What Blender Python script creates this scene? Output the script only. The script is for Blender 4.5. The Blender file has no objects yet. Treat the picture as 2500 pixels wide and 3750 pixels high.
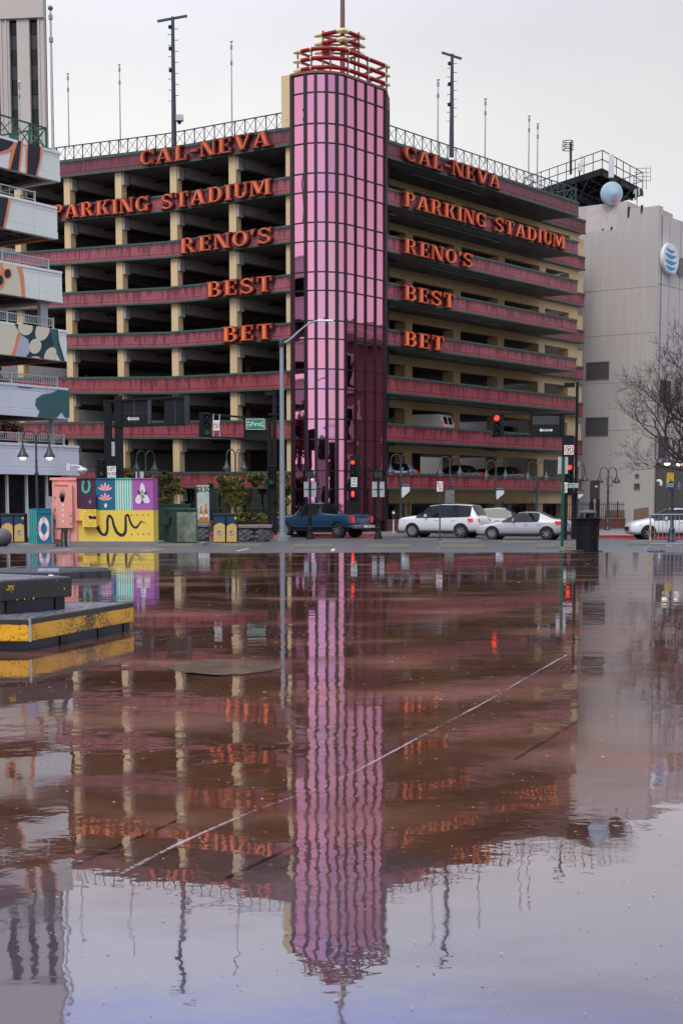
import bpy, bmesh, math, random
from mathutils import Matrix, Vector
R = math.radians
random.seed(7)
scene = bpy.context.scene
col = scene.collection
# ------------------------------------------------------------------ camera
FPX, CX, PPY, TH, HC = 5200.0, 1262.0, 2335.0, R(5.37), 1.28
cd = bpy.data.cameras.new("camera"); cam = bpy.data.objects.new("camera", cd); col.objects.link(cam)
cd.sensor_fit = 'VERTICAL'; cd.sensor_height = 36.0; cd.sensor_width = 24.0
cd.lens = FPX / 3750 * 36; cd.shift_y = (PPY - 1875) / 3750; cd.shift_x = -(CX - 1250) / 3750
cd.clip_start = 0.1; cd.clip_end = 3000
cam.location = (0, 0, HC); cam.rotation_euler = (R(90) - TH, 0, 0)
scene.camera = cam
# ------------------------------------------------------------------ sky, sun, exposure
SUN_EL, SUN_AZ = R(48), R(200)
w = bpy.data.worlds.new("World"); scene.world = w; w.use_nodes = True
nt = w.node_tree; nt.nodes.clear()
def N(t, **k):
    n = nt.nodes.new(t)
    for a, b in k.items(): setattr(n, a, b)
    return n
out = N('ShaderNodeOutputWorld'); bg = N('ShaderNodeBackground'); bg.inputs[1].default_value = 0.1
sky = N('ShaderNodeTexSky'); sky.sky_type = 'NISHITA'; sky.sun_disc = False
sky.sun_elevation = SUN_EL; sky.sun_rotation = SUN_AZ
tc = N('ShaderNodeTexCoord'); sp = N('ShaderNodeSeparateXYZ'); nt.links.new(tc.outputs['Generated'], sp.inputs[0])
rmp = N('ShaderNodeValToRGB'); nt.links.new(sp.outputs['Z'], rmp.inputs[0])
els = rmp.color_ramp.elements
els[0].position = 0.0; els[0].color = (.90, .905, .92, 1)
els[1].position = 1.0; els[1].color = (1.0, 1.0, 1.0, 1)
for p, c in ((.12, (.90, .91, .93, 1)), (.25, (.865, .85, .835, 1)), (.32, (.80, .80, .85, 1)), (.355, (.56, .61, 1.0, 1)), (.55, (.62, .68, 1.0, 1)), (.8, (.9, .93, 1.0, 1))):
    e = els.new(p); e.color = c
ml = N('ShaderNodeMapRange'); nt.links.new(sp.outputs['Z'], ml.inputs[0])
ml.inputs[1].default_value = .3; ml.inputs[2].default_value = .95; ml.inputs[3].default_value = 10.9; ml.inputs[4].default_value = 23
mp = N('ShaderNodeMapping'); mp.inputs['Scale'].default_value = (1, 1, 2.6); nt.links.new(tc.outputs['Generated'], mp.inputs[0])
ns = N('ShaderNodeTexNoise'); ns.inputs['Scale'].default_value = 1.6; ns.inputs['Detail'].default_value = 5; nt.links.new(mp.outputs[0], ns.inputs[0])
nr = N('ShaderNodeMapRange'); nt.links.new(ns.outputs[0], nr.inputs[0])
nr.inputs[1].default_value = .3; nr.inputs[2].default_value = .7; nr.inputs[3].default_value = .88; nr.inputs[4].default_value = 1.06
# heavier cloud towards the right of the picture
xr = N('ShaderNodeMapRange'); nt.links.new(sp.outputs['X'], xr.inputs[0])
xr.inputs[1].default_value = -.05; xr.inputs[2].default_value = .5; xr.inputs[3].default_value = 1.0; xr.inputs[4].default_value = .74
m0 = N('ShaderNodeMath', operation='MULTIPLY'); nt.links.new(nr.outputs[0], m0.inputs[0]); nt.links.new(xr.outputs[0], m0.inputs[1])
m1 = N('ShaderNodeMath', operation='MULTIPLY'); nt.links.new(ml.outputs[0], m1.inputs[0]); nt.links.new(m0.outputs[0], m1.inputs[1])
vm = N('ShaderNodeVectorMath', operation='SCALE'); nt.links.new(rmp.outputs[0], vm.inputs[0]); nt.links.new(m1.outputs[0], vm.inputs[3])
mx = N('ShaderNodeMixRGB'); mx.inputs[0].default_value = .93
nt.links.new(sky.outputs[0], mx.inputs[1]); nt.links.new(vm.outputs[0], mx.inputs[2])
nt.links.new(mx.outputs[0], bg.inputs[0]); nt.links.new(bg.outputs[0], out.inputs[0])
sd = bpy.data.lights.new("sun", 'SUN'); sd.energy = 1.35; sd.angle = R(25); sd.color = (1, .96, .9)
so = bpy.data.objects.new("sun", sd); col.objects.link(so)
dirv = Vector((math.sin(SUN_AZ) * math.cos(SUN_EL), math.cos(SUN_AZ) * math.cos(SUN_EL), math.sin(SUN_EL)))
so.rotation_euler = (-dirv).to_track_quat('-Z', 'Y').to_euler(); so.location = (0, 0, 60)
scene.view_settings.view_transform = 'Standard'; scene.view_settings.look = 'None'
scene.view_settings.gamma = 1; scene.view_settings.exposure = 0.0; scene.view_settings.use_curve_mapping = False
scene.cycles.use_denoising = True; scene.cycles.max_bounces = 8; scene.cycles.transparent_max_bounces = 12
scene.cycles.caustics_reflective = False; scene.cycles.caustics_refractive = False

# ------------------------------------------------------------------ measuring helpers (photograph -> metres)
def ray(px, py):
    a = (px - CX) / FPX; b = -(py - PPY) / FPX; c, s = math.cos(TH), math.sin(TH)
    return (a, c + b * s, -s + b * c)
def at(px, py, Y):
    d = ray(px, py); k = Y / d[1]
    return Vector((d[0] * k, Y, HC + d[2] * k))
def onz(px, py, z):
    d = ray(px, py); k = (z - HC) / d[2]
    return Vector((d[0] * k, d[1] * k, z))
def gz(Y):
    pts = [(-100, 0), (37.6, 0), (44, -.12), (50, -.2), (58, -.33), (70, -.52), (74, -.55), (5000, -.55)]
    for (a, za), (b, zb) in zip(pts, pts[1:]):
        if Y <= b: return za + (zb - za) * (Y - a) / (b - a)
    return -.55
def G(px, Y, dz=0):
    """ground point seen in column px at distance Y"""
    z = gz(Y) + dz
    X = 0
    for py in (1900,):
        X = at(px, 1846 + FPX * (HC - z) / Y, Y).x
    return Vector((X, Y, z))
def K(v): return v * 1.59439          # 1568-wide picture -> full picture pixels
def Z5(x, y): return (x * .70153, 1250 + y * .70153)
def Z7(x, y): return (1400 + x * .70153, 1100 + y * .70153)
def Z3(x, y): return (1400 + x * .70153, 400 + y * .70153)
def Z8(x, y): return (x * .38265, 1700 + y * .38265)

# ------------------------------------------------------------------ mesh builder
class MB:
    def __init__(s, t=None, M=None):
        s.v = []; s.f = []; s.mi = []; s.M = M or Matrix()
        if t is not None and t is not False: s.M = t.matrix_basis.inverted() @ s.M      # world coordinates -> local of thing t
    def add(s, vs, fs, m=0):
        n = len(s.v); s.v += [tuple(s.M @ Vector(p)) for p in vs]
        s.f += [tuple(i + n for i in f) for f in fs]; s.mi += [m] * len(fs); return s
    def hexa(s, p, m=0):   # bottom 4, top 4
        return s.add(p, [(3, 2, 1, 0), (4, 5, 6, 7), (0, 1, 5, 4), (1, 2, 6, 5), (2, 3, 7, 6), (3, 0, 4, 7)], m)
    def box(s, x0, x1, y0, y1, z0, z1, m=0):
        return s.hexa([(x0, y0, z0), (x1, y0, z0), (x1, y1, z0), (x0, y1, z0), (x0, y0, z1), (x1, y0, z1), (x1, y1, z1), (x0, y1, z1)], m)
    def prism(s, poly, a, b, pl='xz', m=0):
        if pl == 'xz': g = lambda p, d: (p[0], d, p[1])
        elif pl == 'xy': g = lambda p, d: (p[0], p[1], d)
        else: g = lambda p, d: (d, p[0], p[1])
        n = len(poly)
        vs = [g(p, a) for p in poly] + [g(p, b) for p in poly]
        fs = [tuple(range(n)), tuple(range(2 * n - 1, n - 1, -1))] + [(i, i + n, (i + 1) % n + n, (i + 1) % n) for i in range(n)]
        return s.add(vs, fs, m)
    def sheet(s, poly, y, m=0):
        return s.add([(p[0], y, p[1]) for p in poly], [tuple(range(len(poly)))], m)
    def tube(s, pts, r, n=8, m=0, cap=True):
        pts = [Vector(p) for p in pts]; k = len(pts)
        rs = r if isinstance(r, (list, tuple)) else [r] * k
        vs = []; up = None
        for i, p in enumerate(pts):
            d = (pts[min(i + 1, k - 1)] - pts[max(i - 1, 0)])
            if d.length < 1e-9: d = Vector((0, 0, 1))
            d.normalize()
            if up is None: up = Vector((0, 0, 1)) if abs(d.z) < .9 else Vector((1, 0, 0))
            a = d.cross(up); a.normalize(); b = a.cross(d); up = b
            for j in range(n):
                t = 2 * math.pi * (j + .5) / n
                vs.append(p + (a * math.cos(t) + b * math.sin(t)) * rs[i])
        fs = [(i * n + j, i * n + (j + 1) % n, (i + 1) * n + (j + 1) % n, (i + 1) * n + j) for i in range(k - 1) for j in range(n)]
        if cap: fs += [tuple(range(n - 1, -1, -1)), tuple(range((k - 1) * n, k * n))]
        return s.add(vs, fs, m)
    def beam(s, p, q, wd, ht, m=0):
        p = Vector(p); q = Vector(q); d = (q - p).normalized()
        up = Vector((0, 0, 1)) if abs(d.z) < .95 else Vector((0, 1, 0))
        a = d.cross(up).normalized() * wd / 2; b = a.cross(d).normalized() * ht / 2
        return s.hexa([p - a - b, p + a - b, q + a - b, q - a - b, p - a + b, p + a + b, q + a + b, q - a + b], m)
    def lathe(s, prof, n=16, c=(0, 0, 0), m=0, ax='z'):
        vs = []
        for r, z in prof:
            for j in range(n):
                t = 2 * math.pi * j / n
                if ax == 'z': vs.append((c[0] + r * math.cos(t), c[1] + r * math.sin(t), c[2] + z))
                elif ax == 'y': vs.append((c[0] + r * math.cos(t), c[1] + z, c[2] + r * math.sin(t)))
                else: vs.append((c[0] + z, c[1] + r * math.cos(t), c[2] + r * math.sin(t)))
        k = len(prof)
        fs = [(i * n + j, i * n + (j + 1) % n, (i + 1) * n + (j + 1) % n, (i + 1) * n + j) for i in range(k - 1) for j in range(n)]
        fs += [tuple(range(n - 1, -1, -1)), tuple(range((k - 1) * n, k * n))]
        return s.add(vs, fs, m)
    def mesh(s, name, mats, smooth=False, fix=True):
        me = bpy.data.meshes.new(name); me.from_pydata(s.v, [], s.f)
        if not isinstance(mats, (list, tuple)): mats = [mats]
        for m in mats: me.materials.append(m)
        me.polygons.foreach_set('material_index', s.mi)
        if fix:
            bm = bmesh.new(); bm.from_mesh(me); bmesh.ops.recalc_face_normals(bm, faces=bm.faces); bm.to_mesh(me); bm.free()
        if smooth:
            me.polygons.foreach_set('use_smooth', [True] * len(me.polygons))
            if smooth != 'all': me.set_sharp_from_angle(angle=R(40))
        me.update(); return me
    def build(s, name, mats, parent=None, smooth=False, bevel=0, fix=True, label=None, kind=None):
        o = bpy.data.objects.new(name, s.mesh(name, mats, smooth, fix)); col.objects.link(o)
        if parent: o.parent = parent
        if bevel:
            b = o.modifiers.new('bevel', 'BEVEL'); b.width = bevel; b.segments = 2; b.limit_method = 'ANGLE'
        if label: o['label'] = label
        if kind: o['kind'] = kind
        return o
def link(me, name, parent=None, loc=(0, 0, 0), rz=0, M=None):
    o = bpy.data.objects.new(name, me); col.objects.link(o)
    if parent: o.parent = parent
    if M is not None: o.matrix_basis = M
    else: o.location = loc; o.rotation_euler = (0, 0, rz)
    return o
def thing(name, label, cat, loc=(0, 0, 0), rz=0, group=None):
    o = bpy.data.objects.new(name, None); col.objects.link(o); o.empty_display_size = .3
    o.location = loc; o.rotation_euler = (0, 0, rz)
    o.matrix_basis = Matrix.Translation(Vector(loc)) @ Matrix.Rotation(rz, 4, 'Z')
    o['label'] = label; o['category'] = cat
    if group: o['group'] = group
    return o
def tag(o, label, cat, group=None, kind=None):
    o['label'] = label; o['category'] = cat
    if group: o['group'] = group
    if kind: o['kind'] = kind
    return o
def copy_tree(o, parent=None):
    c = o.copy(); col.objects.link(c); c.parent = parent
    for ch in list(o.children): copy_tree(ch, c)
    return c
def copy_at(o, loc, rz, label, group=None, sc=None):
    c = copy_tree(o); c.location = loc; c.rotation_euler = (0, 0, rz); c['label'] = label
    if group: c['group'] = group
    return c
def frame(o, d):
    """x along d (as read left to right from outside), y into the wall, z up"""
    d = Vector((d[0], d[1])).normalized()
    return Matrix(((d.x, -d.y, 0, o[0]), (d.y, d.x, 0, o[1]), (0, 0, 1, o[2] if len(o) > 2 else 0), (0, 0, 0, 1)))

# ------------------------------------------------------------------ materials
def mat(name, c, rough=.6, metal=0, var=.12, scale=3, c2=None, bump=0, bscale=30, spec=.5, coat=0, stretch=(1, 1, 1), flat=False, emit=None, estr=0, local=False, streak=None, dirt=0):
    m = bpy.data.materials.new(name); m.use_nodes = True; n = m.node_tree; L = n.links
    bs = n.nodes['Principled BSDF']
    bs.inputs['Metallic'].default_value = metal; bs.inputs['Specular IOR Level'].default_value = spec
    bs.inputs['Coat Weight'].default_value = coat; bs.inputs['Coat Roughness'].default_value = .08
    if local: pos = n.nodes.new('ShaderNodeTexCoord').outputs['Object']
    else: pos = n.nodes.new('ShaderNodeNewGeometry').outputs['Position']
    mp = n.nodes.new('ShaderNodeMapping'); mp.inputs['Scale'].default_value = stretch; L.new(pos, mp.inputs[0])
    nz = n.nodes.new('ShaderNodeTexNoise'); nz.inputs['Scale'].default_value = scale; nz.inputs['Detail'].default_value = 6
    nz.inputs['Roughness'].default_value = .65; L.new(mp.outputs[0], nz.inputs[0])
    mr = n.nodes.new('ShaderNodeMapRange'); L.new(nz.outputs[0], mr.inputs[0]); mr.inputs[1].default_value = .3; mr.inputs[2].default_value = .7
    mix = n.nodes.new('ShaderNodeMixRGB'); L.new(mr.outputs[0], mix.inputs[0])
    c2 = c2 or tuple(min(1, x * (1 + var)) for x in c); c1 = c if c2 is None else tuple(x * (1 - var) for x in c)
    mix.inputs[1].default_value = (*c1, 1); mix.inputs[2].default_value = (*c2, 1)
    last = mix.outputs[0]
    if dirt:
        n3 = n.nodes.new('ShaderNodeTexNoise'); n3.inputs['Scale'].default_value = scale * .35; n3.inputs['Detail'].default_value = 8
        mp3 = n.nodes.new('ShaderNodeMapping'); mp3.inputs['Scale'].default_value = (1, 1, .25); L.new(pos, mp3.inputs[0]); L.new(mp3.outputs[0], n3.inputs[0])
        r3 = n.nodes.new('ShaderNodeMapRange'); L.new(n3.outputs[0], r3.inputs[0]); r3.inputs[1].default_value = .5; r3.inputs[2].default_value = .75; r3.inputs[4].default_value = dirt
        mx3 = n.nodes.new('ShaderNodeMixRGB'); mx3.blend_type = 'MULTIPLY'; L.new(r3.outputs[0], mx3.inputs[0]); L.new(last, mx3.inputs[1]); mx3.inputs[2].default_value = (.45, .38, .3, 1)
        last = mx3.outputs[0]
    if streak:   # rain runs down from the top of each piece: thin vertical stains of their own shape
        g = n.nodes.new('ShaderNodeTexCoord'); sx = n.nodes.new('ShaderNodeSeparateXYZ'); L.new(g.outputs['Generated'], sx.inputs[0])
        mp2 = n.nodes.new('ShaderNodeMapping'); mp2.inputs['Scale'].default_value = (4.2, 4.2, .22); L.new(pos, mp2.inputs[0])
        n2 = n.nodes.new('ShaderNodeTexNoise'); n2.inputs['Scale'].default_value = 1; n2.inputs['Detail'].default_value = 3; L.new(mp2.outputs[0], n2.inputs[0])
        th = n.nodes.new('ShaderNodeMapRange'); L.new(sx.outputs['Z'], th.inputs[0]); th.inputs[3].default_value = .64; th.inputs[4].default_value = .42
        sb = n.nodes.new('ShaderNodeMath'); sb.operation = 'SUBTRACT'; L.new(n2.outputs[0], sb.inputs[0]); L.new(th.outputs[0], sb.inputs[1])
        st = n.nodes.new('ShaderNodeMapRange'); L.new(sb.outputs[0], st.inputs[0]); st.inputs[1].default_value = 0; st.inputs[2].default_value = .04; st.inputs[4].default_value = .8
        mx2 = n.nodes.new('ShaderNodeMixRGB'); L.new(st.outputs[0], mx2.inputs[0]); L.new(last, mx2.inputs[1]); mx2.inputs[2].default_value = (*streak, 1)
        last = mx2.outputs[0]
    L.new(last, bs.inputs['Base Color'])
    rr = n.nodes.new('ShaderNodeMapRange'); L.new(nz.outputs[0], rr.inputs[0]); rr.inputs[3].default_value = max(0, rough - .1); rr.inputs[4].default_value = min(1, rough + .1)
    if flat: bs.inputs['Roughness'].default_value = rough
    else: L.new(rr.outputs[0], bs.inputs['Roughness'])
    if bump:
        nb = n.nodes.new('ShaderNodeTexNoise'); nb.inputs['Scale'].default_value = bscale; nb.inputs['Detail'].default_value = 5; L.new(pos, nb.inputs[0])
        bp = n.nodes.new('ShaderNodeBump'); bp.inputs['Strength'].default_value = bump; bp.inputs['Distance'].default_value = .02
        L.new(nb.outputs[0], bp.inputs['Height']); L.new(bp.outputs[0], bs.inputs['Normal'])
    if emit:
        bs.inputs['Emission Color'].default_value = (*emit, 1); bs.inputs['Emission Strength'].default_value = estr
    return m
def srgb(r, g, b):
    f = lambda x: (x / 255 / 12.92) if x <= 10 else ((x / 255 + .055) / 1.055) ** 2.4
    return (f(r), f(g), f(b))
M_band = mat('maroon_panel', (.30, .068, .088), .45, var=.10, scale=.5, c2=(.38, .098, .122), streak=(.14, .022, .030), bump=.1)
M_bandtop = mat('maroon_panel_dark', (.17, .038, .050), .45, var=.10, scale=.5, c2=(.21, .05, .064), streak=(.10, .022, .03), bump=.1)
M_band2 = mat('maroon_panel_red', (.28, .045, .056), .4, var=.12, scale=.6, c2=(.36, .07, .084), streak=(.12, .014, .02), bump=.1)
M_green = mat('green_trim', (.04, .085, .07), .45, var=.35, scale=4, dirt=.4)
M_cream = mat('cream_stucco', (.72, .53, .29), .75, var=.07, scale=.8, bump=.15, dirt=.18)
M_conc = mat('concrete', (.22, .21, .20), .8, var=.15, scale=1.2, bump=.2, dirt=.4)
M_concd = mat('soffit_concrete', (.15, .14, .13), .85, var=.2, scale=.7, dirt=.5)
M_concl = mat('pale_concrete', (.44, .42, .39), .7, var=.1, scale=2, bump=.15, dirt=.3)
M_dark = mat('dark_interior', (.035, .032, .03), .9)
M_black = mat('black_metal', (.009, .0095, .011), .5, var=.3, scale=6, spec=.22)
M_blk2 = mat('black_plastic', (.010, .011, .014), .5, var=.2, spec=.25)
M_iron = mat('blue_grey_iron', (.045, .055, .07), .4, metal=.3, var=.2, scale=8)
M_steel = mat('galvanised_steel', (.30, .33, .36), .45, metal=.5, var=.2, scale=12, dirt=.3)
M_mull = mat('mullion', (.018, .008, .013), .35, var=.2)
M_red = mat('red_pipe', (.30, .008, .006), .4, var=.15, spec=.3)
M_gold = mat('gold_cap', (.75, .62, .35), .3, metal=.6)
M_pinkm = mat('pink_metal', (.24, .085, .075), .5)
M_white = mat('white_paint', (.75, .75, .74), .4, var=.03)
M_sign = mat('sign_white', (.80, .80, .78), .4, var=.04, scale=8)
M_signb = mat('sign_back_grey', (.45, .48, .5), .4, metal=.3, var=.2, scale=10)
M_redp = mat('sign_red', (.62, .03, .03), .4, var=.1)
M_grn = mat('street_sign_green', (.0, .23, .13), .4, var=.05)
M_pole = mat('green_post', (.005, .095, .045), .4, var=.2)
M_asph = mat('wet_asphalt', (.085, .085, .092), .38, var=.25, scale=1.2, bump=.35, bscale=60)
M_road = mat('road_asphalt', (.075, .073, .078), .42, var=.2, scale=.5, bump=.3, bscale=50)
M_walk = mat('sidewalk_concrete', (.20, .19, .185), .5, var=.15, scale=1.2, bump=.1)
M_kerb = mat('kerb_concrete', (.25, .24, .22), .6, var=.15)
M_redk = mat('red_kerb_paint', (.45, .02, .02), .5, var=.2, scale=5)
M_brick = mat('brick', (.16, .05, .04), .7, var=.25, scale=8, bump=.2)
M_brick2 = mat('brick_tan', (.20, .075, .055), .7, var=.25, scale=7, bump=.2)
M_mortar = mat('mortar', (.10, .07, .06), .9)
M_tan = mat('grey_beige_wall', (.47, .44, .41), .8, var=.07, scale=.25, bump=.7, bscale=1.4, dirt=.45, streak=(.45, .405, .365))
M_tan2 = mat('beige_panel_wall', (.56, .53, .50), .75, var=.05, scale=.4, dirt=.2)
M_bronze = mat('bronze_cladding', (.035, .025, .025), .3, var=.2)
M_louv = mat('louvre_metal', (.26, .25, .26), .5, metal=.2)
M_tower = mat('hotel_concrete', (.53, .48, .43), .8, var=.06, scale=.2, bump=.1, dirt=.25)
M_hwin = mat('hotel_window', (.035, .037, .042), .15, var=.5, scale=.4)
M_glassd = mat('dark_glass', (.010, .012, .013), .05, var=.2, flat=True, spec=.35)
M_mw = mat('mural_white', (.79, .82, .78), .6, var=.05, scale=.6, dirt=.15)
M_mwb = mat('mural_bluewhite', (.66, .68, .76), .6, var=.05, scale=.6, dirt=.12)
M_mcream = mat('mural_cream', (.72, .66, .50), .6, var=.03)
M_mo = mat('mural_orange', (.78, .27, .12), .6, var=.04)
M_mn = mat('mural_navy', (.012, .016, .028), .6, var=.1)
M_mt = mat('mural_teal', (.04, .13, .13), .6, var=.05)
M_mt2 = mat('mural_deepteal', (.012, .05, .06), .6, var=.05)
M_ml = mat('mural_lilac', (.48, .49, .60), .6, var=.03)
M_bark = mat('bark', (.055, .032, .027), .8, var=.3, scale=10)
def ivy(name, a, b):
    m = mat(name, a, .55, c2=b, var=.4, scale=1.5, local=False)
    return m
M_leaf = ivy('ivy_leaf', (.05, .075, .012), (.21, .215, .045))
M_leafr = ivy('rust_leaf', (.10, .022, .008), (.20, .05, .02))
M_stem = mat('dry_vine', (.07, .04, .02), .8, var=.3)
M_rock = mat('rough_rock', (.075, .07, .068), .6, var=.4, scale=5, bump=.8, bscale=9, dirt=.4)
M_rockt = mat('cut_stone', (.17, .165, .16), .5, var=.2, scale=6, bump=.2)
M_stop = mat('wheel_stop_concrete', (.115, .115, .09), .6, var=.15, scale=4, bump=.2)
M_tyre = mat('tyre', (.012, .012, .013), .7)
M_rim = mat('alloy_rim', (.38, .38, .4), .3, metal=.8)
M_lens = mat('black_lens', (.01, .01, .012), .1, coat=.5)
M_lred = mat('red_light_on', (.6, .01, .01), .3, emit=(1, .035, .02), estr=3.2)
M_lredd = mat('tail_light', (.4, .01, .012), .2, emit=(1, .02, .02), estr=.35, coat=.5)
M_lgreen = mat('green_light_dim', (.008, .06, .045), .3, emit=(.05, .8, .5), estr=.06)
M_lamp = mat('lamp_glow', (.9, .85, .7), .3, emit=(1, .85, .6), estr=3.0)
M_fluor = mat('fluorescent_tube', (.9, .9, .85), .3, emit=(1, .95, .85), estr=3.0)
M_dish = mat('dish_blue', (.36, .48, .58), .5, var=.04)
M_frp = mat('antenna_panel', (.62, .64, .62), .5)
M_yel = mat('box_yellow', srgb(238, 205, 84), .45, var=.04)
M_pink = mat('box_pink', srgb(236, 160, 146), .45, var=.04)
M_purp = mat('box_plum', srgb(68, 26, 62), .45, var=.08)
M_teal = mat('box_teal', srgb(14, 100, 130), .45, var=.05)
M_mint = mat('box_mint', srgb(70, 190, 150), .45, var=.05)
M_lil = mat('box_lilac', srgb(170, 90, 168), .45, var=.05)
M_bk = mat('paint_black', (.015, .012, .012), .5)
M_or = mat('paint_redorange', srgb(214, 74, 28), .5)
M_lp = mat('paint_lightpink', srgb(245, 170, 175), .5)
M_gd = mat('paint_gold', srgb(160, 125, 70), .5)
M_dg = mat('transformer_green', (.018, .045, .032), .4, var=.3, scale=3, dirt=.4)
M_dg2 = mat('patched_green', (.03, .11, .07), .45, c2=(.30, .32, .26), var=.2, scale=2.2, dirt=.5)
M_binb = mat('bin_blue', (.012, .045, .10), .35)
M_biny = mat('bin_gold', (.62, .40, .13), .4)
M_banner = mat('poster_sky', srgb(150, 190, 205), .5, c2=srgb(215, 215, 190), scale=2.5)
M_bott = mat('bottle_amber', srgb(190, 120, 30), .3)
M_blueT = mat('truck_blue', (.004, .040, .095), .3, var=0, flat=True, coat=.7)
M_carw = mat('car_white', (.68, .69, .71), .3, var=0, flat=True, coat=.7)
M_cars = mat('car_silver', (.46, .47, .50), .3, metal=.3, var=0, flat=True, coat=.7)
M_card = mat('car_dark', (.012, .014, .017), .3, var=0, flat=True, coat=.6)
M_carg = mat('car_grey', (.16, .17, .19), .25, metal=.3, coat=1)
M_chrome = mat('chrome', (.6, .6, .62), .15, metal=1)
M_amber = mat('amber_lens', (.6, .2, .02), .3)
M_line = mat('road_paint', (.55, .55, .55), .45, var=.3, scale=4)
M_wood = mat('platform_black', (.016, .016, .02), .38, c2=(.035, .035, .04), scale=8, bump=.3, bscale=40)
M_skirt = mat('skirt_navy', (.012, .02, .035), .35, c2=(.02, .03, .045), scale=4)
M_rub = mat('rubber_base', (.035, .040, .055), .4, bump=.2)
M_gray2 = mat('sphere_granite', (.10, .10, .105), .6, bump=.4, bscale=70)
M_stone = mat('stone_block', (.35, .28, .25), .8, bump=.3)
M_orb = mat('orange_fascia', (.55, .12, .03), .5)

# chipped yellow paint over black board
def chipped():
    m = bpy.data.materials.new('chipped_yellow'); m.use_nodes = True; n = m.node_tree; L = n.links; bs = n.nodes['Principled BSDF']
    g = n.nodes.new('ShaderNodeNewGeometry'); a = n.nodes.new('ShaderNodeTexNoise'); a.inputs['Scale'].default_value = 26; a.inputs['Detail'].default_value = 9; a.inputs['Roughness'].default_value = .75
    mpp = n.nodes.new('ShaderNodeMapping'); mpp.inputs['Scale'].default_value = (1, 1, 1.5); L.new(g.outputs['Position'], mpp.inputs[0]); L.new(mpp.outputs[0], a.inputs[0])
    b = n.nodes.new('ShaderNodeTexNoise'); b.inputs['Scale'].default_value = 2.6; b.inputs['Detail'].default_value = 4; L.new(g.outputs['Position'], b.inputs[0])
    tcn = n.nodes.new('ShaderNodeTexCoord'); s = n.nodes.new('ShaderNodeSeparateXYZ'); L.new(tcn.outputs['Generated'], s.inputs[0])
    e = n.nodes.new('ShaderNodeMapRange'); L.new(s.outputs['Z'], e.inputs[0]); e.inputs[1].default_value = .72; e.inputs[2].default_value = .82; e.inputs[3].default_value = 0; e.inputs[4].default_value = .75
    ad = n.nodes.new('ShaderNodeMath'); ad.operation = 'MULTIPLY_ADD'; L.new(b.outputs[0], ad.inputs[0]); ad.inputs[1].default_value = .9; L.new(a.outputs[0], ad.inputs[2])
    sb = n.nodes.new('ShaderNodeMath'); sb.operation = 'SUBTRACT'; L.new(ad.outputs[0], sb.inputs[0]); L.new(e.outputs[0], sb.inputs[1]); ad.inputs[1].default_value = .45; a.inputs['Scale'].default_value = 42
    r = n.nodes.new('ShaderNodeMapRange'); L.new(sb.outputs[0], r.inputs[0]); r.inputs[1].default_value = .665; r.inputs[2].default_value = .70
    mx = n.nodes.new('ShaderNodeMixRGB'); L.new(r.outputs[0], mx.inputs[0]); mx.inputs[1].default_value = (.03, .026, .024, 1); mx.inputs[2].default_value = (.92, .46, .010, 1)
    L.new(mx.outputs[0], bs.inputs['Base Color']); bs.inputs['Roughness'].default_value = .4
    bp = n.nodes.new('ShaderNodeBump'); bp.inputs['Strength'].default_value = .4; bp.inputs['Distance'].default_value = .01; L.new(r.outputs[0], bp.inputs['Height']); L.new(bp.outputs[0], bs.inputs['Normal'])
    return m
M_chip = chipped()
# pink mirror glass, each pane leaning a little (geometry) with a faint roll-wave
def pinkglass(name, c):
    m = bpy.data.materials.new(name); m.use_nodes = True; n = m.node_tree; L = n.links; bs = n.nodes['Principled BSDF']
    bs.inputs['Base Color'].default_value = (*c, 1); bs.inputs['Metallic'].default_value = 1; bs.inputs['Roughness'].default_value = .015
    g = n.nodes.new('ShaderNodeNewGeometry'); a = n.nodes.new('ShaderNodeTexNoise'); a.inputs['Scale'].default_value = .8; a.inputs['Detail'].default_value = 1
    L.new(g.outputs['Position'], a.inputs[0])
    bp = n.nodes.new('ShaderNodeBump'); bp.inputs['Strength'].default_value = .25; bp.inputs['Distance'].default_value = .03; L.new(a.outputs[0], bp.inputs['Height']); L.new(bp.outputs[0], bs.inputs['Normal'])
    return m
M_pg = [pinkglass('pink_mirror_glass', (.82, .34, .52)), pinkglass('pink_mirror_glass_violet', (.74, .35, .60)), pinkglass('pink_mirror_glass_pale', (.88, .43, .57))]
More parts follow.
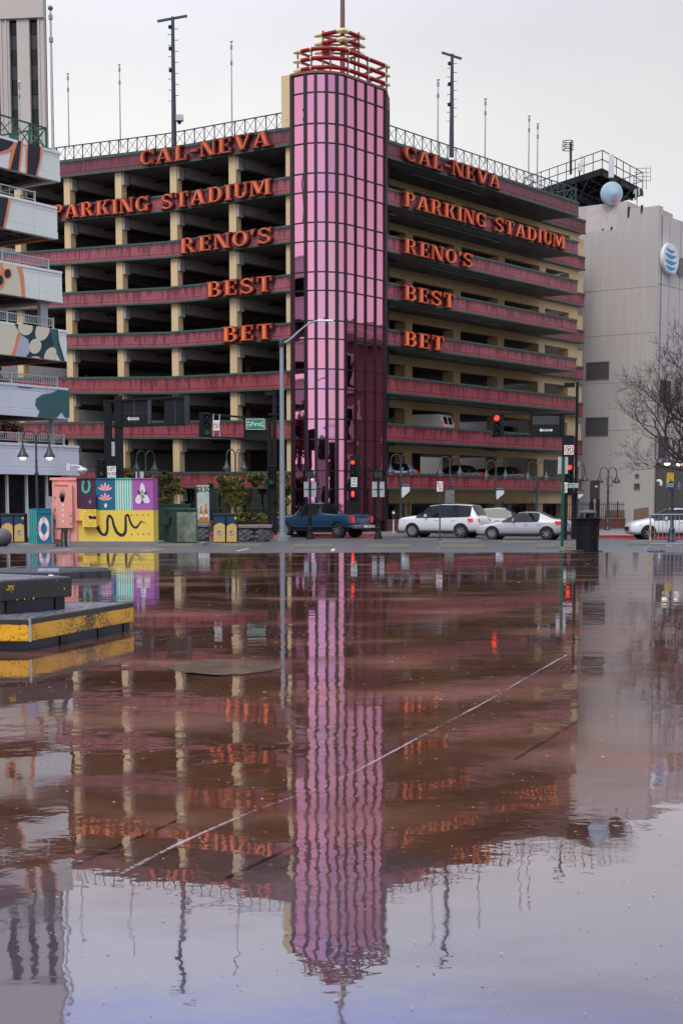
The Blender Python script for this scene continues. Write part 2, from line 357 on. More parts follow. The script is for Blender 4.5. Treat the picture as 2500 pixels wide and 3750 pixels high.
# rain water: what is under it shows through, the rest mirrors
def water():
    m = bpy.data.materials.new('rain_water'); m.use_nodes = True; n = m.node_tree; L = n.links; n.nodes.clear()
    o = n.nodes.new('ShaderNodeOutputMaterial'); g = n.nodes.new('ShaderNodeNewGeometry')
    def noise(sc, det, st=(1, 1, 1)):
        mpp = n.nodes.new('ShaderNodeMapping'); mpp.inputs['Scale'].default_value = st; L.new(g.outputs['Position'], mpp.inputs[0])
        a = n.nodes.new('ShaderNodeTexNoise'); a.inputs['Scale'].default_value = sc; a.inputs['Detail'].default_value = det; L.new(mpp.outputs[0], a.inputs[0]); return a.outputs[0]
    a = noise(2.6, 1.5, (1, .8, 1)); b = noise(9, 2); c = noise(.35, 3, (1, 1.4, 1))
    cr = n.nodes.new('ShaderNodeMapRange'); L.new(c, cr.inputs[0]); cr.inputs[1].default_value = .35; cr.inputs[2].default_value = .7; cr.inputs[3].default_value = .25; cr.inputs[4].default_value = 1
    ad = n.nodes.new('ShaderNodeMath'); ad.operation = 'MULTIPLY_ADD'; L.new(b, ad.inputs[0]); ad.inputs[1].default_value = .26; L.new(a, ad.inputs[2])
    ml_ = n.nodes.new('ShaderNodeMath'); ml_.operation = 'MULTIPLY'; L.new(ad.outputs[0], ml_.inputs[0]); L.new(cr.outputs[0], ml_.inputs[1])
    bp = n.nodes.new('ShaderNodeBump'); bp.inputs['Strength'].default_value = 1; bp.inputs['Distance'].default_value = .0026; L.new(ml_.outputs[0], bp.inputs['Height'])
    fr = n.nodes.new('ShaderNodeFresnel'); fr.inputs[0].default_value = 1.33; L.new(bp.outputs[0], fr.inputs['Normal'])
    tr = n.nodes.new('ShaderNodeBsdfTransparent'); gl = n.nodes.new('ShaderNodeBsdfGlossy'); rg_ = n.nodes.new('ShaderNodeMapRange'); L.new(noise(.5, 5, (1, 2.2, 1)), rg_.inputs[0]); rg_.inputs[1].default_value = .42; rg_.inputs[2].default_value = .66; rg_.inputs[3].default_value = .012; rg_.inputs[4].default_value = .05; L.new(rg_.outputs[0], gl.inputs['Roughness'])
    gl.inputs['Color'].default_value = (.88, .90, 1, 1)
    L.new(bp.outputs[0], gl.inputs['Normal'])
    # thin film / shallow spots: slightly duller mirror
    d = noise(.45, 6, (1, 1.8, 1)); dr = n.nodes.new('ShaderNodeMapRange'); L.new(d, dr.inputs[0]); dr.inputs[1].default_value = .50; dr.inputs[2].default_value = .72; dr.inputs[3].default_value = 1; dr.inputs[4].default_value = .40
    fm = n.nodes.new('ShaderNodeMath'); fm.operation = 'MULTIPLY'; L.new(fr.outputs[0], fm.inputs[0]); L.new(dr.outputs[0], fm.inputs[1])
    fa = n.nodes.new('ShaderNodeMath'); fa.operation = 'MULTIPLY_ADD'; fa.use_clamp = True; fb = n.nodes.new('ShaderNodeMath'); fb.operation = 'MULTIPLY'; fb.inputs[1].default_value = .33; L.new(dr.outputs[0], fb.inputs[0]); L.new(fb.outputs[0], fa.inputs[2]); L.new(fm.outputs[0], fa.inputs[0]); fa.inputs[1].default_value = .74; fa.inputs[2].default_value = .29
    mx = n.nodes.new('ShaderNodeMixShader'); L.new(fa.outputs[0], mx.inputs[0]); L.new(tr.outputs[0], mx.inputs[1]); L.new(gl.outputs[0], mx.inputs[2])
    L.new(mx.outputs[0], o.inputs[0]); return m
M_water = water()
M_plaza = mat('stained_brown_concrete', (.19, .066, .030), .5, c2=(.33, .135, .07), var=.3, scale=.7, bump=.1, dirt=.75)

def near_reflection_tint(m):
    """lavender reflection cast painted in near the camera, the rest brown stained"""
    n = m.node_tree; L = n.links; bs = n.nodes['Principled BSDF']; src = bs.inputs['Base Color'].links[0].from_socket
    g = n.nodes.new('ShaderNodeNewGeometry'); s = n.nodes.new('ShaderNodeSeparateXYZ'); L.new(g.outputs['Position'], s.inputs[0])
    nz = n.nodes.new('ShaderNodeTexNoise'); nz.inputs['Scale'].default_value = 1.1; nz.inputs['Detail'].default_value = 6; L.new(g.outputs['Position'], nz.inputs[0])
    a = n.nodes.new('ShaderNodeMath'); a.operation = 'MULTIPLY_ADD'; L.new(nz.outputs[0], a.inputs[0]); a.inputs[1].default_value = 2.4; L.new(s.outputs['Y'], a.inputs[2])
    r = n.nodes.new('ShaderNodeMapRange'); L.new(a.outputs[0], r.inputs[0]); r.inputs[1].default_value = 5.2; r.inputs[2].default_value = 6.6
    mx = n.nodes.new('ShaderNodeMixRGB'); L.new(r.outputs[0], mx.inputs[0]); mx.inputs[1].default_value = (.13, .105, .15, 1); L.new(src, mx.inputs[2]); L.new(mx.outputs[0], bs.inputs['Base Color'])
near_reflection_tint(M_plaza)  # near part of the plaza colour carries a painted reflection tint
# ------------------------------------------------------------------ flat shapes
def ell(cx, cy, rx, ry=None, n=28, a0=0, a1=360, rot=0):
    ry = rx if ry is None else ry; c, s = math.cos(R(rot)), math.sin(R(rot)); P = []
    k = n if a1 - a0 >= 360 else n + 1
    for i in range(k):
        t = R(a0 + (a1 - a0) * i / n); x, y = rx * math.cos(t), ry * math.sin(t)
        P.append((cx + x * c - y * s, cy + x * s + y * c))
    return P
def smooth_path(pts, k=8):
    P = [pts[0]] + list(pts) + [pts[-1]]; o = []
    for i in range(1, len(P) - 2):
        for j in range(k):
            t = j / k; a, b, c, d = P[i - 1], P[i], P[i + 1], P[i + 2]
            o.append(tuple(.5 * ((2 * b[q]) + (-a[q] + c[q]) * t + (2 * a[q] - 5 * b[q] + 4 * c[q] - d[q]) * t * t + (-a[q] + 3 * b[q] - 3 * c[q] + d[q]) * t ** 3) for q in range(len(b))))
    o.append(tuple(pts[-1])); return o
def ribbon(mb, pts, wd, y, m=0):
    """flat painted stroke in the xz plane; wd number or list"""
    n = len(pts); vs = []
    for i, p in enumerate(pts):
        a = pts[max(i - 1, 0)]; b = pts[min(i + 1, n - 1)]; dx, dz = b[0] - a[0], b[1] - a[1]; L = math.hypot(dx, dz) or 1
        h = (wd[i] if isinstance(wd, (list, tuple)) else wd) / 2
        vs += [(p[0] - dz / L * h, y, p[1] + dx / L * h), (p[0] + dz / L * h, y, p[1] - dx / L * h)]
    mb.add(vs, [(2 * i, 2 * i + 1, 2 * i + 3, 2 * i + 2) for i in range(n - 1)], m)
_tm = {}
def text_geo(s, size, bold=0.0):
    k = (s, bold)
    if k not in _tm:
        cu = bpy.data.curves.new('t', 'FONT'); cu.body = s; cu.size = 1; cu.align_x = 'CENTER'; cu.align_y = 'CENTER'; cu.offset = bold; cu.resolution_u = 3
        o = bpy.data.objects.new('t', cu); me = o.to_mesh()
        _tm[k] = ([tuple(v.co) for v in me.vertices], [tuple(p.vertices) for p in me.polygons])
        o.to_mesh_clear(); bpy.data.objects.remove(o); bpy.data.curves.remove(cu)
    v, f = _tm[k]; return [(x * size, y * size) for x, y, z in v], f
def text(mb, s, cx, cz, size, y, m=0, bold=.012, sx=1.0):
    v, f = text_geo(s, size, bold)
    mb.add([(cx + a * sx, y, cz + b) for a, b in v], f, m)

# ================================================================== GROUND
def sheet(name, polys, z, m, kind='structure'):
    mb = MB()
    for p in polys: mb.add([(x, y, z if z is not None else gz(y)) for x, y in p], [tuple(range(len(p)))])
    o = mb.build(name, m, kind=kind, fix=False)
    for pl in o.data.polygons:
        pass
    return o
o = sheet('ground', [[(-900, -600), (900, -600), (900, 1500), (-900, 1500)]], -.75, M_road)
# plaza slab (brown stained concrete under the rain water)
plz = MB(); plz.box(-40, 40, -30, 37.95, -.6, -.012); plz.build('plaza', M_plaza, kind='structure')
# water sheet with an uneven far rim
rng = random.Random(3)
far = []
for i in range(121):
    x = 34 - i * 68 / 120
    far.append((x, 37.55 + .12 * math.sin(x * .9) + .1 * rng.uniform(-1, 1) + (.25 * math.sin(x * .23))))
wm = MB(); wm.add([(-34, -28, 0), (34, -28, 0)] + [(x, y, 0) for x, y in far], [tuple(range(len(far) + 2))])
wo = wm.build('rain_water', M_water, kind='structure', fix=False)
# car park asphalt, sloping down to the street
lot = MB()
ys = [37.951, 40, 44, 47, 50, 54, 58, 62, 66, 68]
for ya, yb in zip(ys, ys[1:]):
    lot.add([(-60, ya, gz(ya) + .0), (60, ya, gz(ya)), (60, yb, gz(yb)), (-60, yb, gz(yb))], [(0, 1, 2, 3)])
lot.build('car_park', M_asph, kind='structure', fix=False)
rm = MB()
for ya, yb in ((68.0, 70), (70, 74), (74, 80.6)):
    rm.add([(-120, ya, gz(ya)), (120, ya, gz(ya)), (120, yb, gz(yb)), (-120, yb, gz(yb))], [(0, 1, 2, 3)])
rm.add([(2, 80.6, -.55), (120, 80.6, -.55), (120, 200, -.55), (2, 200, -.55)], [(0, 1, 2, 3)])
rm.build('road', M_road, kind='structure', fix=False)
ln = MB()
def mark(x0, x1, y0, y1, sk=0):
    ln.add([(x0, y0, gz(y0) + .006), (x1, y0, gz(y0) + .006), (x1 + sk, y1, gz(y1) + .006), (x0 + sk, y1, gz(y1) + .006)], [(0, 1, 2, 3)])
mark(-30, 30, 71.0, 71.12); mark(3.2, 5.0, 60, 60.12, .5)
for k in range(-6, 7): mark(k * 4.2, k * 4.2 + 2.2, 76.9, 77.02)
for k in range(9): mark(-22 + k * 2.7, -21.9 + k * 2.7, 40.2, 45.2)
for k in range(6): mark(9 + k * 2.7, 9.1 + k * 2.7, 51, 56, .6)
ln.build('road_markings', M_line, kind='structure', fix=False)
# pavement in front of the garage, with kerb
pv = [(-60, 81.4), (3.4, 81.4), (5.6, 82.2), (6.6, 84.0), (26, 104), (40, 125), (-60, 125)]
pm = MB(); pm.prism([(x, y) for x, y in pv], -.7, -.41, 'xy'); pm.build('pavement', M_walk, kind='structure')
kb = MB()
for (a, b) in zip(pv[:5], pv[1:6]): kb.beam((a[0], a[1], -.5), (b[0], b[1], -.5), .16, .2)
kb.build('kerb', M_kerb, kind='structure')
kr = MB(); kr.beam((-32, 81.38, -.49), (1.8, 81.38, -.49), .19, .19); kr.build('red_kerb', M_redk, kind='structure')
# far block pavement on the right, red kerb
pm = MB(); pm.prism([(12.6, 77.4), (60, 75.6), (60, 150), (26.8, 150), (27.4, 112), (13.6, 88)], -.7, -.42, 'xy'); pm.build('pavement', M_walk, kind='structure')
kr = MB(); kr.beam((12.4, 77.35, -.5), (60, 75.5, -.5), .2, .2); kr.build('red_kerb', M_redk, kind='structure')
pm = MB(); pm.prism([(-60, 69.6), (-12.2, 69.6), (-11.4, 70.5), (-11.4, 78), (-60, 78)], -.7, -.40, 'xy'); pm.build('pavement', M_walk, kind='structure')
kr = MB(); kr.beam((-40, 69.5, -.47), (-12.2, 69.5, -.47), .2, .2); kr.build('red_kerb', M_redk, kind='structure')

# seam and dry spots on the plaza
def strip(name, pts, wd, z, m, **k):
    mb = MB(); n = len(pts); vs = []
    for i, p in enumerate(pts):
        a = Vector(pts[max(i - 1, 0)]); b = Vector(pts[min(i + 1, n - 1)]); d = (b - a); d.z = 0; d.normalize(); q = Vector((-d.y, d.x, 0)) * (wd[i] if isinstance(wd, list) else wd) / 2
        vs += [Vector((p[0], p[1], z)) + q, Vector((p[0], p[1], z)) - q]
    mb.add(vs, [(2 * i, 2 * i + 1, 2 * i + 3, 2 * i + 2) for i in range(n - 1)])
    return mb.build(name, m, fix=False, **k)
def foam_mat():
    m = bpy.data.materials.new('seam_foam'); m.use_nodes = True; n = m.node_tree; L = n.links; bs = n.nodes['Principled BSDF']
    bs.inputs['Base Color'].default_value = (.55, .52, .58, 1); bs.inputs['Roughness'].default_value = .5
    g = n.nodes.new('ShaderNodeNewGeometry'); a = n.nodes.new('ShaderNodeTexNoise'); a.inputs['Scale'].default_value = 38; a.inputs['Detail'].default_value = 5; L.new(g.outputs['Position'], a.inputs[0])
    b = n.nodes.new('ShaderNodeTexNoise'); b.inputs['Scale'].default_value = 1.3; L.new(g.outputs['Position'], b.inputs[0])
    ad = n.nodes.new('ShaderNodeMath'); ad.operation = 'ADD'; L.new(a.outputs[0], ad.inputs[0]); L.new(b.outputs[0], ad.inputs[1])
    r = n.nodes.new('ShaderNodeMapRange'); L.new(ad.outputs[0], r.inputs[0]); r.inputs[1].default_value = .88; r.inputs[2].default_value = 1.12; r.inputs[3].default_value = 0; r.inputs[4].default_value = .42
    L.new(r.outputs[0], bs.inputs['Alpha']); return m
M_foam = foam_mat()
seam = [onz(K(x), K(y), 0) for x, y in ((270, 2012), (420, 1935), (600, 1857), (760, 1800), (900, 1728), (1010, 1668), (1110, 1615), (1200, 1562), (1300, 1505))]
sp_ = smooth_path([tuple(p) for p in seam], 8)
strip('slab_seam', sp_, [.012 + .010 * rng.random() for _ in sp_], .003, M_foam, kind='structure')
M_dsm = mat('seam_dark', (.035, .014, .008), .5)
for a, b in (((150, 1990), (430, 1868)), ((520, 2010), (690, 1930)), ((1180, 1740), (1330, 1650))):
    p, q = onz(K(a[0]), K(a[1]), 0), onz(K(b[0]), K(b[1]), 0)
    strip('slab_joint', [tuple(p), tuple((p + q) / 2), tuple(q)], .018, -.010, M_dsm, kind='structure')
# pale dry patch
c0, c1, c2_ = onz(K(385), K(1532), 0), onz(K(650), K(1530), 0), onz(K(520), K(1548), 0)
cc = (c0 + c1) / 2; rx = (c1 - c0).length / 2; ry = abs(c2_.y - cc.y) * 1.05
mb = MB(); P = ell(cc.x, cc.y, rx, ry, 60); P = [(x, y + .06 * math.sin(x * 9) * rng.random()) for x, y in P]
mb.add([(x, y, .0015) for x, y in P], [tuple(range(len(P)))]); mb.build('dry_patch', mat('damp_concrete', (.10, .075, .05), .16, c2=(.16, .125, .085), scale=4, dirt=.4, spec=1.0), kind='structure', fix=False)
# floating specks
mb = MB()
for i in range(2000):
    Y = 2.6 + 34 * rng.random() ** 1.3; X = rng.uniform(-.26, .26) * Y; r = rng.uniform(.0012, .0052) * (.4 + Y / 5.0) * (.8 + .7 * rng.random() ** 6)
    a = rng.random() * 6; P = [(X + r * math.cos(a + t) * rng.uniform(.5, 1.3), Y + r * math.sin(a + t) * rng.uniform(.5, 1.2)) for t in (0, 1.2, 2.4, 3.8, 5)]
    mb.add([(x, y, .005) for x, y in P], [(0, 1, 2, 3, 4)])
tag(mb.build('floating_debris', mat('speck_pale', (.33, .27, .24), .6, var=.6, scale=30), fix=False), 'pale specks and leaf bits floating on the brown puddle', 'debris', kind='stuff')

# ================================================================== GARAGE
DL = Vector((-math.sin(R(56.9)), math.cos(R(56.9)))); DRt = Vector((math.sin(R(39.1)), math.cos(R(39.1))))
Y0 = 86.0
P0 = at(1073, 1846, Y0); P0 = Vector((P0.x, P0.y))
def v2(p): return Vector((p[0], p[1]))
# tower plan
hd = [-33.1, -16.3, .5, 17.3, 34.1] + [50.9] * 4
wd = [.97] + [.63] * 4 + [.96] * 4
T = [P0.copy()]
for h_, q in zip(hd, wd): T.append(T[-1] + Vector((math.cos(R(h_)), math.sin(R(h_)))) * q)
R0 = T[-1] + Vector((.12, .25))
zt = [at(1073, y, Y0).z for y in (464, 644, 823, 1003, 1180, 1356, 1538, 1726)]
zb = [at(1073, y, Y0).z for y in (532, 710, 889, 1068, 1244, 1426, 1609, 1790)]
# garage left: real heights at the bend and at the far column, ramp rises leftwards
def lp(t): return P0 + DL * t
def tx(px, o, d):
    """distance along d from o at which the picture column px is met"""
    k = (at(px, 1846, 100).x) / 100
    return (k * o.y - o.x) / (d.x - k * d.y)
tb, te = 9.58, 18.72
pb = lp(tb); pe = lp(te)
zbend = [at(636, y, pb.y).z for y in (544, 714, 883, 1051, 1215, 1378, 1540, 1728)]
zend = [at(246, y, pe.y).z for y in (591, 753, 912, 1071, 1224, 1381, 1545, 1712)]
LS = [0, tb, te, 32.0]
def zl(i, t):
    a = [zt[i], zbend[i], zend[i]]
    if t <= tb: return a[0] + (a[1] - a[0]) * t / tb
    if t <= te: return a[1] + (a[2] - a[1]) * (t - tb) / (te - tb)
    return a[2] + (a[2] - a[1]) * (t - te) / (te - tb)
gar = thing('parking_garage', 'dark red and cream multi-storey parking garage wrapped around the pink glass tower', 'parking garage', (P0.x, P0.y, -.41))
def panel_mesh(L, h, m, groove=True):
    """reading frame: x 0..L, y 0 outer face, thickness .22, z 0..h; joints left 25 mm narrow"""
    mb = MB(); e = .012
    prof = [(0, 0), (.22, 0), (.22, h), (0, h), (0, h * .86), (.02, h * .855), (.02, h * .835), (0, h * .83), (0, h * .20), (.03, h * .19), (.03, h * .17), (0, h * .165)]
    mb.prism(prof, e, L - e, 'yz'); return mb.mesh('panel', m)
cache = {}
def place_panel(o0, d, z0, z1, t0, t1, h, m, parent, dy=0):
    """panel between stations t0..t1 read along d (unit, reading direction) starting at o0, bottoms z0/z1"""
    L = math.hypot(t1 - t0, z1 - z0); key = (round(L, 2), round(h, 2), m.name)
    if key not in cache: cache[key] = panel_mesh(L, h, m)
    M = frame((o0.x + d.x * t0, o0.y + d.y * t0, z0), d) @ Matrix.Translation((0, dy, 0)) @ Matrix.Rotation(-math.atan2(z1 - z0, t1 - t0), 4, 'Y')
    return link(cache[key], 'panel', parent, M=parent.matrix_basis.inverted() @ M)
RD = -DL      # reading direction on the left facade
trim = []
for i in range(8):
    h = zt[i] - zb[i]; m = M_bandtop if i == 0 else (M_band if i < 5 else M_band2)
    st = [0, 2.4, 4.95, 7.2, tb] + [tb + (te - tb) * k / 4 for k in range(1, 5)] + [te + (32 - te) * k / 6 for k in range(1, 7)]
    for a, b in zip(st, st[1:]):
        place_panel(P0, RD, zl(i, b) - h + .11, zl(i, a) - h + .11, -b, -a, h - .24, m, gar)
    for nm, za, zc, pr in (('top_trim', -.13, 0, -.05), ('bottom_trim', -h, -h + .11, -.03)):
        mb = MB(gar)
        for a, b in zip(LS, LS[1:]):
            fo = frame((P0.x, P0.y, 0), RD)
            sub = MB(M=gar.matrix_basis.inverted() @ fo)
            A, B = zl(i, a), zl(i, b)
            sub.hexa([(-b, pr, B + za), (-a, pr, A + za), (-a, .3, A + za), (-b, .3, B + za), (-b, pr, B + zc), (-a, pr, A + zc), (-a, .3, A + zc), (-b, .3, B + zc)])
            n = len(mb.v); mb.v += sub.v; mb.f += [tuple(q + n for q in f) for f in sub.f]; mb.mi += sub.mi
        mb.build(nm, M_green, gar)
# slabs, left wing (follow the ramp)
fL = frame((P0.x, P0.y, 0), RD); giL = gar.matrix_basis.inverted() @ fL
fR = frame((R0.x, R0.y, 0), DRt); giR = gar.matrix_basis.inverted() @ fR
DEP = 14
# direction of DR expressed in the left frame
dxr = DRt.dot(RD); dyr = DRt.dot(Vector((-RD.y, RD.x)))
for i in range(8):
    h = zt[i] - zb[i]; mb = MB(M=giL)
    for a, b in zip(LS, LS[1:]):
        A, B = zl(i, a) - h + .03, zl(i, b) - h + .03
        q = lambda t, d, z: (-t + dxr * d, .21 + dyr * d, z)
        mb.hexa([q(b, 0, B), q(a, 0, A), q(a, DEP, A), q(b, DEP, B), q(b, 0, B + .32), q(a, 0, A + .32), q(a, DEP, A + .32), q(b, DEP, B + .32)])
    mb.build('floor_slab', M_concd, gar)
mb = MB(M=giL)
q = lambda t, d, z: (-t + dxr * d, .25 + dyr * d, z)
mb.hexa([q(55, DEP, 0), q(2, DEP, 0), q(2, DEP + .4, 0), q(55, DEP + .4, 0), q(55, DEP, 22.6), q(2, DEP, 22.4), q(2, DEP + .4, 22.4), q(55, DEP + .4, 22.6)])
mb.build('added_back_wall', M_conc, gar)  # wall added to keep daylight from passing through the left wing
# columns and beams, left
cts = [.62] + [tx(p, P0, DL) for p in (838, 627, 430, 246, 68)] + [27.9]
cme = {}
for k, t in enumerate(cts):
    for i in range(8):
        h = zt[i] - zb[i]; ztop = zl(i, t) - h + .03; zlow = zl(i + 1, t) - .02 if i < 7 else -.41
        wdt = .5 if k == 0 else .54; x0 = -t; x1 = -t + wdt
        key = (wdt, round(ztop - zlow, 1))
        if key not in cme:
            c = MB(); c.box(0, wdt, 0, .5, 0, ztop - zlow + .02); cme[key] = c.mesh('column', M_cream)
        link(cme[key], 'column', gar, M=giL @ Matrix.Translation((x0, .24, zlow)))
        if k: 
            key = 'corbel'
            if key not in cme:
                c = MB(); c.prism([(.0, 0), (.16, 0), (.16, .75), (0, .75)], .0, .5, 'xz'); cme[key] = c.mesh('corbel', M_concl)
            link(cme[key], 'corbel', gar, M=giL @ Matrix.Translation((x0 + wdt, .30, ztop - .84)))
        # beam running into the building
        key = 'beam'
        if key not in cme:
            c = MB(); q0 = lambda d, x, z: (x + dxr * d, dyr * d, z)
            c.hexa([q0(0, 0, 0), q0(0, .4, 0), q0(DEP - 1, .4, 0), q0(DEP - 1, 0, 0), q0(0, 0, .62), q0(0, .4, .62), q0(DEP - 1, .4, .62), q0(DEP - 1, 0, .62)])
            cme[key] = c.mesh('beam', M_concl)
        if k and i < 8: link(cme[key], 'beam', gar, M=giL @ Matrix.Translation((x0 + wdt - .28, 1.0, ztop - .63)))
# right wing
RI = R0 + Vector((-DRt.y, DRt.x)) * 3.3
WYo = 2.95
tW = tx(2127, R0 + Vector((-DRt.y, DRt.x)) * WYo, DRt)
bq = RI + DRt * tx(1682, RI, DRt)
bzs = [at(1682, y, bq.y).z for y in (751, 904, 1066, 1212, 1363, 1514, 1667)]
wcol = [(.2, .5)] + [(tx(a_, RI, DRt), tx(b_, RI, DRt)) for a_, b_ in ((1481, 1507), (1656, 1681), (1815, 1838), (1963, 1986), (2071, 2122))]
tR = tx(2101, R0, DRt); SB = 3.3
jt = [0, 2.9, 5.8, 8.6, 11.4, 14.2, 17.1, 20.1, tR]
for i in range(8):
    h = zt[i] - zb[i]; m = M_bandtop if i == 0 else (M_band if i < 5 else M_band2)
    for a, b in zip(jt, jt[1:]): place_panel(R0, DRt, zb[i] + .11, zb[i] + .11, a, b, h - .24, m, gar)
    for nm, z0_, z1_, pr in (('top_trim', zt[i] - .13, zt[i], -.05), ('bottom_trim', zb[i], zb[i] + .11, -.03)):
        MB(M=giR).box(-.05, tR + .02, pr, .3, z0_, z1_).build(nm, M_green, gar)
    # end return of the balcony
    MB(M=giR).box(tR - .2, tR, .23, SB + .4, zb[i] + .11, zt[i] - .13).build('end_panel', m, gar)
    # slab: cantilever plus deck
    s = MB(M=giR); z0_ = zb[i] + .035
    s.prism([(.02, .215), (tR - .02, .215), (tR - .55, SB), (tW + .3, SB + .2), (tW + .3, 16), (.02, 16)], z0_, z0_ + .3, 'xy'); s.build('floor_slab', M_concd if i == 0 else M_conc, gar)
    # second wing further back on the right
    WY = SB - .35
    for a, b in ((tR - .6, 27.2), (27.2, tW)): place_panel(R0 + Vector((-DRt.y, DRt.x)) * WY, DRt, zb[i] + .11, zb[i] + .11, a, b, h - .24, m, gar)
    for nm, z0_, z1_, pr in (('top_trim', zt[i] - .13, zt[i], -.05), ('bottom_trim', zb[i], zb[i] + .11, -.03)):
        MB(M=giR).box(tR - .6, tW + .02, WY + pr, WY + .3, z0_, z1_).build(nm, M_green, gar)
    MB(M=giR).box(tW - .25, tW, WY + .24, 9, zb[i] + .11, zt[i] - .13).build('end_panel', m, gar)
    # cream wall: beam with openings below
    z1_ = zb[i] + .03; z0_ = zt[i + 1] + .42 if i < 7 else -.41
    if i == 6: z0_ = zt[7] + .75
    bz = bzs[i] if i < 7 else z1_ - .9
    MB(M=giR).box(.2, tW - .4, SB, SB + .35, bz, z1_).build('wall_beam', M_cream, gar)
    for (a, b) in wcol:
        zlow = zb[i + 1] + .34 if i < 7 else -.41
        key = ('rc', round(b - a, 2), round(bz - zlow, 2))
        if key not in cme:
            c = MB(); c.box(0, b - a, 0, .9, 0, bz - zlow); cme[key] = c.mesh('column', M_cream)
        link(cme[key], 'column', gar, M=giR @ Matrix.Translation((a, SB + .003, zlow)))
    # pipe and light fitting under the cantilever
    MB(M=giR).tube([(4 + (i % 3), 1.1, zb[i] - .09), (12 + (i % 3) * 2, 1.15, zb[i] - .09)], .03, 5).build('pipe', M_steel, gar)
    for xx in (1.2, 13.2):
        MB(M=giR).box(xx, xx + 1.3, 1.2, 1.3, zb[i] - .14, zb[i] - .05).build('light_fitting', M_blk2 if (i + int(xx)) % 2 else M_steel, gar)
# inner walls on the right so that no light falls straight through except near the end
MB(M=giR).box(.5, 19, 12, 12.4, -.4, 22.5).build('added_back_wall', M_conc, gar)
for (xa, xb) in ((20.6, 21.4), (25.2, 26.6)):
    MB(M=giR).box(xa, xb, 13, 13.5, -.4, 22.5).build('inner_pier', M_conc, gar)
for i in range(1, 8): MB(M=giR).box(13.5, 30, 13.6, 13.8, zb[i] + .3, zt[i]).build('inner_parapet', M_conc, gar)
# pipes with the sprinkler line and down-pipe on left
for i in range(8):
    h = zt[i] - zb[i]
    mb = MB(M=giL); mb.tube([(-t, 3.2, zl(i, t) - h - .12) for t in (0, tb, te, 31)], .05, 5); mb.build('pipe', M_blk2, gar)
# ground floor: dark shop fronts behind glass, with mullions
mb = MB(M=giL); mb.box(-31, .2, .9, 1.0, -.41, zl(7, 5) - .6); mb.build('shop_glass', M_glassd, gar)
mb = MB(M=giL)
for k in range(28): mb.box(-31 + k * 1.12, -30.94 + k * 1.12, .8, .9, -.41, zl(7, 5) - .6)
for z_ in (1.0, 1.55): mb.box(-31, .1, .82, .9, z_, z_ + .05)
mb.build('shop_frame', M_green, gar)
mb = MB(M=giR); mb.box(.2, 28, SB + 1.1, SB + 1.2, -.41, zb[7] - .2); mb.build('shop_glass', M_glassd, gar)
mb = MB(M=giR)
for k in range(13): mb.box(.5 + k * 2.2, .58 + k * 2.2, SB + .9, SB + 1.0, -.41, zb[7] - .9)
mb.box(.2, 28, SB + .9, SB + 1, 1.15, 1.22); mb.build('shop_frame', M_green, gar)

# roof railing: one lattice bay, repeated
def lattice(L, hh, m, seg=1):
    mb = MB(); r = .028
    mb.box(0, L, -.03, .03, hh - .06, hh); mb.box(0, L, -.03, .03, .02, .08)
    mb.box(-.025, .025, -.025, .025, 0.08, hh - .06)
    n = seg
    for k in range(n):
        a, b = k * L / n, (k + 1) * L / n
        mb.beam((a + .03, -.014, .08), (b - .03, -.014, hh - .07), .022, .022); mb.beam((a + .03, .014, hh - .07), (b - .03, .014, .08), .022, .022)
    return mb.mesh('railing_bay', m)
LB, RB = .78, .92
lme = lattice(LB, .95, M_iron); rme = lattice(RB, .98, M_iron)
for k in range(36):
    t = .4 + k * LB; z = zl(0, t + LB); z2 = zl(0, t)
    link(lme, 'railing_bay', gar, M=giL @ Matrix.Translation((-t - LB, .12, z + .01)) @ Matrix.Rotation(-math.atan2(z2 - z, LB), 4, 'Y'))
for k in range(25): link(rme, 'railing_bay', gar, M=giR @ Matrix.Translation((.1 + k * RB, .12, zt[0] + .01)))
lgm = lattice(1.0, 1.0, M_pole if False else M_green)
for k in range(9): link(lgm, 'railing_bay', gar, M=giR @ Matrix.Translation((tR - 3.2 + k, 5.0, zt[0] + .05)))
for k in range(3): link(lgm, 'railing_bay', gar, M=giR @ Matrix.Translation((tR - .1, .2 + k * 1.0, zt[0] + .02)) @ Matrix.Rotation(R(90), 4, 'Z'))
# core stub behind the tower
stb = MB(gar); zs = at(1060, 290, 87).z
a = P0 + DL * .75; stub = [(a.x, a.y), (P0.x - .12, P0.y + .1), (P0.x + 1.2, P0.y + 3), (a.x + 1.5, a.y + 4)]
stb.prism(stub, zt[0] + .02, zs, 'xy'); stb.build('stair_core', M_cream, gar)
a = R0; stb = MB(gar); stb.prism([(a.x - .5, a.y), (a.x - .02, a.y + .02), (a.x + .12, a.y + .3), (a.x - .2, a.y + 1.2)], zt[0] + 1.8, zs - .4, 'xy'); stb.build('stair_core', M_pinkm, gar)

